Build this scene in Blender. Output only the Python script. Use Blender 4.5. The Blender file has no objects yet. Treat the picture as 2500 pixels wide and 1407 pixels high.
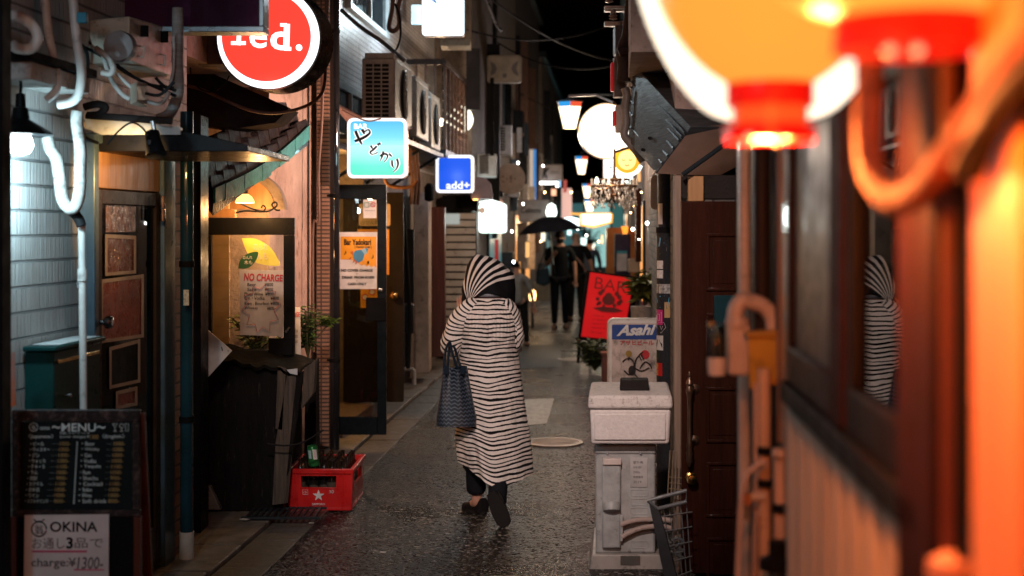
import bpy, math, random
from mathutils import Vector, Matrix
random.seed(7)
S = bpy.context.scene
COL = S.collection
PI = math.pi
# ---------------------------------------------------------------- camera, world, exposure, key lamps
F, CX, HY, CH = 3472.2, 1250.0, 555.0, 1.7        # focal length and horizon in photo pixels, eye height
cam = bpy.data.cameras.new('camera'); camo = bpy.data.objects.new('camera', cam); COL.objects.link(camo)
S.camera = camo
cam.lens = 50; cam.sensor_width = 36; cam.shift_y = (HY - 703.5) / 2500
cam.clip_start = 0.05; cam.clip_end = 600
camo.location = (0, 0, CH); camo.rotation_euler = (PI / 2, 0, 0)
cam.dof.use_dof = True; cam.dof.focus_distance = 8.0; cam.dof.aperture_fstop = 2.2
w = bpy.data.worlds.new('World'); S.world = w; w.use_nodes = True
nt = w.node_tree; bg = nt.nodes['Background']
sky = nt.nodes.new('ShaderNodeTexSky'); sky.sky_type = 'NISHITA'; sky.sun_disc = False
sky.sun_elevation = math.radians(-4); sky.sun_rotation = math.radians(200)
nt.links.new(sky.outputs[0], bg.inputs[0]); bg.inputs[1].default_value = 0.12
S.view_settings.view_transform = 'Standard'; S.view_settings.look = 'None'
S.view_settings.exposure = 0.12; S.view_settings.gamma = 1.0
try:
    cy = S.cycles
    cy.use_denoising = True; cy.max_bounces = 6; cy.diffuse_bounces = 3; cy.glossy_bounces = 4
    cy.transparent_max_bounces = 10; cy.transmission_bounces = 4
    cy.sample_clamp_indirect = 4.0; cy.sample_clamp_direct = 0.0; cy.caustics_reflective = False; cy.caustics_refractive = False
except Exception:
    pass

def lamp(kind, loc, power, color, size=0.05, aim=None, angle=None, blend=0.4):
    l = bpy.data.lights.new(kind.lower() + '_lamp', kind); l.energy = power; l.color = color
    if kind in ('POINT', 'SPOT'): l.shadow_soft_size = size
    if kind == 'AREA': l.size = size
    o = bpy.data.objects.new('lamp_light', l); COL.objects.link(o); o.location = loc
    if aim is not None: o.rotation_euler = (Vector(aim) - Vector(loc)).to_track_quat('-Z', 'Y').to_euler()
    if angle: l.spot_size = math.radians(angle); l.spot_blend = blend
    return o
PINK = (1.0, .77, .68); WARM = (1.0, .5, .17); COOL = (.5, .86, 1.0); ORANGE = (1.0, .27, .05)
# unseen fill lamps added above and around the camera to light the alley
lamp('SPOT', (-.45, 1.9, 4.3), 1050, PINK, .10, aim=(.12, 8.1, 1.05), angle=34, blend=.8)
lamp('SPOT', (.1, -3.0, 3.6), 120, PINK, .15, aim=(-.6, 11, 2.6), angle=30, blend=1)
lamp('POINT', (-.85, .6, 3.0), 50, (1.0, .78, .68), .12)
lamp('SPOT', (-1.3, 1.2, 2.9), 75, (.42, .80, 1.0), .12, aim=(-1.75, 5.6, 1.2), angle=52, blend=.8)

# ---------------------------------------------------------------- pixel to place helpers
def W(px, py, Y): return Vector(((px - CX) * Y / F, Y, CH - (py - HY) * Y / F))
SL = .072
LX, RX = 2.27, .37
def PL(px, py, off=0.0):                            # on the left house line
    Y = F * (LX - off) / (1500 - px); return W(px, py, Y)
def PR(px, py, off=0.0):                            # on the right house line
    Y = F * (RX - off) / (px - 1500); return W(px, py, Y)
def L(Y, off, z): return Vector((-LX + SL * Y + off, Y, z))
def R(Y, off, z): return Vector((RX + SL * Y - off, Y, z))

# ---------------------------------------------------------------- mesh builder
class MB:
    def __init__(s): s.v = []; s.f = []; s.uv = []
    def add(s, vs, fs, uvs=None):
        b = len(s.v); s.v += [tuple(x) for x in vs]; s.f += [tuple(i + b for i in f) for f in fs]
        s.uv += (list(uvs) if uvs is not None else [(0, 0)] * len(vs)); return s
    def hexa(s, p):                                 # 4 bottom (ccw) then 4 top
        return s.add(p, [(3, 2, 1, 0), (4, 5, 6, 7), (0, 1, 5, 4), (1, 2, 6, 5), (2, 3, 7, 6), (3, 0, 4, 7)])
    def box(s, x0, x1, y0, y1, z0, z1):
        return s.hexa([(x0, y0, z0), (x1, y0, z0), (x1, y1, z0), (x0, y1, z0), (x0, y0, z1), (x1, y0, z1), (x1, y1, z1), (x0, y1, z1)])
    def wbox(s, side, Y0, Y1, o0, o1, z0, z1):      # a box lying along the left or right house line
        P = L if side == 'L' else R
        return s.hexa([P(Y0, o0, z0), P(Y0, o1, z0), P(Y1, o1, z0), P(Y1, o0, z0), P(Y0, o0, z1), P(Y0, o1, z1), P(Y1, o1, z1), P(Y1, o0, z1)])
    def fbox(s, x0, x1, y0, y1, Y, d):              # box whose near face spans photo pixels at distance Y
        a = W(x0, y1, Y); b = W(x1, y0, Y); return s.box(a.x, b.x, Y, Y + d, a.z, b.z)
    def prism(s, pts, ext):
        pts = [Vector(p) for p in pts]; e = Vector(ext); n = len(pts)
        fs = [tuple(range(n)), tuple(range(2 * n - 1, n - 1, -1))] + [(i, i + n, (i + 1) % n + n, (i + 1) % n) for i in range(n)]
        return s.add(pts + [p + e for p in pts], fs)
    def poly(s, pts): return s.add(pts, [tuple(range(len(pts)))], None)
    def quad(s, q): return s.add(q, [(0, 1, 2, 3)], [(0, 0), (1, 0), (1, 1), (0, 1)])
    def tube(s, pts, r, n=10, cap=True):
        pts = [Vector(p) for p in pts]; m = len(pts); rs = r if isinstance(r, (list, tuple)) else [r] * m
        vs = []; uvs = []; up = Vector((.03, .12, 1)).normalized(); a = None; ln = 0
        for i in range(m):
            t = (pts[min(i + 1, m - 1)] - pts[max(i - 1, 0)]).normalized()
            if a is None:
                a = t.cross(up)
                if a.length < 1e-3: a = t.cross(Vector((1, 0, 0)))
            a = (a - t * a.dot(t)).normalized(); b = t.cross(a)
            if i: ln += (pts[i] - pts[i - 1]).length
            for k in range(n):
                an = 2 * PI * k / n; vs.append(pts[i] + (a * math.cos(an) + b * math.sin(an)) * rs[i]); uvs.append((k / n, ln))
        fs = [(i * n + k, i * n + (k + 1) % n, (i + 1) * n + (k + 1) % n, (i + 1) * n + k) for i in range(m - 1) for k in range(n)]
        if cap: fs += [tuple(range(n - 1, -1, -1)), tuple(range((m - 1) * n, m * n))]
        return s.add(vs, fs, uvs)
    def lathe(s, c, prof, n=20, axis=(0, 0, 1), squash=1.0):
        c = Vector(c); ax = Vector(axis).normalized(); u = ax.orthogonal().normalized(); v = ax.cross(u); m = len(prof)
        vs = [c + ax * h + (u * math.cos(2 * PI * k / n) + v * math.sin(2 * PI * k / n) * squash) * r for r, h in prof for k in range(n)]
        fs = [(i * n + k, i * n + (k + 1) % n, (i + 1) * n + (k + 1) % n, (i + 1) * n + k) for i in range(m - 1) for k in range(n)]
        fs += [tuple(range(n - 1, -1, -1)), tuple(range((m - 1) * n, m * n))]
        return s.add(vs, fs)
    def cyl(s, a, b, r, n=14): return s.tube([a, b], r, n)
    def grid(s, fn, nu, nv, uv=None, closed=False):
        vs = []; uvs = []
        for j in range(nv + 1):
            for i in range(nu + (0 if closed else 1)):
                u, v = i / nu, j / nv; vs.append(fn(u, v)); uvs.append(uv(u, v) if uv else (u, v))
        k = nu if closed else nu + 1
        fs = [(j * k + i, j * k + (i + 1) % k, (j + 1) * k + (i + 1) % k, (j + 1) * k + i) for j in range(nv) for i in range(nu)]
        return s.add(vs, fs, uvs)
    def sh(s, Y0, k=.075):
        s.v = [(x + k * (y - Y0), y, z) for x, y, z in s.v]; return s
    def build(s, name, mat, parent=None, bevel=0, ang=35, smooth=True, uv=False, segs=2):
        m = bpy.data.meshes.new(name); m.from_pydata(s.v, [], s.f); m.validate(verbose=False)
        if uv:
            ul = m.uv_layers.new(name='UVMap'); idx = [0] * len(m.loops); m.loops.foreach_get('vertex_index', idx)
            fl = []
            for i in idx: fl += s.uv[i]
            ul.data.foreach_set('uv', fl)
        import bmesh
        bm = bmesh.new(); bm.from_mesh(m); bmesh.ops.recalc_face_normals(bm, faces=bm.faces); bm.to_mesh(m); bm.free()
        m.materials.append(mat)
        if smooth:
            m.polygons.foreach_set('use_smooth', [True] * len(m.polygons)); m.set_sharp_from_angle(angle=math.radians(ang))
        o = bpy.data.objects.new(name, m); COL.objects.link(o)
        if parent is not None: child(o, parent)
        if bevel:
            b = o.modifiers.new('bevel', 'BEVEL'); b.width = bevel; b.segments = segs; b.limit_method = 'ANGLE'; b.angle_limit = math.radians(40); b.harden_normals = False
        return o

def root_of(p):
    M = Matrix.Identity(4); q = p
    chain = []
    while q is not None: chain.append(q); q = q.parent
    for q in reversed(chain): M = M @ q.matrix_parent_inverse @ q.matrix_basis if q.parent else M @ q.matrix_basis
    return M
def child(o, p):
    o.parent = p; o.matrix_parent_inverse = root_of(p).inverted(); return o
def tag(o, label=None, cat=None, group=None, kind=None):
    if label: o['label'] = label
    if cat: o['category'] = cat
    if group: o['group'] = group
    if kind: o['kind'] = kind
    return o
def thing(name, label, cat, loc=(0, 0, 0), group=None):
    o = bpy.data.objects.new(name, None); COL.objects.link(o); o.location = loc; o.empty_display_size = .1
    return tag(o, label, cat, group)
def struct(o): o['kind'] = 'structure'; return o
def lbl(o, t): o['label'] = t; return o
def copy_tree(o, shift, parent=None):
    c = o.copy(); COL.objects.link(c)
    if parent is not None: c.parent = parent; c.matrix_parent_inverse = o.matrix_parent_inverse.copy()
    else: c.location = Vector(o.location) + Vector(shift)
    for ch in list(o.children): copy_tree(ch, shift, c)
    return c

def sm(pts, n=6):                                   # smooth polyline
    pts = [Vector(p) for p in pts]; out = []
    for i in range(len(pts) - 1):
        p0 = pts[max(i - 1, 0)]; p1 = pts[i]; p2 = pts[i + 1]; p3 = pts[min(i + 2, len(pts) - 1)]
        for k in range(n):
            t = k / n
            out.append(.5 * ((2 * p1) + (p2 - p0) * t + (2 * p0 - 5 * p1 + 4 * p2 - p3) * t * t + (3 * p1 - p0 - 3 * p2 + p3) * t ** 3))
    return out + [pts[-1]]
def wp(pts, Y): return [W(p[0], p[1], p[2] if len(p) > 2 else Y) for p in pts]
def rrect(x0, x1, y0, y1, Y, r, n=5):               # rounded rectangle in photo pixels at distance Y
    out = []
    for cx, cy, a0 in ((x1 - r, y0 + r, 0), (x0 + r, y0 + r, 90), (x0 + r, y1 - r, 180), (x1 - r, y1 - r, 270)):
        for k in range(n + 1):
            a = math.radians(a0 + 90 * k / n); out.append(W(cx + r * math.cos(a), cy - r * math.sin(a), Y))
    return out
def circ(cx, cy, r, Y, n=40, ry=None):
    ry = ry or r
    return [W(cx + r * math.cos(2 * PI * k / n), cy - ry * math.sin(2 * PI * k / n), Y) for k in range(n)]
def q(x0, y0, x1, y1, Y): return [W(x0, y1, Y), W(x1, y1, Y), W(x1, y0, Y), W(x0, y0, Y)]
def qp(bl, br, tr, tl, Y): return [W(*bl, Y), W(*br, Y), W(*tr, Y), W(*tl, Y)]
def qL(x0, x1, ytl, ybl, ytr, ybr, off): return [PL(x0, ybl, off), PL(x1, ybr, off), PL(x1, ytr, off), PL(x0, ytl, off)]

def text(body, quad, mat, parent, name='lettering', bold=0.0, shear=0.0, group=None):
    cu = bpy.data.curves.new('t', 'FONT'); cu.body = body; cu.offset = bold; cu.shear = shear; cu.resolution_u = 3
    o = bpy.data.objects.new('t', cu); COL.objects.link(o)
    dg = bpy.context.evaluated_depsgraph_get()
    m = bpy.data.meshes.new_from_object(o.evaluated_get(dg)); bpy.data.objects.remove(o); bpy.data.curves.remove(cu)
    xs = [v.co.x for v in m.vertices]; ys = [v.co.y for v in m.vertices]
    if not xs: return None
    x0, x1, y0, y1 = min(xs), max(xs), min(ys), max(ys)
    bl, br, tr, tl = [Vector(p) for p in quad]
    for v in m.vertices:
        u = (v.co.x - x0) / max(x1 - x0, 1e-6); t = (v.co.y - y0) / max(y1 - y0, 1e-6)
        v.co = (bl * (1 - u) + br * u) * (1 - t) + (tl * (1 - u) + tr * u) * t
    m.name = name; m.materials.clear(); m.materials.append(mat)
    o = bpy.data.objects.new(name, m); COL.objects.link(o)
    if parent is not None: child(o, parent)
    return o

# ---------------------------------------------------------------- materials
def _m(name):
    m = bpy.data.materials.new(name); m.use_nodes = True; n = m.node_tree
    return m, n, n.nodes['Principled BSDF']
def coords(n, axis=None, scale=None):
    tc = n.nodes.new('ShaderNodeTexCoord'); out = tc.outputs['Object']
    if axis:
        sp = n.nodes.new('ShaderNodeSeparateXYZ'); cb = n.nodes.new('ShaderNodeCombineXYZ'); n.links.new(out, sp.inputs[0])
        n.links.new(sp.outputs[axis[0]], cb.inputs[0]); n.links.new(sp.outputs[axis[1]], cb.inputs[1]); out = cb.outputs[0]
    if scale:
        mp = n.nodes.new('ShaderNodeMapping'); n.links.new(out, mp.inputs[0]); mp.inputs['Scale'].default_value = scale; out = mp.outputs[0]
    return out
def noise(n, vec, scale, detail=4, rough=.6):
    x = n.nodes.new('ShaderNodeTexNoise'); x.inputs['Scale'].default_value = scale; x.inputs['Detail'].default_value = detail; x.inputs['Roughness'].default_value = rough
    n.links.new(vec, x.inputs['Vector']); return x.outputs['Fac']
def ramp(n, fac, stops):
    r = n.nodes.new('ShaderNodeValToRGB'); n.links.new(fac, r.inputs[0]); e = r.color_ramp.elements
    while len(e) < len(stops): e.new(.5)
    for k, (p, c) in enumerate(stops):
        e[k].position = p; e[k].color = (c if isinstance(c, (tuple, list)) and len(c) == 4 else (*c, 1)) if isinstance(c, (tuple, list)) else (c, c, c, 1)
    return r.outputs[0]
def mixc(n, fac, a, b, mode='MIX'):
    x = n.nodes.new('ShaderNodeMix'); x.data_type = 'RGBA'; x.blend_type = mode
    for val, idx in ((fac, 0), (a, 6), (b, 7)):
        if isinstance(val, (int, float)): x.inputs[idx].default_value = val
        elif isinstance(val, (tuple, list)): x.inputs[idx].default_value = (*val, 1)
        else: n.links.new(val, x.inputs[idx])
    return x.outputs[2]
def math_(n, op, a, b=None, c=None):
    x = n.nodes.new('ShaderNodeMath'); x.operation = op
    for i, val in enumerate((a, b, c)):
        if val is None: continue
        if isinstance(val, (int, float)): x.inputs[i].default_value = val
        else: n.links.new(val, x.inputs[i])
    return x.outputs[0]
def bump(n, p, h, strength, dist=.01, prev=None):
    b = n.nodes.new('ShaderNodeBump'); b.inputs['Strength'].default_value = strength; b.inputs['Distance'].default_value = dist
    n.links.new(h, b.inputs['Height'])
    if prev is not None: n.links.new(prev, b.inputs['Normal'])
    n.links.new(b.outputs[0], p.inputs['Normal']); return b.outputs[0]
def M(name, c, rough=.6, metal=0.0, c2=None, ns=6.0, bs=0.0, bsc=80.0, dirt=0.0, dirtc=(.03, .022, .018), coat=0.0, stretch=None, spec=None):
    """plain stuff: two tones, fine bump, patches of dirt"""
    m, n, p = _m(name); v = coords(n, None, stretch)
    f = noise(n, v, ns)
    c2 = c2 or tuple(x * .72 for x in c)
    if spec is None: spec = .06 if max(c) < .075 else .45
    col = mixc(n, ramp(n, f, [(.35, 0.0), (.65, 1.0)]), c, c2)
    if dirt:
        d = ramp(n, noise(n, v, ns * 2.3, 8, .75), [(.62 - dirt * .25, 0.0), (.70, 1.0)])
        col = mixc(n, math_(n, 'MULTIPLY', d, min(1, .45 + dirt)), col, dirtc)
    n.links.new(col, p.inputs['Base Color'])
    n.links.new(ramp(n, noise(n, v, ns * 3), [(.3, max(0, rough - .12)), (.7, min(1, rough + .12))]), p.inputs['Roughness'])
    p.inputs['Metallic'].default_value = metal; p.inputs['Coat Weight'].default_value = coat; p.inputs['Specular IOR Level'].default_value = spec
    if bs: bump(n, p, noise(n, v, bsc, 6, .65), bs, .01)
    return m
def EM(name, c, s, base=None):
    m, n, p = _m(name); p.inputs['Base Color'].default_value = (*(base or tuple(x * .2 for x in c)), 1); p.inputs['Roughness'].default_value = .3; p.inputs['Specular IOR Level'].default_value = .3
    p.inputs['Emission Color'].default_value = (*c, 1); p.inputs['Emission Strength'].default_value = s
    return m
def TILE(name, axis, c, c2, mortar, bw, bh, ms=.006, rough=.5, bs=.6, off=.5, ridges=0.0, dirt=.3, spec=.5):
    m, n, p = _m(name); v = coords(n, axis)
    b = n.nodes.new('ShaderNodeTexBrick'); n.links.new(v, b.inputs['Vector']); b.offset = off
    b.inputs['Scale'].default_value = 1; b.inputs['Brick Width'].default_value = bw; b.inputs['Row Height'].default_value = bh; b.inputs['Mortar Size'].default_value = ms
    b.inputs['Mortar Smooth'].default_value = .2
    b.inputs['Color1'].default_value = (*c, 1); b.inputs['Color2'].default_value = (*c2, 1); b.inputs['Mortar'].default_value = (*mortar, 1)
    d = ramp(n, noise(n, v, 2.2, 7, .7), [(.45, 0.0), (.75, 1.0)])
    col = mixc(n, math_(n, 'MULTIPLY', d, dirt), b.outputs['Color'], tuple(x * .25 for x in c))
    n.links.new(col, p.inputs['Base Color'])
    n.links.new(ramp(n, noise(n, v, 9), [(.3, rough - .1), (.7, rough + .15)]), p.inputs['Roughness'])
    h = math_(n, 'SUBTRACT', 1.0, b.outputs['Fac'])
    if ridges:
        for (rw, rh, amt) in ((ridges, bh, 1.3), (ridges * 1.9, bh, .9)):
            r2 = n.nodes.new('ShaderNodeTexBrick'); n.links.new(v, r2.inputs['Vector']); r2.offset = .37; r2.offset_frequency = 3; r2.squash = .7; r2.squash_frequency = 2
            r2.inputs['Scale'].default_value = 1; r2.inputs['Brick Width'].default_value = rw; r2.inputs['Row Height'].default_value = rh; r2.inputs['Mortar Size'].default_value = .0055; r2.inputs['Mortar Smooth'].default_value = .6
            r2.inputs['Color1'].default_value = (0, 0, 0, 1); r2.inputs['Color2'].default_value = (1, 1, 1, 1); r2.inputs['Mortar'].default_value = (0, 0, 0, 1)
            h = math_(n, 'ADD', h, math_(n, 'MULTIPLY', r2.outputs['Color'], amt))
    nn = bump(n, p, h, bs, .012)
    bump(n, p, noise(n, v, 120, 5), .25, .004, nn)
    p.inputs['Specular IOR Level'].default_value = spec
    return m
def GLASS(name, tint=(.9, .95, .95), fmin=.05):
    m = bpy.data.materials.new(name); m.use_nodes = True; n = m.node_tree; n.nodes.remove(n.nodes['Principled BSDF'])
    out = n.nodes['Material Output']; t = n.nodes.new('ShaderNodeBsdfTransparent'); t.inputs[0].default_value = (*tint, 1)
    g = n.nodes.new('ShaderNodeBsdfGlossy'); g.inputs['Roughness'].default_value = .015
    fr = n.nodes.new('ShaderNodeFresnel'); fr.inputs[0].default_value = 1.5
    mx = n.nodes.new('ShaderNodeMixShader'); n.links.new(math_(n, 'MAXIMUM', fr.outputs[0], fmin), mx.inputs[0])
    n.links.new(t.outputs[0], mx.inputs[1]); n.links.new(g.outputs[0], mx.inputs[2]); n.links.new(mx.outputs[0], out.inputs[0])
    return m
def GRAD(name, z0, z1, stops, s):                    # a printed colour fade on a lit acrylic panel
    m, n, p = _m(name); tc = n.nodes.new('ShaderNodeTexCoord'); sp = n.nodes.new('ShaderNodeSeparateXYZ'); n.links.new(tc.outputs['Object'], sp.inputs[0])
    t = math_(n, 'DIVIDE', math_(n, 'SUBTRACT', sp.outputs[2], z0), z1 - z0)
    c = ramp(n, t, stops); p.inputs['Base Color'].default_value = (.05, .08, .09, 1); n.links.new(c, p.inputs['Emission Color']); p.inputs['Emission Strength'].default_value = s
    return m
# ---------------------------------------------------------------- shared materials
black = M('black_paint', (.006, .0065, .008), .35, c2=(.009, .009, .010), bs=.03)
blackmatt = M('dull_black', (.007, .007, .008), .7, bs=.1)
steel = M('steel', (.45, .47, .5), .3, 1.0)
darksteel = M('dark_steel', (.04, .05, .06), .4, .6, dirt=.2)
bluealu = M('anodised_frame', (.05, .085, .11), .38, .25)
chrome = M('chrome', (.8, .8, .82), .12, 1.0)
brass = M('brass', (.75, .48, .16), .2, 1.0)
bronze = M('bronze', (.16, .09, .06), .35, .8)
pvc = M('grey_white_plastic', (.62, .6, .57), .45, dirt=.25, bs=.1)
pvcdirty = M('weathered_plastic', (.52, .49, .46), .5, dirt=.45, bs=.1)
beige = M('beige_metal', (.55, .47, .38), .45, dirt=.25)
acwhite = M('outdoor_unit_paint', (.40, .40, .40), .45, dirt=.14, ns=14, bs=.06)
rubber = M('black_rubber', (.014, .014, .015), .55, bs=.15)
cablebrown = M('brown_cable', (.16, .09, .07), .5)
white = M('white_paper', (.72, .71, .70), .55)
redink = M('red_ink', (.55, .02, .03), .6); blackink = M('black_ink', (.015, .015, .017), .6)
greyink = M('grey_ink', (.16, .15, .16), .6); pinkink = M('pink_ink', (.6, .12, .22), .6)
whiteink = M('white_ink', (.85, .85, .85), .5)
wood_dk = M('dark_brown_wood', (.034, .010, .006), .28, c2=(.022, .007, .0045), stretch=(9, 9, .6), ns=3, bs=.06, bsc=12, coat=.25)
wood_red = M('red_brown_wood', (.10, .025, .015), .4, c2=(.05, .012, .008), stretch=(8, 8, .7), ns=4, bs=.2, bsc=20)
wood_tan = M('tan_wood', (.42, .22, .09), .45, c2=(.30, .15, .06), stretch=(6, 6, .6), ns=4)
wood_old = M('weathered_wood', (.075, .058, .046), .75, c2=(.03, .024, .02), stretch=(10, 10, .7), ns=5, bs=.7, bsc=14, dirt=.4)
glass = GLASS('window_glass'); glassdark = GLASS('smoked_glass', (.62, .64, .65), .06)

# ---------------------------------------------------------------- ground
def asphalt():
    m, n, p = _m('wet_asphalt'); v = coords(n)
    vo = n.nodes.new('ShaderNodeTexVoronoi'); n.links.new(v, vo.inputs['Vector']); vo.inputs['Scale'].default_value = 62
    sc_ = n.nodes.new('ShaderNodeSeparateColor'); n.links.new(vo.outputs['Color'], sc_.inputs[0]); big = noise(n, v, 1.3, 5, .6); fine = noise(n, v, 60, 6, .7)
    stone = ramp(n, sc_.outputs[0], [(.40, (.0012, .0012, .0015)), (.78, (.004, .0039, .0039)), (.85, (.03, .028, .027)), (.93, (.40, .37, .35))])
    col = mixc(n, ramp(n, big, [(.35, 0.0), (.7, .6)]), stone, (.010, .010, .011))
    n.links.new(col, p.inputs['Base Color'])
    wet = ramp(n, noise(n, v, 1.1, 3, .5), [(.30, .40), (.75, .20)])
    sp_ = ramp(n, sc_.outputs[0], [(.72, 1.0), (.78, .28)])
    n.links.new(math_(n, 'MULTIPLY', wet, sp_), p.inputs['Roughness'])
    h = math_(n, 'ADD', math_(n, 'MULTIPLY', math_(n, 'SUBTRACT', 1.0, vo.outputs['Distance']), 1.0), math_(n, 'MULTIPLY', fine, .6))
    bump(n, p, h, 1.0, .016)
    p.inputs['Specular IOR Level'].default_value = .2
    return m
ASPH = asphalt()
struct(MB().grid(lambda u, v: ((u - .5) * 160, -20 + v * 240, 0.0), 2, 2).build('road', ASPH, smooth=False))
concrete = M('worn_concrete', (.17, .15, .135), .6, c2=(.09, .082, .075), ns=5, bs=.5, bsc=70, dirt=.35)
kb = MB(); rr = random.Random(3)
Y = 4.0
while Y < 46:
    ln = .58; o1 = .30 + rr.uniform(-.01, .012)
    kb.wbox('L', Y, Y + ln - .012, -.05 if Y < 7.6 or Y > 12.9 else -.3, o1, -.05, .035 + rr.uniform(-.006, .006)); Y += ln
struct(kb.build('kerb', concrete, bevel=.008))
gt = MB(); Y = 6.5
while Y < 40:
    gt.wbox('L', Y, Y + .585, .315, .56, -.03, .010 + rr.uniform(-.003, .003)); Y += .6
struct(gt.build('gutter', M('gutter_concrete', (.085, .078, .07), .5, ns=7, bs=.6, bsc=60, dirt=.4), bevel=.004))

def manhole(cx, cy, Y, r, label):
    mt = M('manhole_rim', (.46, .39, .33), .4, .0, bs=.4, bsc=40)
    t = thing('manhole_cover', label, 'manhole cover', (cx, Y, 0), 'manhole covers in the alley')
    MB().lathe((cx, Y, .003), [(r * .86, 0), (r * .86, .009), (r, .009), (r, 0)], 40).build('rim', mt, t)
    d = MB().lathe((cx, Y, .002), [(.001, 0), (r * .84, 0), (r * .84, .006)] + [(r * (.80 - .07 * k / 2), .006 + .004 * (k % 2 == 0) ) for k in range(1, 20) if r * (.80 - .035 * k) > .02] + [(.001, .006)], 40)
    d.build('lid', M('manhole_iron', (.42, .36, .31), .45, .0, bs=.7, bsc=26), t)
manhole((1352 - CX) * 11.2 / F, 0, 11.2, .23, 'round pale rimmed manhole cover on wet asphalt beyond the striped coat')
manhole((1400 - CX) * 18.2 / F, 0, 18.2, .2, 'small round manhole cover before the red bar board')
patm = M('old_asphalt_patch', (.004, .004, .004), .5, c2=(.012, .011, .011), ns=85, bs=1.0, bsc=90, spec=.35)
for pts in ([(-.5, 17), (.6, 17.2), (.7, 20.6), (-.45, 20.2)],):
    struct(MB().add([(x, y, .004) for x, y in pts], [(0, 1, 2, 3)]).build('road_patch', patm, smooth=False))
struct(MB().add([(.10, 14.0, .004), (.42, 14.1, .004), (.30, 12.3, .004), (.14, 12.2, .004)], [(0, 1, 2, 3)]).build('road_marking', M('worn_white_road_paint', (.34, .31, .28), .55, dirt=.5, ns=9, bs=.3)))
lt = M('litter_paper', (.5, .48, .45), .7)
for (px, py, a, s, lb) in ((597, 1290, .1, .03, 'small white paper scrap on the kerb below the black cabinet'), (760, 1285, .8, .018, 'tiny torn paper scrap in the gutter before the red crate'), (935, 1357, .5, .02, 'pale crumpled scrap on bare asphalt at the bottom of the alley')):
    Yy = F * CH / (py - HY); c = W(px, py, Yy); z = .05 if px < 650 else .018
    pts = [(c.x + s * math.cos(a + k * PI / 2 + (.3 if k % 2 else 0)), c.y + s * .7 * math.sin(a + k * PI / 2), z) for k in range(4)]
    tag(MB().prism(pts, (0, 0, .002)).build('paper_scrap', lt), lb, 'litter')

# ---------------------------------------------------------------- left houses
siding = TILE('split_face_siding', (1, 2), (.50, .49, .47), (.47, .46, .45), (.24, .24, .24), 40, .098, .006, .5, 1.0, ridges=.032, dirt=.3)
h1 = thing('tiled_house', 'house clad in pale split stone tiles with a glass bar door', 'house', L(5, 0, 0))
MB().wbox('L', 1.5, 7.55, -4, 0, 0, 7).build('wall', siding, h1)
plaster = M('pink_plaster', (.50, .36, .30), .85, c2=(.34, .24, .20), ns=3, bs=1.0, bsc=38, dirt=.35, dirtc=(.09, .06, .05))
h2 = thing('plaster_house', 'pink rough plastered bar house with a tiled porch roof', 'house', L(9, 0, 0))
MB().wbox('L', 9.35, 11.25, -4, 0, 0, 7).build('wall', plaster, h2)
MB().wbox('L', 7.62, 9.347, -4, -.02, 2.62, 7).build('upper_wall', plaster, h2)
MB().wbox('L', 7.62, 9.347, -4, -.75, 0, 2.617).build('porch_wall', M('porch_boards', (.16, .09, .05), .6, stretch=(1, 8, .6), bs=.4), h2)
MB().prism(wp([(452, 168), (482, 163), (708, 264), (672, 300), (560, 316), (455, 300)], 8.55), (0, .35, 0)).build('eave_board', M('soot_black_board', (.016, .013, .013), .8, c2=(.03, .022, .022), bs=.6, bsc=50), h2)
smalltile = TILE('small_white_tiles', (1, 2), (.60, .60, .62), (.50, .50, .53), (.22, .22, .24), .10, .045, .005, .35, .6, dirt=.25)
h3 = thing('white_tiled_house', 'tall house faced in small white tiles behind the outdoor units', 'house', L(14, 0, 0))
MB().wbox('L', 11.3, 17.95, -4, .0, 2.35, 7.5).build('upper_wall', smalltile, h3)
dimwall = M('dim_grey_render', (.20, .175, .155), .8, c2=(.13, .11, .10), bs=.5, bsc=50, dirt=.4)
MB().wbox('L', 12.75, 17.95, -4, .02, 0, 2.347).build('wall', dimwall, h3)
MB().wbox('L', 11.3, 12.747, -4, -.8, 0, 2.347).build('entry_wall', M('amber_boards', (.45, .24, .09), .6, bs=.3), h3)
MB().wbox('L', 11.28, 12.74, -.8, .12, .0, .13).build('doorstep', M('worn_step', (.36, .26, .18), .6, bs=.6, dirt=.35), h3, bevel=.012)
MB().fbox(1010, 1047, 470, 912, 15.2, .5).build('pilaster', M('beige_render', (.42, .33, .27), .8, bs=.6, bsc=60, dirt=.3), h3, bevel=.01)

walls = [M('far_render_a', (.17, .14, .125), .8, bs=.4, dirt=.4), M('far_render_b', (.10, .09, .092), .8, bs=.4, dirt=.4), M('far_timber', (.12, .07, .05), .7, stretch=(2, 2, .5), bs=.4), M('far_render_c', (.20, .165, .15), .8, bs=.4, dirt=.4)]
def fhouse(side, Y0, Y1, off, z1, m, label, wins=()):
    P_ = L if side == 'L' else R
    h = thing('alley_house', label, 'house', P_((Y0 + Y1) / 2, 0, 0), 'houses deep in the alley')
    MB().wbox(side, Y0, Y1, -5, off, 0, z1).build('wall', m, h)
    MB().wbox(side, Y0 - .05, Y1 - .05, -5, off + .12, z1, z1 + .15).build('roof', darksteel, h)
    for (a, b, z0, zz, lit) in wins:
        f = MB().wbox(side, a, b, off - .01, off + .03, z0, zz).build('window', darksteel, h)
        MB().wbox(side, a + .06, b - .06, off + .031, off + .036, z0 + .06, zz - .06).build('pane', lit, f)
amberlit = EM('amber_lit_window', (1.0, .42, .12), .9); tealdim = EM('teal_lit_window', (.12, .35, .38), .35)
darkpane = M('dark_pane', (.02, .025, .03), .08)
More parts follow.
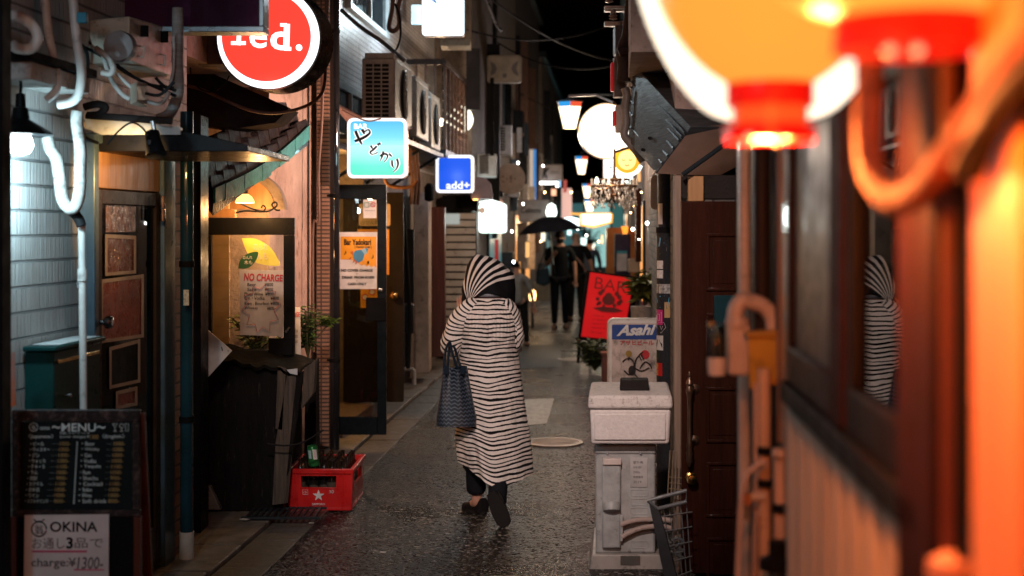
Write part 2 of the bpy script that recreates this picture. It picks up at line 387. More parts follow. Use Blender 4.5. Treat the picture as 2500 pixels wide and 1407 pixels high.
fhouse('L', 18.0, 25.95, .46, 6.2, walls[0], 'pale rendered house with a shuttered front beyond the red post', [(20.5, 21.5, 2.9, 4.2, darkpane), (23, 24.6, 2.9, 4.2, darkpane), (20.2, 22.4, .3, 2.0, tealdim)])
fhouse('L', 26.0, 35.95, .36, 6.8, walls[1], 'grey house on the left past the round white disc sign', [(27, 28.4, .2, 2.0, amberlit), (30, 31.5, .5, 2.0, amberlit), (28, 29.6, 3, 4.3, darkpane)])
fhouse('L', 36.0, 50, .42, 6.0, walls[3], 'last pale house on the left before the cross street', [(38, 40, .3, 2.1, tealdim), (43, 45, .3, 2.1, amberlit)])
# ---------------------------------------------------------------- right houses beyond the panelled door
fhouse('R', 14.0, 23.95, .02, 6.4, walls[2], 'dark timber house behind the chandelier and the red board', [(16, 17.5, .8, 2.0, amberlit), (20, 21.5, .4, 2.0, darkpane)])
fhouse('R', 24.0, 35.95, .10, 6.8, walls[1], 'grey house on the right behind the orange framed door', [(27, 28.6, .3, 2.0, amberlit), (31, 33, .4, 2.0, tealdim)])
fhouse('R', 36.0, 50, .06, 5.6, walls[0], 'last pale house on the right before the cross street', [(38, 41, .3, 2.1, tealdim)])
# ================================================================ LEFT SIDE, NEAR TO FAR
# ---- glass bar door of the tiled house
d = thing('bar_door', 'glass bar door with tan wood top and dark metal frame', 'door', L(6.5, 0, 0))
def onL(x0, x1, yt, yb, off, th):                    # board on the left house line: photo columns x0..x1, heights read at x0
    a = PL(x0, yb, off); b = PL(x1, yb, off); t = PL(x0, yt, off)
    return MB().wbox('L', a.y, b.y, off, off + th, a.z, t.z)
f = MB()
for (x0, x1) in ((203, 214), (378, 404)): a = PL(x0, 700, .02); b = PL(x1, 700, .02); f.wbox('L', a.y, b.y, 0, .07, 0, 2.1)
a = PL(214, 0, .02); b = PL(378, 0, .02); f.wbox('L', a.y + .001, b.y - .001, 0, .068, 2.06, 2.1)
f.build('frame', bluealu, d, bevel=.006)
Ya, Yb = PL(215, 0, .02).y, PL(377, 0, .02).y
MB().wbox('L', Ya, Yb, .005, .045, 1.87, 2.055).build('upper_panel', wood_tan, d, bevel=.003)
s = MB(); s.wbox('L', Ya, Ya + .085, .005, .05, .06, 1.866); s.wbox('L', Yb - .06, Yb, .005, .05, .06, 1.866); s.wbox('L', Ya + .086, Yb - .061, .005, .049, .06, .25); s.wbox('L', Ya + .086, Yb - .061, .005, .049, 1.80, 1.866)
s.build('stile', M('brown_door_rail', (.03, .018, .012), .35), d, bevel=.004)
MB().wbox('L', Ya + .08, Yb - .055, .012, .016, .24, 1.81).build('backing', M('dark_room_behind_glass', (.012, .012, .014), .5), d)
MB().wbox('L', Ya + .08, Yb - .055, .030, .034, .24, 1.81).build('glass', glassdark, d)
k = PL(236, 787, .05); MB().lathe(k, [(.012, 0), (.012, .03), (.026, .04), (.03, .055), (.022, .07), (.004, .074)], 20, (1, 0, 0)).build('knob', chrome, d)
hg = MB(); a = PL(396, 520, .08)
hg.tube([a + Vector((.0, 0, -.04)), a + Vector((0, 0, .02))], .014); hg.tube([a + Vector((0, 0, .024)), a + Vector((0, 0, .084))], .014); hg.build('hinge', chrome, d)
tape = M('old_tape', (.36, .27, .22), .4)
def poster_on_door(x0, x1, ytl, ybl, ytr, ybr, m, label, off=.036, tp=True):
    t = thing('taped_sheet', label, 'poster', PL((x0 + x1) / 2, (ytl + ybl) / 2, off), 'sheets taped inside the bar door glass')
    MB().prism(qL(x0, x1, ytl, ybl, ytr, ybr, off), (.0015, 0, 0)).build('sheet', m, t)
    if tp:
        b = MB(); o = off + .0025
        b.prism(qL(x0, x1, ytl, ytl + 9, ytr, ytr + 9, o), (.001, 0, 0)); b.prism(qL(x0, x1, ybl - 8, ybl, ybr - 8, ybr, o + .0012), (.001, 0, 0))
        b.prism(qL(x0 - 1, x0 + 4, ytl, ybl, ytl, ybl, o + .0024), (.001, 0, 0)); b.prism(qL(x1 - 4, x1 + 1, ytr, ybr, ytr, ybr, o + .0036), (.001, 0, 0)); b.build('tape', tape, t)
brownsheet = M('brown_film', (.13, .035, .02), .25, c2=(.08, .022, .014), ns=9, bs=.5, bsc=14)
redsheet = M('russet_film', (.20, .035, .018), .3, c2=(.12, .022, .012), ns=7, bs=.4, bsc=12)
foil = M('crumpled_film', (.20, .09, .05), .16, c2=(.08, .03, .02), ns=14, bs=1.0, bsc=16)
poster_on_door(258, 331, 470, 568, 472, 566, foil, 'crumpled shiny brown film at the top of the door glass', tp=False)
poster_on_door(258, 331, 572, 674, 576, 668, brownsheet, 'square brown film below the crumpled one on the door glass')
poster_on_door(247, 350, 683, 838, 670, 824, redsheet, 'large russet film beside the chrome door knob')
poster_on_door(268, 341, 848, 950, 828, 934, blackmatt, 'black sheet with pale tape edges on the door glass')
poster_on_door(284, 334, 956, 1000, 944, 990, redsheet, 'small russet sheet lowest on the bar door glass')
# ---- brick pier, drainpipe, post
bp = TILE('brown_brick', (1, 2), (.30, .16, .10), (.24, .12, .08), (.08, .06, .05), .24, .07, .006, .7, .7)
a = PL(409, 0, .02).y; b = PL(431, 0, .02).y
pb = MB().wbox('L', a, b, 0, .05, 0, 2.1); tag(pb.build('brick_pier', bp), 'narrow brown brick pier beside the bar door', 'pier')
t = thing('drainpipe', 'dark blue black drainpipe with grey foot by the brick pier', 'drainpipe', W(455, 1375, 7.15))
x = W(456, 0, 7.15).x; bl = M('dark_blue_pipe', (.010, .040, .062), .22, coat=.8)
MB().cyl((x, 7.15, .16), (x, 7.15, 2.28), .033, 20).build('pipe', bl, t)
MB().cyl((x, 7.15, 0), (x, 7.15, .17), .037, 20).build('foot', pvc, t)
for z in (.72, 1.5): MB().cyl((x, 7.15, z), (x, 7.15, z + .03), .038, 20).build('bracket', blackmatt, t)
tag(MB().fbox(471, 490, 280, 1330, 7.75, .2).build('corner_post', black, bevel=.004), 'black corner post between the drainpipe and the porch', 'post')
tag(MB().fbox(448, 461, 708, 746, 7.05, .004).build('pipe_sticker', M('pale_sticker', (.45, .47, .42), .4, dirt=.6, ns=30)), 'small pale sticker on the dark blue drainpipe', 'sticker')
tag(MB().fbox(-30, 6, -300, 1500, 4.6, .08).build('gate_post', blackmatt), 'black post at the very left edge of the alley', 'post')

# ---- pendant lamp
t = thing('pendant_lamp', 'black cone pendant lamp with glowing white bulb', 'lamp', W(48, 320, 5.2))
c = W(50, 330, 5.2); u = 5.2 / F
MB().lathe(c, [(78 * u, 0), (72 * u, 8 * u), (22 * u, 38 * u), (18 * u, 66 * u), (13 * u, 68 * u), (11 * u, 100 * u), (3 * u, 104 * u)], 32).build('shade', black, t)
MB().tube(sm(wp([(50, 226), (51, 205), (48, 180), (50, 150)], 5.2)), .006).build('cord', rubber, t)
MB().lathe(c, [(.5 * u, -50 * u), (22 * u, -44 * u), (31 * u, -26 * u), (26 * u, -6 * u), (14 * u, 6 * u)], 24).build('bulb', EM('cool_bulb', (.80, .96, 1.0), 14), t)
lamp('POINT', c + Vector((.03, -.0, -.15)), 19, (.55, .87, 1.0), .03)
# ---- small ledge awning above the lamp
t = thing('ledge_awning', 'short white ledge awning above the pendant lamp', 'awning', PL(70, 170, 0))
MB().wbox('L', 5.15, 5.72, .0, .16, 2.235, 2.30).build('ledge', pvcdirty, t, bevel=.004)
MB().wbox('L', 5.10, 5.75, .0, .18, 2.302, 2.335).build('cap', blackmatt, t, bevel=.004)
# ---- flexible conduits (each its own)
def pipe(pts, r, Yd, m, name, label, cat='pipe', n=12, par=None, ribs=False):
    p = sm(wp(pts, Yd), 7); rs = r
    if ribs: rs = [r * (1 + .05 * (i % 2)) for i in range(len(p))]
    o = MB().tube(p, rs, n).build(name, m, par, ang=60)
    if par is None: tag(o, label, cat)
    return o
pipe([(-30, 25), (10, 34), (50, 42), (82, 66), (92, 96), (76, 118), (44, 118), (30, 108)], .019, 5.0, pvc, 'conduit', 'white corrugated conduit bending back at the upper left corner', ribs=True)
pipe([(108, -20), (113, 20), (118, 80), (131, 140), (140, 190), (136, 222), (114, 244)], .016, 5.4, pvc, 'conduit', 'thin white conduit ending in an open mouth beside the ledge awning')
pipe([(176, -20), (180, 20), (184, 70), (190, 120), (199, 175), (194, 225), (176, 248), (142, 256)], .018, 5.45, pvc, 'conduit', 'thick white conduit with blue clamp hooked back at its foot')
tag(MB().fbox(187, 210, 30, 56, 5.4, .03).build('pipe_clamp', M('blue_plastic', (.02, .25, .40), .35), bevel=.003), 'bright blue clamp on the thick white conduit', 'clamp')
lag = M('lagged_pipe_wrap', (.46, .44, .41), .7, dirt=.5, ns=14, bs=.6, bsc=30)
pipe([(116, 336), (122, 362), (138, 390), (146, 440), (152, 485), (168, 508), (184, 504), (194, 470), (196, 420), (196, 360), (188, 300), (190, 272)], .0235, 5.5, lag, 'lagged_pipe', 'white lagged pipe looping down below the pendant lamp', n=14)
pipe([(164, 505), (180, 520), (192, 535), (199, 552)], .02, 5.55, rubber, 'pipe_elbow', 'black rubber elbow under the lagged pipe loop')
t = thing('downpipe', 'white downpipe with collar on the pale stone tiles', 'downpipe', PL(200, 835, .03))
a = W(200, 548, 5.58); b = W(204, 1000, 5.58)
MB().cyl(a, b, .0145, 16).build('pipe', pvc, t)
MB().cyl(W(201, 657, 5.58), W(201.3, 686, 5.58), .019, 16).build('collar', pvc, t)
MB().fbox(186, 198, 688, 704, 5.57, .03).build('clip', steel, t, bevel=.002)
pipe([(232, 118), (262, 140), (276, 165), (268, 180), (248, 176)], .013, 5.9, pvcdirty, 'flexible_hose', 'short grey flexible hose curling by the beige unit', ribs=True)
pipe([(250, 128), (262, 170), (278, 205), (300, 232), (318, 242)], .010, 6.0, pvcdirty, 'flexible_hose', 'grey flexible hose running into the grey junction box', ribs=True)
pipe([(285, 180), (305, 200), (322, 214)], .009, 6.05, pvcdirty, 'flexible_hose', 'stubby grey hose above the grey junction box', ribs=True)
pipe([(360, 248), (385, 254), (402, 245), (412, 225)], .009, 6.1, pvcdirty, 'flexible_hose', 'grey hose leaving the junction box towards the wrapped pipe', ribs=True)
for i, pts in enumerate(([(205, 95), (240, 120), (300, 170), (360, 205), (425, 215)], [(205, 115), (250, 138), (320, 185), (430, 235)], [(160, 95), (200, 110), (215, 150), (205, 210), (188, 260)], [(380, 190), (400, 210), (430, 222)], [(175, 155), (172, 220), (180, 285), (200, 330), (240, 350)], [(355, 228), (390, 232), (425, 200)])):
    pipe(pts, .007, 6.15 - .04 * i, rubber, 'black_cable', ['black cable sagging under the beige unit', 'lower black cable parallel under the beige unit', 'black cable hooked round the thick white conduit', 'short black cable behind the wrapped pipe', 'long thin black cable dropping to the bar awning', 'black cable looping beside the grey junction box'][i], 'cable')
pipe([(262, 352), (290, 320), (320, 300), (345, 310), (362, 332)], .004, 5.9, rubber, 'lamp_cable', 'thin black cable arched over the awning to the clip lamp', 'cable')
tag(MB().tube(sm(wp([(205, 262), (235, 255), (258, 262), (240, 280), (215, 282), (330, 290), (420, 296)], 6.05)), .016).build('lagged_bundle', M('black_wrap', (.03, .025, .024), .8, bs=.8, bsc=30)), 'dark taped pipe bundle lying along the top of the awning', 'pipe bundle')
# ---- beige outdoor unit over the junction box
t = thing('outdoor_unit', 'beige outdoor unit with two handles high on the stone tiles', 'air conditioner', W(350, 185, 6.3))
un = MB().hexa([W(314, 150, 6.05), W(416, 187, 6.75), W(416, 187, 6.75) + Vector((-.2, .1, 0)), W(314, 150, 6.05) + Vector((-.2, .1, 0)), W(316, 40, 6.05), W(420, 70, 6.75), W(420, 70, 6.75) + Vector((-.2, .1, 0)), W(316, 40, 6.05) + Vector((-.2, .1, 0))])
un.build('casing', beige, t, bevel=.008)
c = W(288, 112, 6.0)
MB().lathe(c, [(.001, .0), (.062, 0), (.068, .03), (.068, .05)], 28, (0, 1, 0)).build('fan_grille', M('grey_grille', (.22, .20, .20), .4), t)
for (x, y) in ((340, 122), (392, 142)):
    MB().tube(wp([(x - 10, y - 12, 6.02 + (x - 314) * .0069), (x - 10, y + 8, 6.02 + (x - 314) * .0069), (x - 4, y + 15, 6.02 + (x - 314) * .0069), (x + 11, y + 18, 6.02 + (x - 314) * .0069), (x + 12, y - 6, 6.02 + (x - 314) * .0069), (x - 10, y - 12, 6.02 + (x - 314) * .0069)], 6), .0045, 8).build('handle', M('handle_plastic', (.45, .38, .32), .4), t)
for (x, y) in ((346, 78), (394, 92)): MB().fbox(x - 14, x + 16, y - 16, y + 12, 6.0 + (x - 314) * .0069, .01).build('recess', blackmatt, t, bevel=.002)
tag(MB().hexa([W(318, 256, 6.0), W(334, 247, 5.95), W(360, 262, 6.1), W(344, 262, 6.2), W(318, 206, 6.0), W(334, 198, 5.95), W(360, 205, 6.1), W(344, 208, 6.2)]).build('junction_box', beige, bevel=.004), 'small grey beige junction box below the outdoor unit', 'box')
pipe([(434, 20), (434, 90), (433, 150), (436, 210), (430, 245), (412, 280), (385, 292)], .0255, 6.4, M('grey_wrapped_pipe', (.30, .28, .27), .65, c2=(.2, .18, .17), stretch=(1, 1, 9), ns=6, bs=.5, bsc=25), 'wrapped_pipe', 'thick grey wrapped pipe bending onto the awning', n=16)
pipe([(424, 90), (425, 130), (423, 175), (415, 205)], .007, 6.35, pvcdirty, 'flexible_hose', 'thin ribbed hose beside the wrapped pipe', ribs=True)
# ---- bar awning and clip lamp
t = thing('bar_awning', 'flat black awning with white fascia over the bar door', 'awning', W(320, 370, 6.3))
MB().prism(wp([(203, 320), (440, 318), (604, 354), (606, 370), (203, 370)], 6.12), (.03, .95, 0)).build('canopy', black, t, bevel=.004)
MB().prism(wp([(205, 285), (440, 311), (440, 329), (205, 329)], 6.10), (0, .04, 0)).build('fascia', M('white_fascia', (.42, .48, .50), .5, dirt=.2), t)
t = thing('clip_lamp', 'black clip on spot lamp hanging from the bar awning', 'lamp', W(380, 340, 5.98))
MB().tube(wp([(372, 296), (376, 315), (380, 350)], 5.98), .010).build('arm', steel, t)
MB().lathe(W(376, 350, 5.96), [(.012, .06), (.03, .05), (.033, 0), (.045, -.055), (.030, -.05), (.001, -.045)], 24, (-.25, .3, 1)).build('head', black, t)
MB().lathe(W(366, 348, 5.93), [(.001, -.012), (.012, -.008), (.012, .008), (.001, .012)], 14).build('knob', darksteel, t)
lamp('SPOT', W(330, 375, 5.85), 22, (1.0, .55, .2), .02, aim=PL(300, 520, 0), angle=110, blend=.8)
# ---- mailbox
t = thing('mailbox', 'dark green metal mailbox with brass slot on the tiled wall', 'mailbox', L(5.7, .06, 1.0))
green = M('dark_green_enamel', (.010, .055, .052), .35, c2=(.008, .04, .04), bs=.08)
MB().wbox('L', 5.46, 5.95, .005, .118, .93, 1.222).build('body', green, t, bevel=.006)
MB().wbox('L', 5.44, 5.97, .005, .135, 1.224, 1.243).build('lid', green, t, bevel=.005)
MB().wbox('L', 5.49, 5.93, .1185, .125, 1.172, 1.187).build('slot_trim', brass, t, bevel=.002)
a = L(5.55, .12, 1.045); MB().tube([a, a + Vector((.03, 0, 0))], .008, 12).build('lock', chrome, t)
tag(MB().prism([L(5.50, .02, 1.2445), L(5.50, .125, 1.2445), L(5.93, .125, 1.2445), L(5.93, .02, 1.2445)], (0, 0, .002)).build('letter', white), 'white sheet lying on the green mailbox lid', 'letter')
tag(MB().prism(wp([(10, 870), (36, 860), (38, 990), (14, 998)], 5.0), (0, .003, 0)).build('leaflet', M('leaflet_print', (.6, .5, .47), .5, c2=(.75, .2, .05), ns=9)), 'leaflet with orange print at the left edge above the menu board', 'leaflet')

# ---- menu board
t = thing('menu_board', 'black easel menu board lettered in chalk pens', 'menu board', W(180, 1740, 5.0))
Yb = 5.0
fr = MB(); fr.fbox(28, 340, 1002, 1030, Yb, .03); fr.fbox(28, 48, 1031, 1245, Yb, .03); fr.fbox(322, 340, 1031, 1245, Yb, .03); fr.fbox(28, 340, 1246, 1262, Yb, .03)
fr.build('frame', M('worn_black_wood', (.03, .025, .026), .5, dirt=.5, dirtc=(.16, .12, .11), ns=16, bs=.3), t, bevel=.003)
MB().fbox(48, 322, 1031, 1245, Yb + .012, .008).build('blackboard', M('blackboard', (.012, .018, .020), .45), t)
MB().fbox(34, 330, 1263, 1700, Yb + .01, .02).build('lower_panel', blackmatt, t)
for x_ in (24, 326): MB().fbox(x_, x_ + 16, 1263, 1740, Yb, .03).build('leg', wood_red, t)
MB().prism([W(338, 1010, Yb + .02), W(352, 1010, Yb + .02), W(385, 1700, Yb + .35), W(360, 1700, Yb + .35)], (0, .02, 0)).build('back_leg', wood_red, t)
chalk = M('chalk_marker', (.72, .93, .95), .8); gold = M('gold_marker', (.50, .36, .12), .8)
YT = Yb + .0105
bd = thing; letter = lambda s, x0, y0, x1, y1, m=chalk, b=.0: text(s, q(x0, y0, x1, y1, YT), m, t, bold=b)
letter('MENU', 150, 1034, 234, 1054, b=.012); letter('~', 127, 1040, 147, 1047); letter('~', 236, 1040, 257, 1047)
letter('OKINA', 97, 1042, 122, 1050); letter('〈Japanese〉', 70, 1060, 130, 1072); letter('〈English〉', 250, 1060, 304, 1072)
letter('お通しチャージ ―― ¥', 146, 1054, 218, 1061); letter('(cover charge) ¥', 146, 1063, 218, 1071); letter('1300', 220, 1062, 240, 1072, gold)
rows = [('・ビール', '・Beer', '1000-', '1000-'), ('・ウィスキー', '・Whisky', '1000-', '1000-'), ('・ジン', '・Gin', '1000-', '1000-'), ('・ウォッカ', '・Vodka', '1000-', '1000-'), ('・テキーラ', '・Tequila', '1100-', '1100-'), ('・ラム', '・Rum', '1000-', '1000-'), ('・焼酎', '・Shochu', '900-', '900-'), ('・カクテル', '・Cocktail', '1100-', '1100-'), ('・日本酒', '・Sake', '1000-', '1000-'), ('・ワイン', '・Wine', '1000-', '1000-'), ('・ソフトドリンク', '・Soft drink', '800-', '800-')]
for i, (ja, en, p1, p2) in enumerate(rows):
    y = 1079 + i * 14.0; sx = -i * 1.4
    letter(ja, 75 + sx, y, 75 + sx + 8 * min(len(ja), 7), y + 9.5); letter(p1, 146 + sx, y, 172 + sx, y + 9, gold)
    letter(en, 200 + sx * .6, y, 200 + sx * .6 + 6.2 * len(en), y + 9.5); letter(p2, 278 + sx, y, 305 + sx, y + 9, gold)
    letter('. . . . . .', 128 + sx, y + 5, 143 + sx, y + 6); letter('. . . . .', 262 + sx * .6, y + 5, 275 + sx, y + 6)
dv = MB()
for i in range(24): dv.fbox(187 - i * .35, 189.5 - i * .35, 1079 + i * 6.4, 1083 + i * 6.4, YT, .002)
dv.build('divider', chalk, t)
gl = MB()
for (x, kind) in ((281, 0), (297, 1), (310, 2)):
    if kind == 0: gl.tube(wp([(x - 6, 1035), (x + 6, 1035), (x, 1044), (x - 6, 1035)], YT), .0011, 5); gl.tube(wp([(x, 1044), (x, 1053)], YT), .0011, 5); gl.tube(wp([(x - 4, 1053), (x + 4, 1053)], YT), .0011, 5)
    if kind == 1: gl.tube(circ(x, 1040, 5, YT, 12), .0011, 5); gl.tube(wp([(x, 1045), (x, 1053)], YT), .0011, 5); gl.tube(wp([(x - 4, 1053), (x + 4, 1053)], YT), .0011, 5)
    if kind == 2: gl.tube(wp([(x - 4, 1035), (x + 4, 1035), (x + 3, 1053), (x - 3, 1053), (x - 4, 1035)], YT), .0011, 5)
gl.build('glass_drawing', chalk, t)
lgm = MB(); lgm.tube(circ(82, 1043, 10, YT, 24), .0011, 5); lgm.build('emblem', chalk, t); letter('翁', 77, 1038, 87, 1049)
# paper sheet below
ps = thing('price_sheet', 'white handwritten price sheet on the menu board lower panel', 'sheet', W(160, 1407, 4.99))
YP = 4.985
MB().prism(wp([(60, 1258), (266, 1256), (264, 1560), (56, 1562)], YP), (0, .002, 0)).build('paper', M('sheet_paper', (.64, .62, .62), .6, ns=3, bs=.15, bsc=8), ps)
YQ = YP - .003
text('OKINA', q(122, 1274, 238, 1299, YQ), blackink, ps, bold=.016)
em = MB(); em.tube(circ(95, 1292, 18, YQ, 28), .0022, 6); em.tube(wp([(82, 1268), (90, 1274), (95, 1272), (100, 1274), (108, 1268)], YQ), .002, 5); em.build('emblem', blackink, ps)
text('翁', q(84, 1281, 106, 1305, YQ), blackink, ps)
text('お通し', q(78, 1314, 158, 1340, YQ), greyink, ps); text('3', q(162, 1312, 178, 1340, YQ), blackink, ps, bold=.03); text('品で', q(182, 1314, 252, 1338, YQ), greyink, ps)
ul = MB(); ul.fbox(78, 212, 1344, 1349, YQ, .001); ul.fbox(180, 254, 1390, 1393, YQ, .001); ul.build('underline', pinkink, ps)
text('charge:¥', q(76, 1362, 186, 1390, YQ), greyink, ps, bold=.014); text('1300-', q(188, 1360, 252, 1390, YQ), greyink, ps, bold=.014, shear=.15)

# ---- big dark hanging sign
t = thing('hanging_sign', 'large unlit dark purple sign in a steel frame', 'sign', W(460, 60, 6.6))
MB().fbox(290, 632, -110, 64, 6.592, .01).build('panel', M('dark_purple_panel', (.055, .008, .024), .3, c2=(.035, .008, .03), ns=2), t)
fr = MB(); fr.fbox(278, 644, 64, 78, 6.58, .14); fr.fbox(278, 290, -110, 63.5, 6.58, .14); fr.fbox(632, 644, -110, 63.5, 6.58, .14); fr.fbox(291, 631, -110, 60, 6.61, .09); fr.build('frame', M('sign_frame_steel', (.38, .52, .60), .35, .5), t, bevel=.004)
# ---- round red sign
t = thing('round_red_sign', 'round lit red sign lettered red in a black drum', 'sign', W(655, 220, 7.8), None)
Yr = 7.8; cxr, cyr = 656, 92
MB().prism(circ(cxr, cyr, 129, Yr + .006, 56), (.05, .13, -.01)).build('drum', M('dark_chrome', (.06, .045, .035), .25, .9, dirt=.3), t)
MB().prism(circ(cxr - 1, cyr, 125, Yr, 56), (0, .02, 0)).build('rim', EM('white_lit_rim', (.92, .95, 1.0), 1.6), t)
MB().prism(circ(cxr - 6, cyr - 2, 109, Yr - .006, 56), (0, .004, 0)).build('face', EM('red_lit_face', (1.0, .065, .040), .95), t)
lw = EM('white_lit_letters', (1, .96, .94), 1.7)
for ch_, a_, b_, c_, d_ in (('r', 577, 606, 67, 110), ('e', 608, 651, 69, 116), ('d', 659, 706, 56, 121), ('.', 721, 737, 107, 123)): text(ch_, qp((a_, d_), (b_, d_ + 3), (b_ + 2, c_ + 3), (a_ + 2, c_), Yr - .012), lw, t, bold=.012 if ch_ == 'e' else .028)
for (x0, y0, x1, y1) in ((564, 101, 600, 110), (566, 68, 580, 76), (694, 115, 711, 124), (684, 57, 700, 65)): MB().fbox(x0, x1, y0, y1, Yr - .0135, .001).build('serif', lw, t)
tag(MB().fbox(483, 548, 60, 158, 8.0, .14).build('service_box', M('brown_grey_box', (.16, .12, .11), .5), bevel=.005), 'plain brown box behind the round red sign', 'box')
lamp('POINT', W(640, 205, 7.6), 1.2, (1, .35, .25), .06)
# ---- tiled porch roof
t = thing('porch_roof', 'small wavy grey tiled porch roof with green copper edge', 'roof', W(620, 420, 8.8))
A, B, C, D = W(520, 468, 8.15), W(752, 312, 9.75), W(470, 352, 8.0), W(688, 258, 9.7)
A2 = W(455, 425, 8.0)
nrow, ncol = 9, 2.6
def roofp(u, v):
    fr_ = A.lerp(B, u) + Vector((0, 0, -.05 * math.sin(u * PI))); bk = A2.lerp(C, .75).lerp(D, u)
    p = fr_.lerp(bk, v); sw = math.sin((v * ncol - .1) * 2 * PI); p.z += .030 * sw + .012 * math.sin((v * ncol - .1) * 4 * PI); return p
rf = MB()
for j in range(nrow):
    u0, u1 = j / nrow, (j + 1.12) / nrow
    rf.grid(lambda u, v: roofp(u0 + (u1 - u0) * u, v) + Vector((0, -.012, .034 * (1 - u))), 5, 70)
    rf.grid(lambda u, v: roofp(u0, v) + Vector((0, -.012, .034 - .032 * u)), 1, 70)
rf.build('tile_courses', M('smoked_roof_tile', (.040, .032, .032), .4, c2=(.018, .017, .020), ns=11, bs=.35, bsc=40, dirt=.2, dirtc=(.09, .07, .06)), t, ang=50)
copper = M('green_copper', (.03, .26, .25), .5, c2=(.02, .15, .15), ns=12, bs=.4, bsc=20, dirt=.3)
fl = MB()
for k in range(11):
    u0, u1 = k / 11, (k + .985) / 11; dz = .008 * (k % 3)
    a, b = A.lerp(B, u0), A.lerp(B, u1); s0 = Vector((0, 0, -.05 * math.sin(u0 * PI))); s1 = Vector((0, 0, -.05 * math.sin(u1 * PI)))
    o = Vector((.018 + .002 * (k % 2), -.018 - .002 * (k % 2), 0)); up = Vector((0, 0, .02)); dn = Vector((0, 0, -.068 - dz))
    fl.hexa([a + s0 + dn, b + s1 + dn, b + s1 + dn + o, a + s0 + dn + o, a + s0 + up, b + s1 + up, b + s1 + up + o, a + s0 + up + o])
fl.build('copper_edge', copper, t)
un = MB(); un.hexa([A + Vector((0, 0, -.14)), B + Vector((0, 0, -.12)), D + Vector((-.1, .1, -.1)), C + Vector((-.1, 0, -.12)), A + Vector((0, 0, -.07)), B + Vector((0, 0, -.07)), D + Vector((-.1, .1, -.02)), C + Vector((-.1, 0, -.04))])
un.build('soffit', wood_dk, t)
tag(MB().lathe(W(686, 384, 9.1), [(.001, -.045), (.012, -.02), (.014, .0), (.004, .03), (.001, .05)], 10).build('drip_ornament', copper), 'small green copper drop hanging under the porch roof edge', 'ornament')
pipe([(460, 210), (500, 222), (560, 250), (620, 272), (680, 276), (740, 262), (776, 240), (792, 205), (795, 120), (797, 0)], .010, 8.5, cablebrown, 'brown_cable', 'thick brown cable swagged above the porch roof and up the pier', 'cable')
pipe([(476, 80), (466, 140), (468, 190), (490, 218), (520, 224), (548, 205), (560, 185)], .004, 8.2, rubber, 'black_cable', 'thin black cable looping behind the round red sign', 'cable')

# ---- open black framed door with leaf stickers
t = thing('bar_door', 'black framed glass door standing open below the porch roof', 'door', W(604, 1190, 8.9))
Yd = 8.9
f = MB(); f.fbox(489, 718, 532, 574, Yd, .045); f.fbox(489, 516, 574.3, 1190, Yd, .045); f.fbox(692, 718, 574.3, 1190, Yd, .045); f.fbox(516.3, 691.7, 1090, 1190, Yd, .044)
f.build('frame', black, t, bevel=.004)
MB().fbox(515, 693, 573, 1091, Yd + .02, .006).build('glass', glass, t)
MB().fbox(655, 714, 826, 868, Yd - .02, .02).build('lock_plate', blackmatt, t, bevel=.003)
MB().tube(wp([(697, 812), (702, 806), (708, 800)], Yd - .02), .008, 8).build('lock', steel, t)
lemon = M('lemon_sticker', (.75, .72, .14), .5); leafg = M('leaf_green_sticker', (.02, .10, .035), .5)
def leaf(pts0, Yq, m, name='leaf_sticker'):
    return MB().prism([Vector(p) for p in sm(wp(pts0, Yq), 6)[:-1]], (0, .0015, 0)).build(name, m, None)
s1 = leaf([(590, 582), (622, 583), (655, 600), (676, 628), (682, 648), (652, 648), (622, 640), (604, 618), (590, 582)], Yd + .012, lemon)
tag(s1, 'yellow lemon shaped sticker on the open door glass', 'sticker')
whtx = M('cream_letters', (.85, .8, .7), .6)
text('のんれ', q(618, 594, 654, 612, Yd + .008), whtx, s1); text('んも', q(628, 616, 654, 634, Yd + .008), whtx, s1)
s2 = leaf([(582, 656), (586, 636), (604, 620), (630, 616), (622, 640), (604, 655), (582, 656)], Yd + .009, leafg)
tag(s2, 'dark green leaf sticker beside the lemon sticker', 'sticker')
text('のんれ', q(593, 625, 616, 633, Yd + .006), whtx, s2); text('木も', q(596, 636, 616, 646, Yd + .006), whtx, s2)
t = thing('drinks_poster', 'white no charge drinks price poster with red starburst', 'poster', W(637, 740, 8.89))
MB().prism(wp([(584, 658), (692, 661), (691, 822), (586, 818)], Yd - .004), (0, .002, 0)).build('paper', M('poster_paper', (.62, .58, .60), .4), t)
Yp = Yd - .006
text('NO CHARGE', qp((595, 686), (690, 688), (691, 671), (597, 667), Yp), redink, t, bold=.03)
for (a, b, y, xb, xp) in (('Beer', '¥800', 699, 625, 646), ('Sake', '¥800', 711, 626, 646), ('Plum Wine', '¥800', 722, 642, 647), ('Gin・Vodka', '¥800', 732, 646, 660), ('Rum . Bourbon', '¥800', 745, 657, 660), ('Whiskey', '¥800~', 757, 630, 652)):
    x0 = 604 if a in ('Beer', 'Sake') else 597
    text(a, q(x0, y - 8, xb, y, Yp), blackink, t, bold=.012); text(b, q(xp, y - 8, xp + 21, y, Yp), blackink, t, bold=.012)
st = MB(); pts = []
for k in range(21):
    a = 2 * PI * k / 20 + .2; r1 = (52, 60) if k % 2 else (34, 46)
    pts.append(W(638 + r1[0] * .92 * math.cos(a), 748 + r1[1] * (1.1 if math.sin(a) > 0 else .9) * math.sin(a), Yp - .001))
st.tube(pts, .0016, 5); st.build('starburst', redink, t)
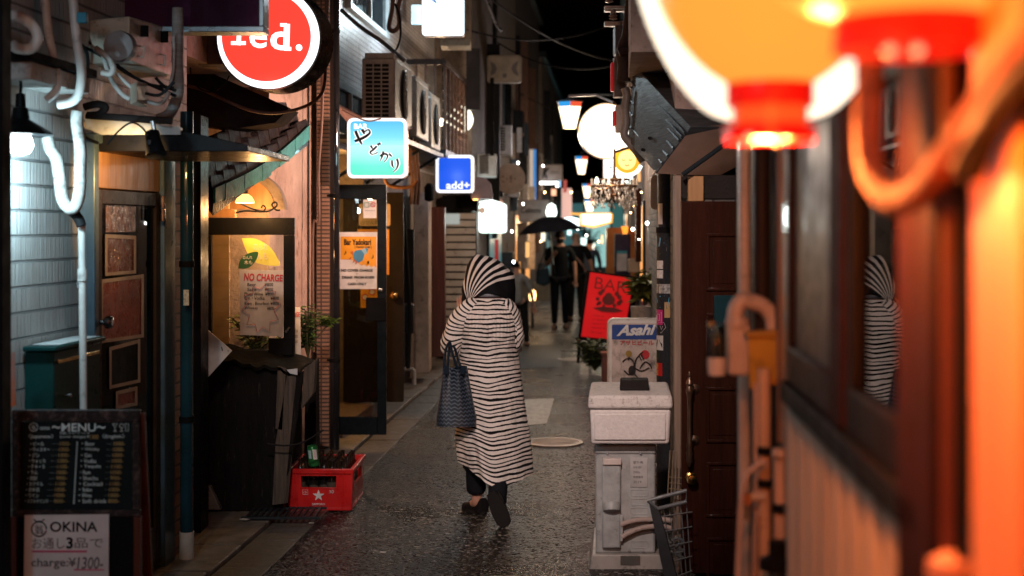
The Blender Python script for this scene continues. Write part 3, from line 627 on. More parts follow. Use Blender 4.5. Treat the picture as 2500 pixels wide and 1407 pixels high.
# ---- arch hood, lamp, scroll
t = thing('arch_hood', 'arched wooden niche with grey stone rim above the open door', 'arch', W(640, 512, 9.2))
def arc(cx, cy, r, ry, a0, a1, Yq, n=16): return [W(cx + r * math.cos(math.radians(a0 + (a1 - a0) * k / n)), cy - ry * math.sin(math.radians(a0 + (a1 - a0) * k / n)), Yq) for k in range(n + 1)]
MB().prism([W(560, 510, 9.22)] + arc(608, 510, 62, 68, 0, 150, 9.22), (0, .05, 0)).build('back_board', wood_tan, t)
MB().prism(arc(608, 512, 87, 90, 0, 120, 9.16) + list(reversed(arc(608, 512, 64, 70, 0, 120, 9.16))), (0, .12, 0)).build('rim', M('grey_stone', (.28, .22, .18), .8, bs=.7, bsc=50), t)
t = thing('porch_lamp', 'small lit warm glass lamp under the porch roof', 'lamp', W(598, 490, 9.0))
MB().lathe(W(598, 494, 9.0), [(.062, -.004), (.058, .01), (.045, .034), (.025, .05), (.018, .052)], 24).build('shade', EM('warm_lamp_glass', (1.0, .55, .16), 2.2), t)
MB().lathe(W(598, 496, 9.0), [(.001, 0), (.057, 0), (.057, .004), (.001, .004)], 20).build('bulb', EM('warm_bulb', (1.0, .78, .42), 12), t)
MB().tube(wp([(598, 476), (598, 455), (585, 440)], 9.0), .018).build('holder', blackmatt, t)
lamp('POINT', W(630, 512, 8.75), 12, WARM, .04)
lamp('POINT', W(640, 545, 9.1), 6, WARM, .05)
t = thing('bulkhead_lamp', 'small warm bulb hidden behind the right stile of the black door', 'lamp', W(705, 640, 9.2))
MB().lathe(W(705, 640, 9.2), [(.001, -.02), (.018, -.01), (.02, .005), (.01, .02), (.001, .022)], 10).build('bulb', EM('bulkhead_bulb', (1, .6, .25), 8), t)
MB().cyl(W(705, 633, 9.2), W(705, 575, 9.2), .005).build('cord', rubber, t)
lamp('POINT', W(716, 640, 9.15), 9, (1, .52, .24), .03)
pipe([(576, 520), (600, 515), (640, 518), (660, 514), (676, 502), (672, 494), (664, 500), (672, 512), (684, 514)], .006, 9.0, black, 'iron_scroll', 'curled black iron scroll bracket above the open door', 'bracket', n=8)
pipe([(582, 494), (610, 508), (640, 516), (648, 508), (642, 502), (638, 508)], .005, 9.02, black, 'iron_scroll', 'thin iron curl crossing the arched niche', 'bracket', n=8)
t = tag(MB().fbox(530, 559, 478, 510, 8.9, .02).build('name_plate', wood_tan, bevel=.003), 'small wooden name plate with white letters under the porch', 'sign')
text('のんれ木も', q(533, 484, 556, 504, 8.896), whtx, t)
t = tag(MB().fbox(488, 574, 511, 531, 9.0, .06).build('lintel', wood_tan, bevel=.004), 'light wooden lintel over the black door', 'lintel')
rd = tag(MB().fbox(515, 560, 560, 1200, 9.3, .03).build('inner_post', M('amber_post', (.30, .17, .07), .5), bevel=.003), 'brown inner door post seen through the open door glass', 'post')
# second price poster, plants
t = thing('drinks_poster', 'second price poster half hidden by the open door', 'poster', W(727, 800, 9.5))
MB().prism(wp([(700, 752), (733, 750), (735, 868), (704, 872)], 9.3), (0, .002, 0)).build('paper', white, t)
text('RGE', q(718, 762, 732, 774, 9.296), redink, t, bold=.03)
for y in (812, 825, 838): text('00', q(719, y - 7, 727, y, 9.296), blackink, t)
leafm = M('glossy_leaf', (.05, .10, .025), .35, c2=(.03, .065, .018), ns=20, spec=.4)
leafy = M('yellow_green_leaf', (.22, .24, .04), .4, c2=(.12, .15, .03), ns=20)
def plant(name, label, base, n, spread, h, lm, rg, stemr=.006, group=None, leaf_l=.07, droop=.3, sq=1.0):
    rg = random.Random(rg); t = thing(name, label, 'plant', base, group); base = Vector(base); st = MB(); lf = MB()
    for i in range(n):
        a = rg.uniform(0, 2 * PI); e = base + Vector((math.cos(a) * spread * rg.uniform(.3, 1), math.sin(a) * spread * rg.uniform(.3, 1) * sq, h * rg.uniform(.35, 1)))
        md = base.lerp(e, .55) + Vector((0, 0, h * .12)); pts = sm([base, md, e], 4); st.tube(pts, stemr, 5)
        for j in range(6):
            p = pts[int(len(pts) * (.35 + .65 * j / 6)) - 1] if j < 5 else e
            for k in range(2):
                b = rg.uniform(0, 2 * PI); d_ = Vector((math.cos(b), math.sin(b), rg.uniform(-droop, .5))).normalized(); wv = d_.cross(Vector((rg.uniform(-.4, .4), rg.uniform(-.4, .4), 1))).normalized()
                l_ = leaf_l * rg.uniform(.6, 1.25); ww = l_ * .2; nn = wv.cross(d_) * l_ * .08
                lf.add([p, p + d_ * l_ * .45 + wv * ww + nn, p + d_ * l_ - nn, p + d_ * l_ * .45 - wv * ww + nn, p + d_ * l_ * .5 - nn * .5], [(0, 1, 4), (1, 2, 4), (2, 3, 4), (3, 0, 4)])
    st.build('stem', M('stem_green', (.06, .06, .03), .7), t); lf.build('leaves', lm, t, smooth=False)
    return t
plant('potted_plant', 'leafy green plant lit yellow behind the door glass', W(622, 870, 9.2), 16, .17, .26, leafy, 2)
plant('potted_plant', 'dark leafy plant between the door and the ribbed pier', W(752, 872, 9.6), 15, .10, .34, leafm, 5)
t = plant('climbing_sprig', 'leafy sprig reaching in front of the tall black drainpipe', W(752, 852, 9.9), 0, .1, .1, leafm, 6)
stm = MB().tube(sm(wp([(748, 856), (770, 830), (790, 806), (800, 790)], 9.9)), .006, 6).build('branch', M('branch', (.10, .07, .04), .8), t)
plant('leaf_cluster', 'tuft of pointed green leaves at the tip of the sprig', W(797, 800, 9.9), 14, .075, .085, M('bright_leaf', (.10, .17, .035), .4), 9, .002, leaf_l=.055)
# white diamond board
t = thing('diamond_board', 'white diamond shaped board edged brown on the corner post', 'board', W(510, 860, 8.0))
MB().prism(wp([(500, 800), (566, 857), (500, 930)], 8.0), (0, .012, 0)).build('panel', M('diamond_white', (.55, .55, .56), .5), t)
MB().prism(wp([(485, 784), (499.6, 797), (499.6, 932), (485, 943)], 8.0), (0, .012, 0)).build('edge', M('brown_edge', (.20, .09, .06), .6), t)
bl = MB(); bl.tube(wp([(541, 847), (543, 857)], 7.995), .0025, 6); bl.tube(wp([(556, 856), (558, 858)], 7.995), .0025, 6); bl.build('bolt', blackmatt, t)
# ---- black cabinet
t = thing('cabinet', 'tall soot black wooden cabinet with a frayed slanted lid', 'cabinet', W(600, 1240, 8.5))
cabm = M('soot_wood', (.008, .007, .007), .5, c2=(.004, .004, .0045), stretch=(5, 5, .8), ns=4, bs=.6, bsc=14, dirt=.15, dirtc=(.06, .05, .045))
x0 = W(478, 0, 8.35).x; x1 = W(690, 0, 8.35).x
MB().hexa([(x0, 8.35, .03), (x1, 8.35, .03), (x1 + .02, 9.0, .03), (x0 - .1, 9.0, .03), (x0, 8.35, .93), (x1, 8.35, .84), (x1 + .02, 9.0, .84), (x0 - .1, 9.0, .95)]).build('body', cabm, t, bevel=.006)
lidm = M('tar_felt', (.006, .0055, .0055), .8, c2=(.003, .003, .003), bs=.9, bsc=30)
def lidp(u, v):
    xx = (x0 - .03) + (x1 - x0 + .14) * u; yy = 8.30 + .72 * v
    return Vector((xx, yy, .968 - .10 * u + .008 * math.sin(u * 19 + v * 5) - (.02 * abs(math.sin(u * 23)) if v < .05 else 0)))
lm = MB(); lm.grid(lidp, 40, 10); lm.grid(lambda u, v: lidp(u, v) + Vector((0, 0, -.02)), 40, 10); lm.grid(lambda u, v: lidp(u, 0) + Vector((0, 0, -.02 * v)), 40, 1); lm.grid(lambda u, v: lidp(1, u) + Vector((0, 0, -.02 * v)), 10, 1)
lm.build('lid', lidm, t, ang=50)
def board(pts, d, label, m=wood_old): return tag(MB().prism(wp(pts, 8.3), d).build('old_board', m, bevel=.003), label, 'board')
board([(678, 895), (698, 900), (690, 1052), (672, 1048)], (0, .02, 0), 'short grey weathered board high on the black cabinet')
board([(702, 905), (722, 912), (694, 1230), (664, 1234), (672, 1080)], (.02, .02, 0), 'long weathered board leaning at the corner of the cabinet', )
board([(724, 915), (742, 905), (706, 1150), (698, 1170)], (.0, .04, 0), 'split dark board behind the leaning one at the cabinet', cabm)
board([(742, 900), (770, 880), (766, 960), (735, 1000)], (0, .1, 0), 'broken dark plank end under the cabinet lid')
tag(MB().prism(wp([(745, 955), (770, 880), (772, 1110), (742, 1150)], 8.95), (.01, .1, 0)).build('back_board', cabm), 'blackened side board between cabinet and ribbed pier', 'board')
tag(MB().prism(wp([(700, 903), (726, 900), (726, 916), (708, 912)], 8.27), (0, .004, 0)).build('price_tag', M('pale_card', (.45, .5, .55), .5)), 'small pale card tucked under the cabinet lid', 'card')
pipe([(652, 1083), (668, 1086), (700, 1088), (740, 1080), (790, 1050)], .005, 8.2, rubber, 'tie_wire', 'thin black wire tying the boards to the pier', 'wire')
tag(MB().hexa([W(484, 1246, 8.3), W(540, 1246, 8.3), W(560, 1225, 8.6), W(484, 1225, 8.6), W(484, 1185, 8.3), W(512, 1185, 8.3), W(540, 1180, 8.6), W(484, 1180, 8.6)]).build('stone_block', concrete, bevel=.008), 'rough low stone block at the foot of the corner post', 'stone')

# ---- red bottle crate
t = thing('bottle_crate', 'red plastic beer crate with white star full of bottles', 'crate', (-1.13, 8.75, .015))
cr = M('red_plastic', (.50, .012, .012), .34, c2=(.36, .009, .010), dirt=.25, dirtc=(.10, .01, .01), ns=5)
X0, X1, Y0, Y1, Z0, Z1 = -1.322, -.955, 8.50, 9.02, .012, .258
def cp(x, y, z):
    k = (z - Z0) / (Z1 - Z0); cx_, cy_ = (X0 + X1) / 2, (Y0 + Y1) / 2
    ca, sa = math.cos(-.03), math.sin(-.03); dx = (x - cx_) * (1 + .05 * k); dy = (y - cy_) * (1 + .05 * k)
    return Vector((cx_ + dx * ca - dy * sa, cy_ + dx * sa + dy * ca, z))
def cbox(mb, x0, x1, y0, y1, z0, z1): return mb.hexa([cp(x0, y0, z0), cp(x1, y0, z0), cp(x1, y1, z0), cp(x0, y1, z0), cp(x0, y0, z1), cp(x1, y0, z1), cp(x1, y1, z1), cp(x0, y1, z1)])
bd_ = MB(); w_ = .014; hx0, hx1, hz0, hz1 = X0 + .075, X1 - .09, .145, .215
for (ya, yb) in ((Y0, Y0 + w_), (Y1 - w_, Y1)):
    cbox(bd_, X0, hx0, ya, yb, Z0, Z1 - .03); cbox(bd_, hx1, X1, ya, yb, Z0, Z1 - .03); cbox(bd_, hx0, hx1, ya, yb, Z0, hz0); cbox(bd_, hx0, hx1, ya, yb, hz1, Z1 - .03)
for (xa, xb) in ((X0, X0 + w_), (X1 - w_, X1)):
    cbox(bd_, xa, xb, Y0 + w_, Y0 + .12, Z0, Z1 - .03); cbox(bd_, xa, xb, Y1 - .12, Y1 - w_, Z0, Z1 - .03); cbox(bd_, xa, xb, Y0 + .12, Y1 - .12, Z0, hz0); cbox(bd_, xa, xb, Y0 + .12, Y1 - .12, hz1, Z1 - .03)
cbox(bd_, X0 + w_, X1 - w_, Y0 + w_, Y1 - w_, Z0, Z0 + .012)
bd_.build('body', cr, t, smooth=False)
rm = MB(); o = .009
cbox(rm, X0 - o, X1 + o, Y0 - o, Y0 + w_, Z1 - .03, Z1); cbox(rm, X0 - o, X1 + o, Y1 - w_, Y1 + o, Z1 - .03, Z1); cbox(rm, X0 - o, X0 + w_, Y0 + w_, Y1 - w_, Z1 - .03, Z1); cbox(rm, X1 - w_, X1 + o, Y0 + w_, Y1 - w_, Z1 - .03, Z1)
rm.build('rim', cr, t, bevel=.004)
rb = MB(); o = .006
for xx in (X0 + .04, X1 - .055): cbox(rb, xx, xx + .009, Y0 - o, Y0 - .0005, Z0, Z1 - .031)
for xx in (X0 - o, X1 - .004): cbox(rb, xx, xx + .01, Y0 - o, Y0 + .012, Z0, Z1 - .031)
cbox(rb, X0, X1, Y0 - o, Y0 - .0005, Z0 - .004, Z0 + .012)
cbox(rb, X1 + .0005, X1 + o, Y0 + .02, Y1, Z0 - .004, Z0 + .012)
cbox(rb, hx0 - .008, hx1 + .008, Y0 - .004, Y0 - .0005, hz0 - .007, hz0); rb.build('ribs', cr, t, bevel=.002)
def cq(x0, x1, z0, z1, o=.0085): return [cp(x0, Y0 - o, z0), cp(x1, Y0 - o, z0), cp(x1, Y0 - o, z1), cp(x0, Y0 - o, z1)]
sx, sz = (X0 + X1) / 2 - .008, .098
star = [cp(sx + (.036 if k % 2 == 0 else .0145) * math.sin(k * PI / 5), Y0 - .0075, sz + (.036 if k % 2 == 0 else .0145) * math.cos(k * PI / 5)) for k in range(10)]
silver = M('silver_print', (.62, .62, .66), .5)
MB().prism(star, (0, .0015, 0)).build('star', silver, t)
text('SAPPORO', cq(sx - .038, sx + .038, .040, .053), silver, t, bold=.02); text('30', cq(sx + .062, sx + .09, .112, .132), silver, t); text('小', cq(sx - .088, sx - .066, .108, .128), silver, t)
bx = MB(); e = [cp(sx + a, Y0 - .0085, .118 + b) for a, b in ((-.092, -.014), (-.062, -.014), (-.062, .014), (-.092, .014), (-.092, -.014))]; bx.tube(e, .001, 5); bx.build('print_box', silver, t)
sd = M('faded_red_print', (.62, .2, .16), .5)
text('★SAPPORO', [cp(X1 + .002, Y0 + .06, .085), cp(X1 + .002, Y1 - .06, .085), cp(X1 + .002, Y1 - .06, .125), cp(X1 + .002, Y0 + .06, .125)], sd, t, bold=.02)
text('BEER', [cp(X1 + .002, Y0 + .10, .055), cp(X1 + .002, Y1 - .15, .055), cp(X1 + .002, Y1 - .15, .072), cp(X1 + .002, Y0 + .10, .072)], sd, t)
bm_ = M('bottle_glass', (.012, .008, .006), .08, coat=.5, spec=.8)
bt = thing('beer_bottle', 'dark brown beer bottle standing upright in the red crate', 'bottle', cp(X0 + .055, Y0 + .06, .03), 'bottles in the red crate')
MB().lathe(cp(X0 + .055, Y0 + .06, .058), [(.001, 0), (.030, 0), (.031, .14), (.026, .17), (.014, .195), (.013, .232), (.0145, .234), (.0145, .243), (.011, .244), (.011, .238), (.001, .236)], 16).build('glass_body', bm_, bt)
MB().lathe(cp(X0 + .055, Y0 + .06, .058), [(.0312, .05), (.0313, .11), (.031, .112)], 16).build('label', M('dark_bottle_label', (.06, .05, .04), .5), bt)
for i in range(5):
    for j in range(6):
        if (i, j) in ((0, 0), (2, 0), (1, 0)): continue
        p0 = cp(X0 + .055, Y0 + .06, .03); p1 = cp(X0 + .055 + i * .0645, Y0 + .06 + j * .08, .03)
        copy_tree(bt, p1 - p0 + Vector((rr.uniform(-.004, .004), rr.uniform(-.004, .004), rr.uniform(-.006, .0))))
t = thing('drink_can', 'green drink can with white label tilted on the crate bottles', 'can', (-1.175, 8.55, .24))
c0 = Vector((-1.19, 8.56, .262)); ax = Vector((-.10, -.05, 1))
MB().lathe(c0, [(.001, 0), (.026, 0), (.033, .006), (.033, .112), (.027, .122), (.027, .125), (.024, .122), (.001, .121)], 24, ax).build('body', M('green_can', (.015, .14, .035), .25, .3), t)
lb = MB(); axn = ax.normalized()
def canp(a0, a1, h0, h1, off=.0004):
    def fn(u, v):
        a = a0 + (a1 - a0) * u; return c0 + axn * (h0 + (h1 - h0) * v) + Vector((math.cos(a), math.sin(a), 0)) * (.033 + off)
    return fn
lb.grid(canp(-1.45, -.65, .045, .105), 8, 1); lb.build('label', M('can_label', (.6, .62, .64), .4), t)
MB().grid(canp(-2.35, -1.75, .05, .10), 8, 1).build('barcode_label', M('can_label_blue', (.35, .52, .6), .4), t)
text('日本酒', [canp(-1.25, -1.0, .05, .1, .001)(0, 0), canp(-1.25, -1.0, .05, .1, .001)(1, 0), canp(-1.25, -1.0, .05, .1, .001)(1, 1), canp(-1.25, -1.0, .05, .1, .001)(0, 1)], redink, t)
# drain grating in front
t = thing('drain_grating', 'dark iron drain grating in the gutter before the crate', 'grating', W(690, 1275, 8.2))
g = MB()
for k in range(12): g.box(-1.52 + k * .035, -1.505 + k * .035, 8.1, 8.36, .04, .052)
g.box(-1.54, -1.09, 8.08, 8.099, .04, .053); g.box(-1.54, -1.09, 8.361, 8.38, .04, .053); g.build('bars', darksteel, t)

# ---- ribbed pier and tall black drainpipe
rp = TILE('ribbed_brick', (0, 2), (.34, .20, .14), (.26, .15, .10), (.06, .045, .04), .075, .030, .006, .75, 1.2, off=0.0, dirt=.4)
tag(MB().fbox(773, 803, -400, 1092, 10.62, .35).build('ribbed_pier', rp), 'narrow pier of small ribbed bricks beside the tall black drainpipe', 'pier')
pipe([(793, 60), (790, 160), (786, 300), (778, 420), (779, 540), (765, 548), (764, 700), (766, 860)], .009, 10.3, cablebrown, 'wall_conduit', 'thin brown conduit stepping down the pink plaster', 'conduit', n=8)
t = thing('drainpipe', 'tall glossy black drainpipe rising past the lit blue sign', 'drainpipe', W(818, 1090, 10.45))
MB().cyl(W(817, 1098, 10.45), W(817, -420, 10.45), .036, 24).build('pipe', M('gloss_black_pipe', (.012, .013, .016), .14, coat=.8), t)
for y in (78, 478, 880):
    b = MB(); b.cyl(W(817, y + 4, 10.45), W(817, y - 4, 10.45), .041, 24); b.cyl(W(798, y, 10.47), W(812, y, 10.47), .008, 8); b.build('bracket', blackmatt, t)
tag(MB().prism(wp([(804, 872), (820, 860), (830, 1012), (804, 1014)], 10.8), (0, .01, 0)).build('orange_banner', M('orange_cloth', (.70, .10, .01), .7)), 'orange red cloth panel low behind the tall drainpipe', 'banner')
# ---- open glass door with orange poster
t = thing('bar_door', 'black framed glass door with orange poster standing open past the drainpipe', 'door', W(880, 1060, 10.7))
Yd = 10.7
f = MB(); f.fbox(812, 943, 451, 486, Yd, .045); f.fbox(812, 828, 486.3, 1062, Yd, .045); f.fbox(921, 943, 486.3, 1062, Yd, .045); f.fbox(828.2, 920.8, 1019, 1062, Yd, .044)
f.build('frame', M('blue_black_frame', (.008, .012, .016), .3, bs=.03), t, bevel=.004)
MB().fbox(827, 922, 485, 1020, Yd + .02, .006).build('glass', glassdark, t)
MB().fbox(893, 941, 727, 784, Yd - .015, .014).build('lock_plate', blackmatt, t, bevel=.003)
MB().lathe(W(930, 708, Yd - .001), [(.014, 0), (.02, -.02), (.012, -.035), (.001, -.036)], 16, (0, 1, 0)).build('knob', chrome, t)
orange_p = M('orange_print', (.85, .36, .01), .45)
t = thing('bar_poster', 'orange and white poster with blue shell on the open door glass', 'poster', W(875, 640, 10.69))
Yp = Yd - .004; Yq_ = Yp - .0025
MB().prism(wp([(829, 567), (921, 567), (920, 706), (830, 706)], Yp), (0, .002, 0)).build('paper', white, t)
cl = [(832, 578), (919, 578), (919, 655)] + [(919 - 6 * k, 655 - (5 if k % 2 else 0) - k * .9) for k in range(1, 8)] + [(868, 640), (856, 634), (845, 634), (832, 634)]
MB().prism(wp(cl, Yp - .001), (0, .0008, 0)).build('orange_field', orange_p, t)
text('Bar Yadokari', q(840, 584, 906, 599, Yq_), blackink, t, bold=.035); text('( Hermit Crab )', q(866, 600, 907, 608, Yq_), blackink, t, bold=.02)
shell_b = M('blue_print', (.03, .25, .50), .5); shell_l = M('light_blue_print', (.25, .50, .65), .5)
MB().prism(wp([(862, 620), (868, 612), (882, 610), (890, 622), (886, 636), (876, 642), (864, 634)], Yq_), (0, .001, 0)).build('shell', shell_b, t)
MB().prism(wp([(882, 610), (892, 606), (897, 618), (890, 622)], Yq_), (0, .001, 0)).build('shell', shell_l, t)
MB().prism(wp([(892, 606), (899, 607), (897, 618)], Yq_), (0, .001, 0)).build('shell', shell_b, t)
cr_ = MB()
for (a, b) in (((862, 622), (856, 616)), ((866, 634), (862, 642)), ((871, 638), (869, 645)), ((858, 628), (853, 634)), ((861, 618), (859, 612))): cr_.tube(wp([a, b], Yq_), .003, 6)
cr_.build('crab_legs', redink, t)
for (x, y, s) in ((840, 618, '♪'), (907, 628, '♪'), (895, 643, '♫')): text(s, q(x, y - 6, x + 6, y + 4, Yq_), blackink, t)
text('NO COVER CHARGE', q(833, 657, 910, 664, Yq_), blackink, t, bold=.035); text('DRINK FROM ¥1000', q(835, 674, 914, 681, Yq_), blackink, t, bold=.035); text('CASH ONLY', q(849, 690, 895, 697, Yq_), blackink, t, bold=.035)
for y in (669, 686): text('・', q(870, y - 1, 873, y + 1, Yq_), blackink, t)
t = thing('notice', 'small white no smoking notice at the top of the door glass', 'notice', W(903, 510, 10.69))
MB().prism(wp([(887, 488), (919, 488), (919, 533), (887, 533)], Yp), (0, .002, 0)).build('paper', white, t)
b = MB(); b.tube(circ(911, 500, 5.5, Yq_, 20), .003, 6); b.tube(wp([(907, 496), (915, 504)], Yq_), .0025, 6); b.build('symbol', redink, t)
b = MB(); b.tube([*wp([(890, 495), (901, 495), (901, 506), (890, 506), (890, 495)], Yq_)], .003, 6); b.build('frame_print', M('green_print', (.05, .25, .15), .5), t)
text('・・・・・', q(892, 513, 914, 516, Yq_), blackink, t, bold=.06)
# ---- brown door behind
t = thing('inner_door', 'dark brown door with brass knob behind the open glass door', 'door', W(935, 985, 12.6))
bdm = M('dark_taupe_door', (.022, .017, .0145), .45, bs=.05)
MB().fbox(838, 985, 470, 982, 12.6, .05).build('panel', bdm, t, bevel=.004)
k = W(963, 722, 12.6); MB().lathe(k, [(.03, 0), (.03, -.006), (.012, -.01), (.012, -.03), (.032, -.04), (.036, -.055), (.025, -.07), (.002, -.074)], 20, (0, 1, 0)).build('knob', brass, t)
t = thing('drink_sign', 'cream rounded drink price card on the dark brown door', 'card', W(915, 525, 12.59))
MB().prism(rrect(876, 953, 498, 552, 12.59, 5), (0, .004, 0)).build('card', M('cream_card', (.6, .45, .32), .6), t)
text('drink¥', q(880, 535, 922, 549, 12.585), M('olive_ink', (.25, .22, .05), .6), t)
tag(MB().fbox(872, 950, 560, 671, 12.588, .004).build('yellow_poster', M('yellow_print', (.75, .33, .02), .5)), 'plain yellow poster on the dark brown door', 'poster')
t = thing('warning_poster', 'small yellow poster with two red warning discs on the brown door', 'poster', W(900, 720, 12.58))
MB().fbox(880, 922, 700, 752, 12.584, .003).build('paper', M('yellow_print_b', (.75, .36, .02), .5), t)
for (x, y) in ((908, 713), (891, 726)): MB().prism(circ(x, y, 8, 12.582, 20), (0, .001, 0)).build('disc', white, t); MB().tube(circ(x, y, 7, 12.580, 20), .004, 6).build('ring', redink, t)
lamp('POINT', (-1.62, 11.75, 1.75), 45, (1.0, .5, .14), .08)
# interior counter lamp that lights the entry
t = thing('entry_lamp', 'warm globe lamp inside the entry behind the open glass door', 'lamp', (-1.62, 11.75, 2.0))
MB().lathe((-1.62, 11.75, 1.95), [(.001, -.06), (.045, -.04), (.06, 0), (.045, .04), (.015, .06)], 16).build('globe', EM('warm_globe', (1, .6, .2), 6), t)
MB().cyl((-1.62, 11.75, 2.01), (-1.62, 11.75, 2.34), .006).build('cord', rubber, t)
pipe([(985, 480), (988, 560), (992, 640), (998, 720), (1000, 800), (996, 900)], .02, 13.5, rubber, 'black_cable', 'thick black cables hanging beside the dark brown door', 'cable')
for i, (x, w_, lb) in enumerate(((1000, .03, 'dark meter box pair beside the beige pilaster'),)):
    tag(MB().fbox(988, 1009, 745, 815, 14.2, .12).build('meter_box', darksteel, bevel=.01), lb, 'box')
tag(MB().fbox(985, 1010, 560, 740, 14.5, .1).build('wall_cabinet', M('dark_grey_box', (.03, .03, .032), .5)), 'tall dark grey wall cabinet left of the beige pilaster', 'cabinet')
pipe([(988, 902), (1004, 902), (1010, 908), (1011, 940)], .022, 14.8, pvcdirty, 'waste_pipe', 'bent pale waste pipe at the foot of the pilaster', 'pipe')

# ---- lit blue green sign
def signbox(name, label, x0, x1, y0, y1, Yq, r, depth, casem, facem, inset=7, group=None, rimm=None):
    t = thing(name, label, 'sign', W((x0 + x1) / 2, y1, Yq), group)
    MB().prism(rrect(x0, x1, y0, y1, Yq + .008, r), (0, depth, 0)).build('case', casem, t)
    if rimm: MB().prism(rrect(x0 + 1, x1 - 1, y0 + 1, y1 - 1, Yq, r), (0, .012, 0)).build('rim', rimm, t)
    MB().prism(rrect(x0 + inset, x1 - inset, y0 + inset, y1 - inset, Yq - .006, max(2, r - 4)), (0, .005, 0)).build('face', facem, t)
    return t
casew = M('white_sign_case', (.6, .58, .56), .4, dirt=.35)
rimw = EM('lit_white_rim', (.97, .97, 1.0), 1.15)
Ys = 10.5; za = W(0, 430, Ys).z; zb = W(0, 296, Ys).z
face = GRAD('sea_print', za, zb, [(0, (.02, .80, .50)), (.18, (.05, .85, .58)), (.40, (.30, .95, .75)), (.555, (.40, .98, .85)), (.56, (.30, .82, 1.0)), (.70, (.12, .66, .98)), (1, (.015, .45, .85))], 1.05)
t = signbox('bar_sign', 'lit blue green square sign with brush lettering by the drainpipe', 847, 994, 288, 436, Ys, 14, .13, casew, face, 8, rimm=rimw)
lw2 = EM('lit_white_print', (1, 1, 1), 1.1); Yl = Ys - .011
text('BAR', q(864, 302, 898, 315, Yl), lw2, t, bold=.035)
ink = M('lit_sign_ink', (.012, .01, .012), .5)
brush = {'や': [[(866, 345), (880, 340), (895, 332), (903, 324), (899, 317), (890, 322)], [(884, 316), (890, 328)], [(868, 320), (874, 335), (882, 350), (884, 353)]],
         'ど': [[(905, 356), (910, 364)], [(920, 357), (911, 366), (904, 372), (909, 377), (922, 373)], [(922, 351), (925, 356)], [(926, 349), (929, 354)]],
         'か': [[(928, 381), (938, 376), (946, 379), (944, 388), (938, 395)], [(936, 370), (933, 382), (928, 393)], [(950, 376), (957, 383)]],
         'り': [[(957, 392), (958, 404), (962, 410)], [(969, 388), (972, 400), (968, 412), (961, 419)]]}
bk = MB(); bw = MB(); n_ = 0
for ch, strokes in brush.items():
    for sidx, s_ in enumerate(strokes):
        pts = sm([(x, y, 0) for x, y in s_], 5) if len(s_) > 2 else [Vector((*s_[0], 0)).lerp(Vector((*s_[1], 0)), k / 4) for k in range(5)]
        big = 3.6 if ch == 'や' else 2.6
        for mb, ww, yy in ((bk, big, Yl - .002), (bw, big + 2.6, Yl)):
            m_ = len(pts); Lp = []; Rp = []
            for i, p in enumerate(pts):
                tt = (pts[min(i + 1, m_ - 1)] - pts[max(i - 1, 0)]).normalized(); nn = Vector((-tt.y, tt.x, 0)); wd = ww * (.45 + .55 * abs(math.sin(1.2 + 2.4 * i / m_)))
                Lp.append(p + nn * wd); Rp.append(p - nn * wd)
            yv = yy - .0003 * n_
            mb.add([W(p.x, p.y, yv) for p in Lp + Rp], [(i, i + 1, m_ + i + 1, m_ + i) for i in range(m_ - 1)])
        n_ += 1
bw.build('lettering_outline', lw2, t, smooth=False); bk.build('lettering', ink, t, smooth=False)
MB().tube(wp([(994, 318), (1010, 310)], 10.6), .012).build('bracket', steel, t)
lamp('POINT', W(900, 380, 10.2), 1.5, (.5, .95, 1), .05)
pipe([(835, 268), (870, 286), (900, 296), (930, 290)], .006, 10.4, cablebrown, 'sign_cable', 'thin cable behind the top of the lit blue green sign', 'cable')
tag(MB().hexa([W(828, 262, 10.9), W(848, 290, 10.9), W(848, 300, 10.9), W(828, 275, 10.9), W(828, 255, 11.2), W(905, 296, 11.2), W(905, 303, 11.2), W(828, 268, 11.2)]).build('pink_trim', M('pinkish_trim', (.45, .28, .24), .6)), 'pinkish sloping trim strip behind the lit blue green sign', 'trim')

# ---- outdoor unit above, with second unit behind
def acunit(label, Y0, Y1, o0, o1, z0, z1, parent_group='outdoor units on the white tiled house', det=True):
    t = thing('outdoor_unit', label, 'air conditioner', L(Y0, o0, z0), parent_group)
    MB().wbox('L', Y0, Y1, o0, o1, z0, z1).build('casing', acwhite, t, bevel=.012)
    MB().wbox('L', Y0 + .02, Y1 + .02, o0 + .02, o1 - .01, z1 + .001, z1 + .045).build('cap', acwhite, t, bevel=.006)
    c = L(Y0 + (Y1 - Y0) * .52, o1 + .004, (z0 + z1) / 2); r = (z1 - z0) * .40
    g = MB()
    for k in range(1, 9): g.tube([c + Vector((.012, math.cos(a) * r * k / 8, math.sin(a) * r * k / 8)) for a in [2 * PI * j / 32 for j in range(33)]], .004, 5)
    for k in range(10):
        a = 2 * PI * k / 10; g.tube([c + Vector((.012, 0, 0)), c + Vector((.012, math.cos(a) * r, math.sin(a) * r))], .004, 5)
    g.build('fan_guard', M('fan_guard_grey', (.30, .28, .27), .4), t)
    fn = MB(); fn.lathe(c, [(.001, 0), (r, 0), (r, .006), (.001, .006)], 32, (1, 0, 0)); fn.build('fan_recess', M('fan_recess', (.04, .035, .033), .6), t)
    MB().lathe(c + Vector((.014, 0, 0)), [(r * .24, 0), (r * .22, .012), (.001, .016)], 20, (1, 0, 0)).build('hub', acwhite, t)
    if det:
        n3 = MB(); w = (o1 - o0); pr = P0 = L(Y0, o0, 0).x
        for i in range(3):
            for j in range(13):
                xx = P0 + w * (.12 + .245 * i); zz = z0 + (z1 - z0) * (.07 + .066 * j); n3.box(xx, xx + w * .20, Y0 - .004, Y0 + .01, zz, zz + (z1 - z0) * .044)
        n3.build('grille', M('grille_slots', (.02, .02, .022), .6), t)
    return t
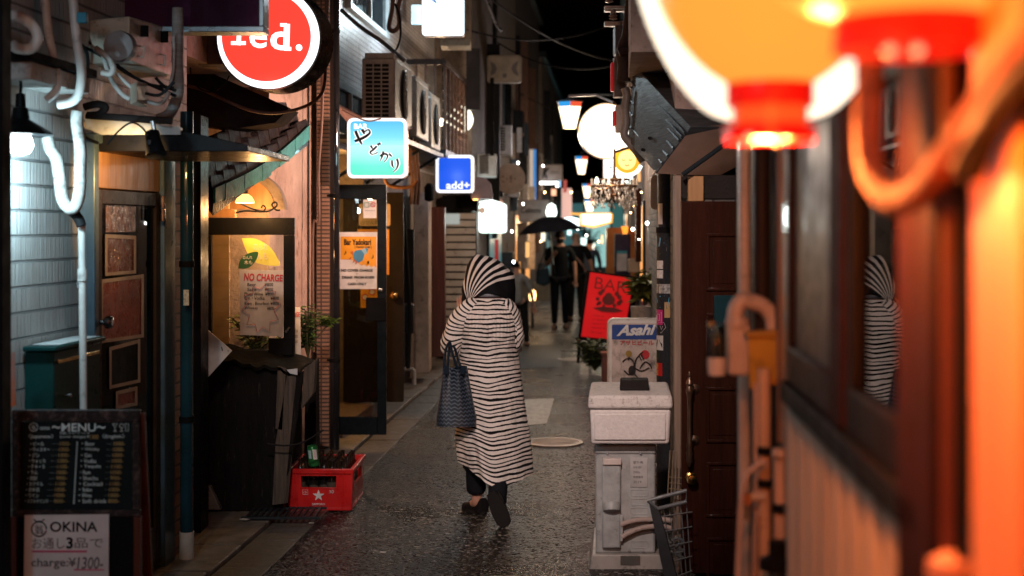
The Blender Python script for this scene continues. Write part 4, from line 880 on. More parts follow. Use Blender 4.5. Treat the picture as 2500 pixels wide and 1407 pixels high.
acunit('big pale outdoor unit with slotted end above the lit blue green sign', 11.4, 12.35, .245, .512, 2.55, 3.055)
acunit('second outdoor unit in a row behind the slotted one', 12.6, 13.4, .22, .52, 2.50, 3.0, det=False)
acunit('third outdoor unit in the row before the dark balcony', 13.6, 14.3, .22, .52, 2.46, 2.95, det=False)
t = thing('unit_shelf', 'steel bracket shelf carrying the row of outdoor units', 'shelf', L(12.5, 0, 2.4))
b = MB(); b.wbox('L', 11.3, 14.4, .0, .54, 2.40, 2.44); b.build('shelf', darksteel, t)
for yy in (11.5, 12.9, 14.2): MB().tube([L(yy, .5, 2.4), L(yy, .02, 2.1)], .015).build('strut', darksteel, t)
# pipes and hoses above and below the units
pipe([(832, 24), (880, 66), (930, 100), (968, 132), (990, 150)], .018, 11.6, M('dark_pipe_wrap', (.09, .10, .11), .5, dirt=.4, dirtc=(.2, .12, .08)), 'wrapped_pipe', 'dark wrapped pipe running down the white tiles to the outdoor units')
pipe([(960, -10), (958, 20), (952, 50), (950, 70), (962, 76), (975, 60), (972, 20), (978, 0)], .020, 12.0, M('rusty_wrap', (.20, .10, .07), .6, dirt=.4), 'rusty_pipe', 'rust brown pipe bend on the white tiles beside a cable loop')
pipe([(965, 10), (975, 40), (978, 80), (972, 112), (960, 130)], .009, 11.9, rubber, 'black_cable', 'black cable loop hanging over the outdoor units', 'cable')
for i, (x, lb) in enumerate(((1003, 'rusty pipe dropping below the outdoor units'), (1012, 'second rusty pipe dropping close below the outdoor units'), (1020, 'thin rusty pipe dropping furthest below the outdoor units'))):
    pipe([(x, 290), (x + 3, 330), (x - 2, 380), (x + 4, 440), (x, 500)], .016, 12.7 + i * .25, M('rust_%d' % i, (.22, .11, .07), .6, dirt=.4), 'rusty_pipe', lb)
pipe([(940, 437), (948, 452), (975, 458), (1005, 455), (1020, 440)], .016, 12.0, M('rust_bend', (.26, .12, .06), .55, dirt=.3), 'rusty_pipe', 'rusty pipe bend under the lit blue green sign')
def window_on(side, Y0, Y1, z0, z1, label, off=0):
    P_ = L if side == 'L' else R
    t = thing('window', label, 'window', P_(Y0, off, z0))
    f = MB(); f.wbox(side, Y0, Y1, off, off + .05, z0, z0 + .05); f.wbox(side, Y0, Y1, off, off + .05, z1 - .05, z1); f.wbox(side, Y0, Y0 + .05, off, off + .049, z0 + .05, z1 - .05); f.wbox(side, Y1 - .05, Y1, off, off + .049, z0 + .05, z1 - .05)
    f.wbox(side, (Y0 + Y1) / 2 - .02, (Y0 + Y1) / 2 + .02, off, off + .048, z0 + .05, z1 - .05); f.build('frame', M('white_window_frame', (.55, .6, .62), .4), t)
    MB().wbox(side, Y0 + .05, Y1 - .05, off + .01, off + .02, z0 + .05, z1 - .05).build('pane', darkpane, t)
window_on('L', 12.0, 14.05, 3.55, 4.6, 'white framed upper window over the row of outdoor units')
window_on('L', 11.42, 12.7, 2.42, 2.88, 'small white framed window low behind the slotted outdoor unit')
# ---- lit white bird sign
casec = M('cool_sign_case', (.40, .30, .27), .4)
t = signbox('bird_sign', 'glowing white sign with blue wing strokes high over the balcony', 1030, 1134, -24, 88, 14.0, 8, .14, casec, EM('white_lit_face', (.93, .98, 1.0), 2.6), 3, rimm=EM('cyan_lit_rim', (.75, .95, 1.0), 1.6))
bs_ = MB(); Yb_ = 13.985; paleblue = EM('pale_blue_print', (.12, .25, .55), .5)
for k in range(7): bs_.prism(wp([(1044 + k * 3, 2 + k * 1.2), (1062 + k, -2 + k * 2.6), (1066 + k, 1 + k * 2.6)], Yb_), (0, .001, 0))
for (x, y, a, b) in ((1075, 10, 5, 8), (1086, 18, 5, 6), (1100, 8, 4, 2), (1108, 12, 5, 2), (1092, 34, 7, -5), (1084, 36, 4, -5), (1096, 18, 3, -3), (1060, 68, 5, -4), (1104, 60, 5, 4)): bs_.prism(wp([(x, y), (x + a, y + b), (x + a - 2, y + b + 2), (x - 1, y + 2)], Yb_), (0, .001, 0))
bs_.build('print', paleblue, t)
MB().fbox(1004, 1029.5, 12, 60, 14.02, .08).build('bracket', M('pale_bracket', (.45, .58, .62), .4), t)
lamp('POINT', W(1060, 30, 13.5), 38, (.75, .93, 1.0), .15)
tag(MB().fbox(1075, 1148, 96, 112, 15.2, .4).build('sign_shelf', M('dusty_metal', (.32, .28, .22), .5, dirt=.4)), 'dusty metal canopy right under the glowing bird sign', 'canopy')
# ---- balcony
t = thing('balcony', 'dark louvred balcony with lights shining through its slats', 'balcony', L(16.3, 0, 2.5))
zt, zb = 3.49, 2.53
b = MB(); b.wbox('L', 15.2, 17.55, .42, .47, zt - .05, zt + .01); b.wbox('L', 15.2, 15.25, .0, .415, zt - .05, zt + .01); b.build('rail', M('rail_brown', (.06, .05, .05), .4), t, bevel=.006)
b = MB(); b.wbox('L', 15.2, 17.55, 0, .47, zb - .08, zb); b.build('floor', darksteel, t)
b = MB()
for i in range(4):
    o = .04 + i * .1; b.wbox('L', 15.205, 15.235, o, o + .022, zb, zt - .05)
for i in range(7):
    yy = 15.3 + i * .37; b.wbox('L', yy, yy + .04, .43, .46, zb, zt - .05)
b.build('baluster', M('rust_rail', (.13, .075, .055), .5), t)
b = MB()
for i in range(9):
    zz = zb + .05 + i * .098; b.wbox('L', 15.28, 17.5, .422, .428, zz, zz + .066)
b.build('slats', M('dark_slats', (.025, .02, .018), .5), t)
t = thing('globe_sign', 'glowing white disc half hidden behind the dark balcony', 'sign', W(1140, 290, 17.9))
MB().prism(circ(1122, 291, 33, 17.8), (0, .1, 0)).build('face', EM('warm_white_lit_disc', (1.0, .93, .72), 2.2), t)
for i, (yy, oo, zz, lb) in enumerate(((16.0, .2, 2.85, 'small bulb lamp low behind the balcony slats'), (17.0, .2, 2.95, 'small bulb lamp at the far end of the balcony'))):
    t = thing('balcony_lamp', lb, 'lamp', L(yy, oo, zz)); MB().lathe(L(yy, oo, zz), [(.001, -.05), (.04, -.03), (.05, 0), (.04, .03), (.001, .05)], 12).build('bulb', EM('balcony_bulb_%d' % i, (1, .8, .55), 9), t)
    MB().cyl(L(yy, oo, zz - .3), L(yy, oo, zz - .04), .02).build('stem', darksteel, t)
lamp('POINT', L(16.5, .2, 2.9), 14, (1, .62, .35), .05)
pipe([(1185, -10), (1198, 25), (1212, 60), (1224, 78)], .02, 17, steel, 'gutter_pipe', 'shiny sloping gutter pipe against the black night sky', 'pipe')
tag(MB().hexa([W(1148, 0, 16.5), W(1165, 0, 16.5), W(1165, 0, 18), W(1148, 0, 18), W(1140, -200, 16.5), W(1200, -200, 16.5), W(1200, -200, 18), W(1140, -200, 18)]).build('eave', M('dark_eave', (.06, .05, .05), .7)), 'dark eave at the top beyond the glowing bird sign', 'eave')
tag(MB().fbox(1138, 1172, 118, 268, 17.5, .1).build('shutter_window', M('dark_blind', (.03, .03, .035), .4)), 'tall dark shuttered window right of the balcony', 'window')
# ---- blue add+ sign
t = signbox('blue_sign', 'lit blue square sign lettered add+ over the shutter', 1063, 1158, 378, 472, 15.4, 10, .14, casew, EM('blue_lit_face', (.008, .10, .80), .95), 8, rimm=rimw)
text('add+', q(1089, 443, 1147, 462, 15.389), lw2, t, bold=.025)
MB().tube(wp([(1040, 392), (1062, 392)], 15.45), .012).build('bracket', steel, t)
lamp('POINT', W(1110, 425, 15.0), 2, (.4, .6, 1), .05)
tag(MB().lathe(W(1048, 470, 14.9), [(.001, -.10), (.05, -.08), (.055, .05), (.03, .09), (.001, .1)], 14).build('wall_lantern', blackmatt), 'black wall lantern under the blue sign bracket', 'lamp')
# ---- red post, shutter, rounded awning
tag(MB().fbox(1045, 1086, 506, 872, 16.6, .25).build('red_post', wood_red, bevel=.006), 'red brown timber post left of the slatted shutter', 'post')
t = thing('slatted_shutter', 'grey roller shutter with posters stuck in its upper half', 'shutter', W(1122, 880, 17.9))
b = MB()
for i in range(20): b.fbox(1084, 1161, 521 + i * 18.2, 521 + i * 18.2 + 14.5, 17.85, .03)
b.build('slats', M('shutter_paint', (.46, .43, .40), .5, c2=(.36, .33, .31), ns=4, dirt=.3), t, bevel=.004)
MB().fbox(1082, 1164, 518, 888, 17.89, .03).build('backing', M('shutter_shadow_gap', (.04, .05, .06), .6), t)
MB().fbox(1080, 1166, 478, 517, 17.8, .15).build('header', blackmatt, t)
tag(MB().fbox(1084, 1122, 522, 548, 17.83, .01).build('white_notice', EM('lit_notice', (.8, .9, .85), .35)), 'white lit notice at the top left of the slatted shutter', 'notice')
t = thing('rounded_awning', 'small purple grey rounded awning by the blue sign', 'awning', W(1180, 480, 17.6))
MB().prism(wp([(1150, 486), (1150, 442), (1165, 432), (1185, 434), (1198, 448), (1203, 486)], 17.5), (0, .6, 0)).build('hood', M('purple_grey_canvas', (.16, .13, .17), .7), t)
MB().prism(wp([(1155, 486), (1166, 486), (1166, 489), (1155, 489)], 17.45), (0, .05, 0)).build('lamp', EM('orange_tiny_lamp', (1, .45, .12), 6), t)
# ---- plain glowing white sign
t = signbox('white_sign', 'overexposed plain white lit sign with a small brown corner patch', 1168, 1238, 497, 570, 19.0, 9, .16, casew, EM('blank_white_lit', (.90, 1.0, .96), 3.0), 2, rimm=EM('green_white_rim', (.65, 1.0, .88), 1.6))
MB().prism(circ(1177, 514, 8, 18.98, 14), (0, .002, 0)).build('patch', M('brown_patch', (.35, .2, .14), .6), t)
MB().prism(wp([(1170, 492), (1200, 488), (1230, 496), (1170, 496)], 19.0), (0, .1, 0)).build('top_light', EM('sign_top_light', (.9, 1, .95), 2), t)
lamp('POINT', W(1203, 530, 18.5), 16, (.88, 1.0, .95), .15)

# ================================================================ FAR LEFT, DEEP IN THE ALLEY
t = signbox('pale_sign', 'unlit pale sign with two dark mirrored leaf shapes high in the dark', 1189, 1274, 135, 202, 20, 8, .12, M('pale_sign_face', (.34, .30, .26), .6), M('pale_sign_front', (.40, .35, .30), .6), 4)
b = MB(); Yf = 19.985
b.prism(wp([(1197, 150), (1208, 156), (1213, 168), (1208, 180), (1196, 186), (1200, 168)], Yf), (0, .002, 0)); b.prism(wp([(1266, 148), (1252, 158), (1248, 168), (1254, 180), (1266, 186), (1261, 168)], Yf), (0, .002, 0)); b.prism(wp([(1227, 180), (1237, 180), (1237, 190), (1227, 190)], Yf), (0, .002, 0))
b.build('print', greyink, t)
def far_ac(label, x0, x1, y0, y1, Yq):
    t = thing('outdoor_unit', label, 'air conditioner', W((x0 + x1) / 2, y1, Yq), 'outdoor units deep in the alley')
    MB().fbox(x0, x1, y0, y1, Yq, .5).build('casing', acwhite, t, bevel=.01)
    b = MB(); n = 9
    for k in range(n): b.fbox(x0 + (x1 - x0) * .14, x1 - (x1 - x0) * .40, y0 + (y1 - y0) * (.08 + .09 * k), y0 + (y1 - y0) * (.13 + .09 * k), Yq - .006, .01)
    b.build('grille', blackmatt, t)
far_ac('tall pale outdoor unit with slotted grille above the round disc sign', 1209, 1250, 306, 378, 21.5)
far_ac('pale outdoor unit with wide black grille left of the round disc sign', 1164, 1212, 376, 432, 18.8)
far_ac('pale narrow unit hanging just under the unlit leaf sign', 1196, 1220, 222, 300, 20.5)
t = thing('disc_sign', 'round cream drum sign with faint brown characters', 'sign', W(1245, 474, 21))
MB().prism(circ(1246, 437, 37, 21, 36), (0, .28, 0)).build('drum', M('cream_drum', (.62, .48, .40), .45), t)
text('・こ・き・', q(1217, 428, 1258, 446, 20.99), M('faded_brown_ink', (.2, .08, .06), .6), t, bold=.02)
t = thing('lit_globe', 'small orange globe tucked behind the plain white lit sign', 'lamp', W(1218, 500, 20.5)); MB().prism(circ(1216, 500, 14, 20.5, 20), (0, .1, 0)).build('face', EM('orange_disc', (1, .45, .28), .5), t)
t = signbox('cafe_sign', 'pale unlit box sign lettered Calinou above the umbrella', 1266, 1342, 488, 542, 26, 3, .15, M('cafe_case', (.34, .27, .25), .6), M('cafe_face', (.40, .32, .30), .6), 3)
text('Calinou', q(1272, 507, 1320, 520, 25.98), blackink, t, bold=.01)
t = thing('round_lamp', 'glowing white oval lamp at the end of the Calinou sign', 'lamp', W(1345, 520, 25.8)); MB().lathe(W(1346, 518, 25.6), [(.001, -.16), (.07, -.12), (.1, 0), (.07, .12), (.001, .16)], 18).build('globe', EM('white_oval', (.85, 1, .92), 4), t)
t = thing('side_sign', 'small cream box beside the Calinou sign', 'sign', W(1255, 520, 25.9)); MB().fbox(1250, 1266, 498, 526, 25.9, .1).build('panel', M('cream_box', (.6, .48, .40), .6), t)
t = signbox('script_sign', 'grey sign with black script letter K over a white light tube', 1316, 1374, 402, 441, 30, 2, .15, M('script_case', (.30, .27, .26), .6), M('script_face', (.40, .37, .36), .6), 2)
text('K', q(1323, 410, 1342, 436, 29.98), blackink, t, bold=.05, shear=.4); text('anna', q(1343, 418, 1364, 425, 29.98), greyink, t)
MB().tube(wp([(1318, 447), (1362, 447)], 29.8), .028).build('light_tube', EM('tube_white', (.95, .97, 1), 5), t)
tag(MB().fbox(1286, 1302, 355, 470, 32, .2).build('vertical_sign', EM('cream_vertical_sign', (1.0, .78, .62), .45)), 'tall cream vertical sign strip in the dark alley depth', 'sign')
tag(MB().fbox(1303, 1309, 350, 500, 32, .2).build('vertical_sign', EM('blue_vertical_sign', (.03, .28, .75), .7)), 'narrow blue strip beside the tall cream vertical sign', 'sign')
tag(MB().fbox(1296, 1307, 495, 540, 33, .2).build('vertical_sign', EM('pink_white_sign', (.9, .7, .65), .7)), 'short pinkish lit sign under the cream vertical strip', 'sign')
tag(MB().fbox(1372, 1396, 460, 535, 36, .3).build('vertical_sign', EM('far_pink_sign', (1, .62, .55), .55)), 'pink glowing vertical sign over the far end of the umbrella', 'sign')
tag(MB().fbox(1376, 1384, 440, 470, 35, .2).build('vertical_sign', EM('far_red_sign', (.7, .12, .10), .5)), 'tiny dim red sign above the pink glowing vertical sign', 'sign')
tag(MB().fbox(1262, 1284, 545, 640, 27, .2).build('pilaster', M('lit_pilaster', (.45, .36, .30), .8)), 'pale narrow pilaster under the Calinou sign', 'pilaster')
tag(MB().fbox(1208, 1217, 585, 640, 19.2, .1).build('red_box', M('red_enamel', (.5, .02, .02), .4)), 'small red fire box under the plain white lit sign', 'box')
for i, (x0, x1, y0, y1, Yq, lb) in enumerate(((1262, 1274, 312, 372, 24, 'slim pale pipe cover right of the tall outdoor unit'), (1280, 1290, 300, 380, 27, 'slim dark pipe cover beside the tall cream strip'), (1196, 1206, 190, 380, 18.6, 'long dark downpipe below the unlit leaf sign'), (1248, 1262, 400, 420, 23, 'little lit box above the round disc sign'))):
    tag(MB().fbox(x0, x1, y0, y1, Yq, .08).build('pipe_cover', [pvcdirty, darksteel, blackmatt, pvcdirty][i]), lb, 'pipe')
# clutter on the far left walls
dk = [darksteel, M('far_dark_panel', (.02, .022, .026), .5), M('far_rust_panel', (.14, .07, .045), .6, dirt=.4), pvcdirty]
for i in range(34):
    Yc = 20.2 + 24 * (i / 34) ** 1.15; ofs = .46 if Yc < 26 else (.36 if Yc < 36 else .42); z0 = rr.uniform(.3, 3.6); hh = rr.choice((.4, .9, 1.8, 2.6)); ww = rr.choice((.08, .12, .5, .9)) if hh < 1.5 else rr.choice((.07, .10, .3))
    o_ = MB().wbox('L', Yc, Yc + ww, ofs, ofs + rr.uniform(.03, .2), z0, min(5.4, z0 + hh)).build('wall_panel' if ww > .2 else 'wall_duct', dk[rr.choice((0, 1, 1, 2, 3))], bevel=.006)
    tag(o_, 'dim panel box fixed to the far left house walls' if ww > .2 else 'dim narrow duct running up the far left house walls', 'panel' if ww > .2 else 'duct', 'panel boxes on the far left walls' if ww > .2 else 'ducts on the far left walls')
# wires across the sky
for i, (a, b, sag, lb) in enumerate(((L(18, .4, 4.2), R(19, 0, 4.6), .25, 'black wire sagging across the alley near the leaf sign'), (L(22, .4, 4.6), R(20, 0, 4.1), .3, 'black wire crossing above the largest lantern lamp'), (L(28, .3, 4.4), R(30, 0, 4.2), .3, 'black wire crossing deep over the alley'), (L(14, .1, 4.8), R(24, 0, 4.5), .4, 'long slanting black wire overhead'))):
    pts = [a.lerp(b, k / 14) - Vector((0, 0, sag * 4 * (k / 14) * (1 - k / 14))) for k in range(15)]
    tag(MB().tube(pts, .012, 6).build('overhead_wire', rubber), lb, 'wire')
# ---- hanging trapezoid street lamps down the middle of the alley
lampw = EM('street_lamp_glass', (1.0, .80, .52), 2.6); cy_ = EM('yellow_glass', (1, .55, .05), 1.1); cb_ = EM('blue_glass', (.03, .35, .85), .9); cr_ = EM('red_glass', (.9, .10, .04), .9)
def slamp(x0, x1, y0, y1, Yq, label, power=0, pw=True):
    t = thing('street_lamp', label, 'lamp', W((x0 + x1) / 2, y1, Yq), 'tapered street lamps over the alley')
    cx = (x0 + x1) / 2; u = Yq / F; r1 = (x1 - x0) / 2 * u; h = (y1 - y0) * u; c = W(cx, y1, Yq)
    n = 6; ring = lambda rr_, z: [c + Vector((rr_ * math.cos(PI / 6 + 2 * PI * k / n), rr_ * math.sin(PI / 6 + 2 * PI * k / n), z)) for k in range(n)]
    b = MB(); lo, hi = ring(r1 * .52, 0), ring(r1 * .94, h * .82); b.add(lo + hi, [(k, (k + 1) % n, n + (k + 1) % n, n + k) for k in range(n)] + [tuple(range(n))]); b.build('shade', lampw, t, smooth=False)
    top = ring(r1, h)
    for k in range(n): MB().add([hi[k], hi[(k + 1) % n], top[(k + 1) % n], top[k]], [(0, 1, 2, 3)]).build('coloured_pane', (cy_, cb_, cr_)[(k + 1) % 3], t, smooth=False)
    MB().lathe(c + Vector((0, 0, h)), [(r1 * 1.04, 0), (r1 * 1.02, .02), (.03, h * .16), (.02, h * .3)], 6).build('cap', darksteel, t)
    e = R(Yq, 0, (c.z + h * 1.3)); MB().tube([c + Vector((0, 0, h * 1.3)), e], .014, 6).build('arm', darksteel, t)
    if power: lamp('POINT', c + Vector((0, 0, -.15)), power, (1, .72, .5), .12)
slamp(1358, 1424, 250, 314, 15.8, 'nearest and largest tapered street lamp with coloured top panes', 85)
slamp(1402, 1437, 383, 425, 27, 'second tapered street lamp right below the largest one', 60)
slamp(1420, 1447, 450, 483, 35, 'third tapered street lamp left of the chandelier', 50)
slamp(1424, 1455, 488, 516, 41, 'lowest tapered street lamp right over the lit yellow sign', 40)
lamp('POINT', (.6, 21.5, 2.9), 45, (.95, .85, .85), .2)
# ---- cross street at the end
end = thing('corner_shop', 'teal lit glass shop front closing the far end of the alley', 'shop', (2, 54, 0))
MB().box(-8, 14, 54, 60, 0, 3.1).build('wall', walls[1], end)
for k in range(5): MB().box(-.2 + k * 1.0, .7 + k * 1.0, 53.9, 53.95, .2, 2.6).build('window', EM('teal_shop_%d' % k, ((.12, .5, .5), (.3, .75, .72), (.10, .35, .38), (.45, .85, .8), (.15, .5, .48))[k], (.22, .5, .25, .6, .2)[k]), end)
lamp('POINT', (1.9, 50.5, 2.2), 9, (.5, 1.0, .95), .3)
plant('street_bush', 'green bush before the teal lit shop front', (2.5, 47, .3), 26, .35, 1.5, M('far_leaf', (.04, .16, .06), .5), 12, .02, leaf_l=.25)
tag(MB().box(1.0, 1.5, 43, 43.4, 0, 1.0).build('planter_box', M('pale_planter', (.5, .4, .38), .6)), 'pale planter box far down the alley on the right', 'planter')
# ================================================================ RIGHT SIDE, FAR TO NEAR
# ---- lit yellow sign, orange framed door
t = thing('lit_sign', 'glowing yellow white sign board with tapered lower edge', 'sign', W(1450, 556, 24))
MB().prism(wp([(1415, 520), (1493, 519), (1497, 525), (1495, 545), (1450, 557), (1418, 552)], 24), (0, .18, 0)).build('case', EM('amber_lit_edge', (1, .45, .06), 1.0), t)
MB().prism(wp([(1418, 523), (1492, 522), (1490, 542), (1450, 551), (1421, 548)], 23.985), (0, .01, 0)).build('face', EM('cream_lit_face', (1, .88, .62), 2.2), t)
MB().prism(wp([(1393, 519), (1414, 520), (1414, 526), (1393, 524)], 24.1), (0, .1, 0)).build('arm', EM('amber_arm', (1, .5, .1), .9), t)
tag(MB().prism(wp([(1378, 532), (1395, 530), (1414, 535), (1414, 552), (1392, 550)], 25), (0, .15, 0)).build('lit_sign', EM('blue_white_lit', (.75, .95, 1), 3)), 'blue white glowing sign just left of the yellow one', 'sign')
lamp('POINT', W(1450, 570, 23.6), 22, (1, .8, .5), .15)
t = thing('framed_door', 'orange framed door with dark window and white paper', 'door', W(1520, 665, 23))
od = M('orange_door_paint', (.50, .15, .02), .5)
b = MB(); b.fbox(1480, 1500, 556, 760, 23, .08); b.fbox(1500.5, 1557, 556, 571, 23, .08); b.fbox(1540, 1557, 571.5, 760, 23, .08); b.build('frame', od, t)
MB().fbox(1501, 1540, 572, 760, 23.03, .02).build('window', M('plum_pane', (.06, .045, .07), .3), t)
MB().fbox(1506, 1531, 620, 662, 22.98, .01).build('paper', M('lit_paper', (.62, .5, .43), .6), t); MB().fbox(1506, 1531, 613, 619.5, 22.98, .01).build('paper_band', M('teal_band', (.05, .3, .32), .5), t)
t = thing('door_lamp', 'small orange glowing lamp over the orange framed door', 'lamp', W(1527, 570, 22.8)); MB().prism(wp([(1518, 553), (1534, 553), (1532, 570), (1522, 572)], 22.8), (0, .1, 0)).build('shade', EM('orange_lamp', (1, .30, .03), 1.6), t)
for i, (x0, x1, y0, y1, Yq, m, lb) in enumerate(((1535, 1560, 632, 665, 19.5, M('tan_case', (.5, .32, .22), .6), 'tan patterned box stack beyond the red bar board'), (1572, 1583, 545, 690, 17, M('rust_strip', (.40, .16, .08), .6), 'rust orange vertical strip behind the sticker pole'), (1553, 1566, 460, 640, 16, wood_dk, 'dark twisted timber post under the chandelier'), (1584, 1592, 530, 600, 14.6, darksteel, 'slim grey bracket pipe left of the sticker pole'))):
    tag(MB().fbox(x0, x1, y0, y1, Yq, .15).build(['box_stack', 'rust_strip', 'timber_post', 'bracket_pipe'][i], m, bevel=.006), lb, ['box', 'strip', 'post', 'pipe'][i])
# ---- white square sign behind the chandelier, large round sign, face sign
t = signbox('lit_sign', 'white lit rectangular sign behind the chandelier', 1474, 1546, 384, 450, 16.5, 3, .15, casew, EM('mint_white_lit', (.86, 1, .96), 2.2), 2, rimm=EM('mint_edge', (.6, 1, .85), 1.3))
b = MB(); b.prism(wp([(1482, 408), (1492, 406), (1500, 409), (1492, 411)], 16.48), (0, .002, 0)); b.build('bird_print', blackink, t); MB().fbox(1504, 1540, 412, 421, 16.48, .002).build('blue_print', EM('sign_blue_print', (.05, .45, .9), .9), t)
t = thing('round_sign', 'large round glowing white sign over the tapered street lamps', 'sign', W(1480, 388, 14.3))
MB().prism(circ(1480, 320, 68, 14.306, 56), (0, .16, 0)).build('drum', M('amber_rim', (.6, .35, .18), .4), t)
MB().prism(circ(1480, 320, 67, 14.3, 56), (0, .01, 0)).build('rim', EM('peach_lit_rim', (1, .72, .42), 1.3), t)
MB().prism(circ(1480, 320, 64.5, 14.285, 56), (0, .01, 0)).build('face', EM('warm_white_lit', (1.0, .95, .86), 2.6), t)
MB().prism(circ(1480, 327, 2.5, 14.27, 10), (0, .01, 0)).build('centre_mark', EM('ochre_mark', (1, .7, .2), .8), t)
MB().tube(wp([(1545, 320), (1600, 318)], 14.4), .02).build('bracket', darksteel, t)
lamp('POINT', W(1480, 340, 13.9), 24, (1, .88, .72), .2)
t = thing('face_sign', 'small round lit yellow sign with a simple sleepy face', 'sign', W(1531, 424, 14.0))
MB().prism(circ(1531, 392, 33, 14.0, 32), (0, .08, 0)).build('disc', EM('amber_disc', (1, .42, .02), 1.0), t)
MB().prism(circ(1531, 391, 22, 13.985, 28, 24), (0, .01, 0)).build('face', EM('pale_yellow_face', (1, .78, .28), 1.15), t)
b = MB(); b.tube(wp([(1518, 390), (1522, 392), (1526, 390)], 13.98), .005, 5); b.tube(wp([(1535, 390), (1539, 392), (1543, 390)], 13.98), .005, 5); b.tube(wp([(1526, 403), (1531, 405), (1536, 403)], 13.98), .005, 5); b.build('features', EM('amber_lines', (.8, .3, .02), .6), t)
MB().tube(arc(1531, 392, 36, 36, 200, 340, 13.99), .018, 8).build('lit_edge', EM('white_lit_crescent', (.9, 1, 1), 2), t)
# ---- chandelier
t = thing('chandelier', 'crystal chandelier with candle arms hung outside the dark house', 'chandelier', W(1500, 520, 12.6))
cc = W(1500, 455, 12.6); br = M('aged_brass', (.32, .18, .10), .3, .8); cry = M('crystal', (.75, .72, .70), .05, 0, spec=1.0, coat=1)
b = MB()
for (r, z) in ((.20, 0), (.13, .06), (.09, -.08)): b.tube([cc + Vector((r * math.cos(a), r * math.sin(a), z)) for a in [2 * PI * k / 28 for k in range(29)]], .010, 6)
for k in range(10):
    a = 2 * PI * k / 10; b.tube(sm([cc + Vector((0, 0, .03)), cc + Vector((.1 * math.cos(a), .1 * math.sin(a), -.03)), cc + Vector((.19 * math.cos(a), .19 * math.sin(a), .0))], 4), .006, 5)
b.lathe(cc + Vector((0, 0, -.12)), [(.005, 0), (.035, .03), (.02, .09), (.04, .15), (.012, .22), (.01, .45)], 14); b.build('frame', br, t)
rg = random.Random(4); b = MB()
for k in range(10):
    a = 2 * PI * k / 10; p = cc + Vector((.20 * math.cos(a), .20 * math.sin(a), .01)); MB().lathe(p, [(.018, 0), (.012, .01), (.010, .05), (.001, .06)], 8).build('candle', M('candle_sleeve_%d' % k, (.7, .6, .5), .4) if k == 0 else bpy.data.materials['candle_sleeve_0'], t)
for k in range(260):
    a = rg.uniform(0, 2 * PI); r = rg.choice((.09, .13, .2, .2, .17)) * rg.uniform(.9, 1.05); z = rg.uniform(-.19, .02) + (.05 if r < .15 else 0); s_ = rg.uniform(.008, .016)
    p = cc + Vector((r * math.cos(a), r * math.sin(a), z - (.2 - r) * .3)); b.lathe(p, [(.001, -s_ * 1.6), (s_ * .75, 0), (.001, s_ * 1.2)], 5)
c_ = b.build('crystals', cry, t, smooth=False); c_['kind'] = 'stuff'
t2 = thing('candle_bulb', 'single lit candle bulb standing on the chandelier ring', 'bulb', W(1457, 440, 12.5)); MB().lathe(W(1457, 446, 12.5), [(.001, -.02), (.018, 0), (.014, .03), (.001, .05)], 10).build('glass', EM('candle_light', (1, .9, .75), 9), t2)
MB().tube([cc + Vector((0, 0, .3)), cc + Vector((.35, .1, .42))], .012).build('bracket', darksteel, t)
lamp('POINT', cc + Vector((-.1, -.35, .1)), 8, (1, .75, .55), .06)
# little lamp glints on the dark house
for i, (px, py, Yq, c, lb) in enumerate(((1580, 545, 14.2, (1, .97, .9), 'small white bulb by the bracket pipe left of the sticker pole'), (1546, 500, 15, (1, .6, .25), 'tiny amber bulb right of the chandelier crystals'), (1545, 560, 15.2, (1, .85, .7), 'tiny white bulb low beside the dark timber post'), (1510, 460, 13.5, (.95, 1, .9), 'small mint bulb behind the chandelier arms'), (1326, 405, 29.5, (1, .9, .85), 'tiny bulb at the upper corner of the script sign'), (1277, 498, 25, (1, .95, .85), 'tiny bulb right under the round cream disc sign'), (1197, 460, 18.9, (.9, 1, 1), 'bluish white bulb at the rounded awning edge'), (1265, 398, 23, (1, .97, .9), 'small white bulb above the round cream disc sign'), (1250, 565, 24, (1, .9, .9), 'tiny bulb right of the plain white lit sign'), (1254, 640, 20, (.85, .9, 1), 'small bluish bulb above the passers at the left wall'))):
    t = thing('bulb', lb, 'bulb', W(px, py, Yq)); MB().lathe(W(px, py, Yq), [(.001, -.02), (.012, -.01), (.016, 0), (.010, .014), (.001, .02)], 10).build('glass', EM('bulb_%d' % i, c, 22), t)
    MB().cyl(W(px, py - 6, Yq), W(px, py - 2, Yq), .008, 8).build('socket', blackmatt, t)
for i, (px, py, Yq, c) in enumerate(((1432, 575, 38, 0), (1462, 590, 36, 1), (1560, 585, 15, 0), (1566, 470, 16, 1), (1448, 610, 33, 0), (1395, 470, 34, 1), (1360, 455, 32, 0), (1330, 470, 31, 1), (1290, 560, 28, 0), (1320, 590, 30, 1), (1410, 560, 40, 0), (1540, 520, 16, 1))):
    t = thing('bulb', 'tiny glowing bulb among the dark walls deep in the alley', 'bulb', W(px, py, Yq), 'tiny bulbs deep in the alley'); r_ = .011 * Yq / 20
    MB().lathe(W(px, py, Yq), [(.001, -r_), (r_ * .8, -r_ * .5), (r_, 0), (r_ * .6, r_ * .8), (.001, r_)], 10).build('glass', bpy.data.materials['bulb_%d' % c], t)
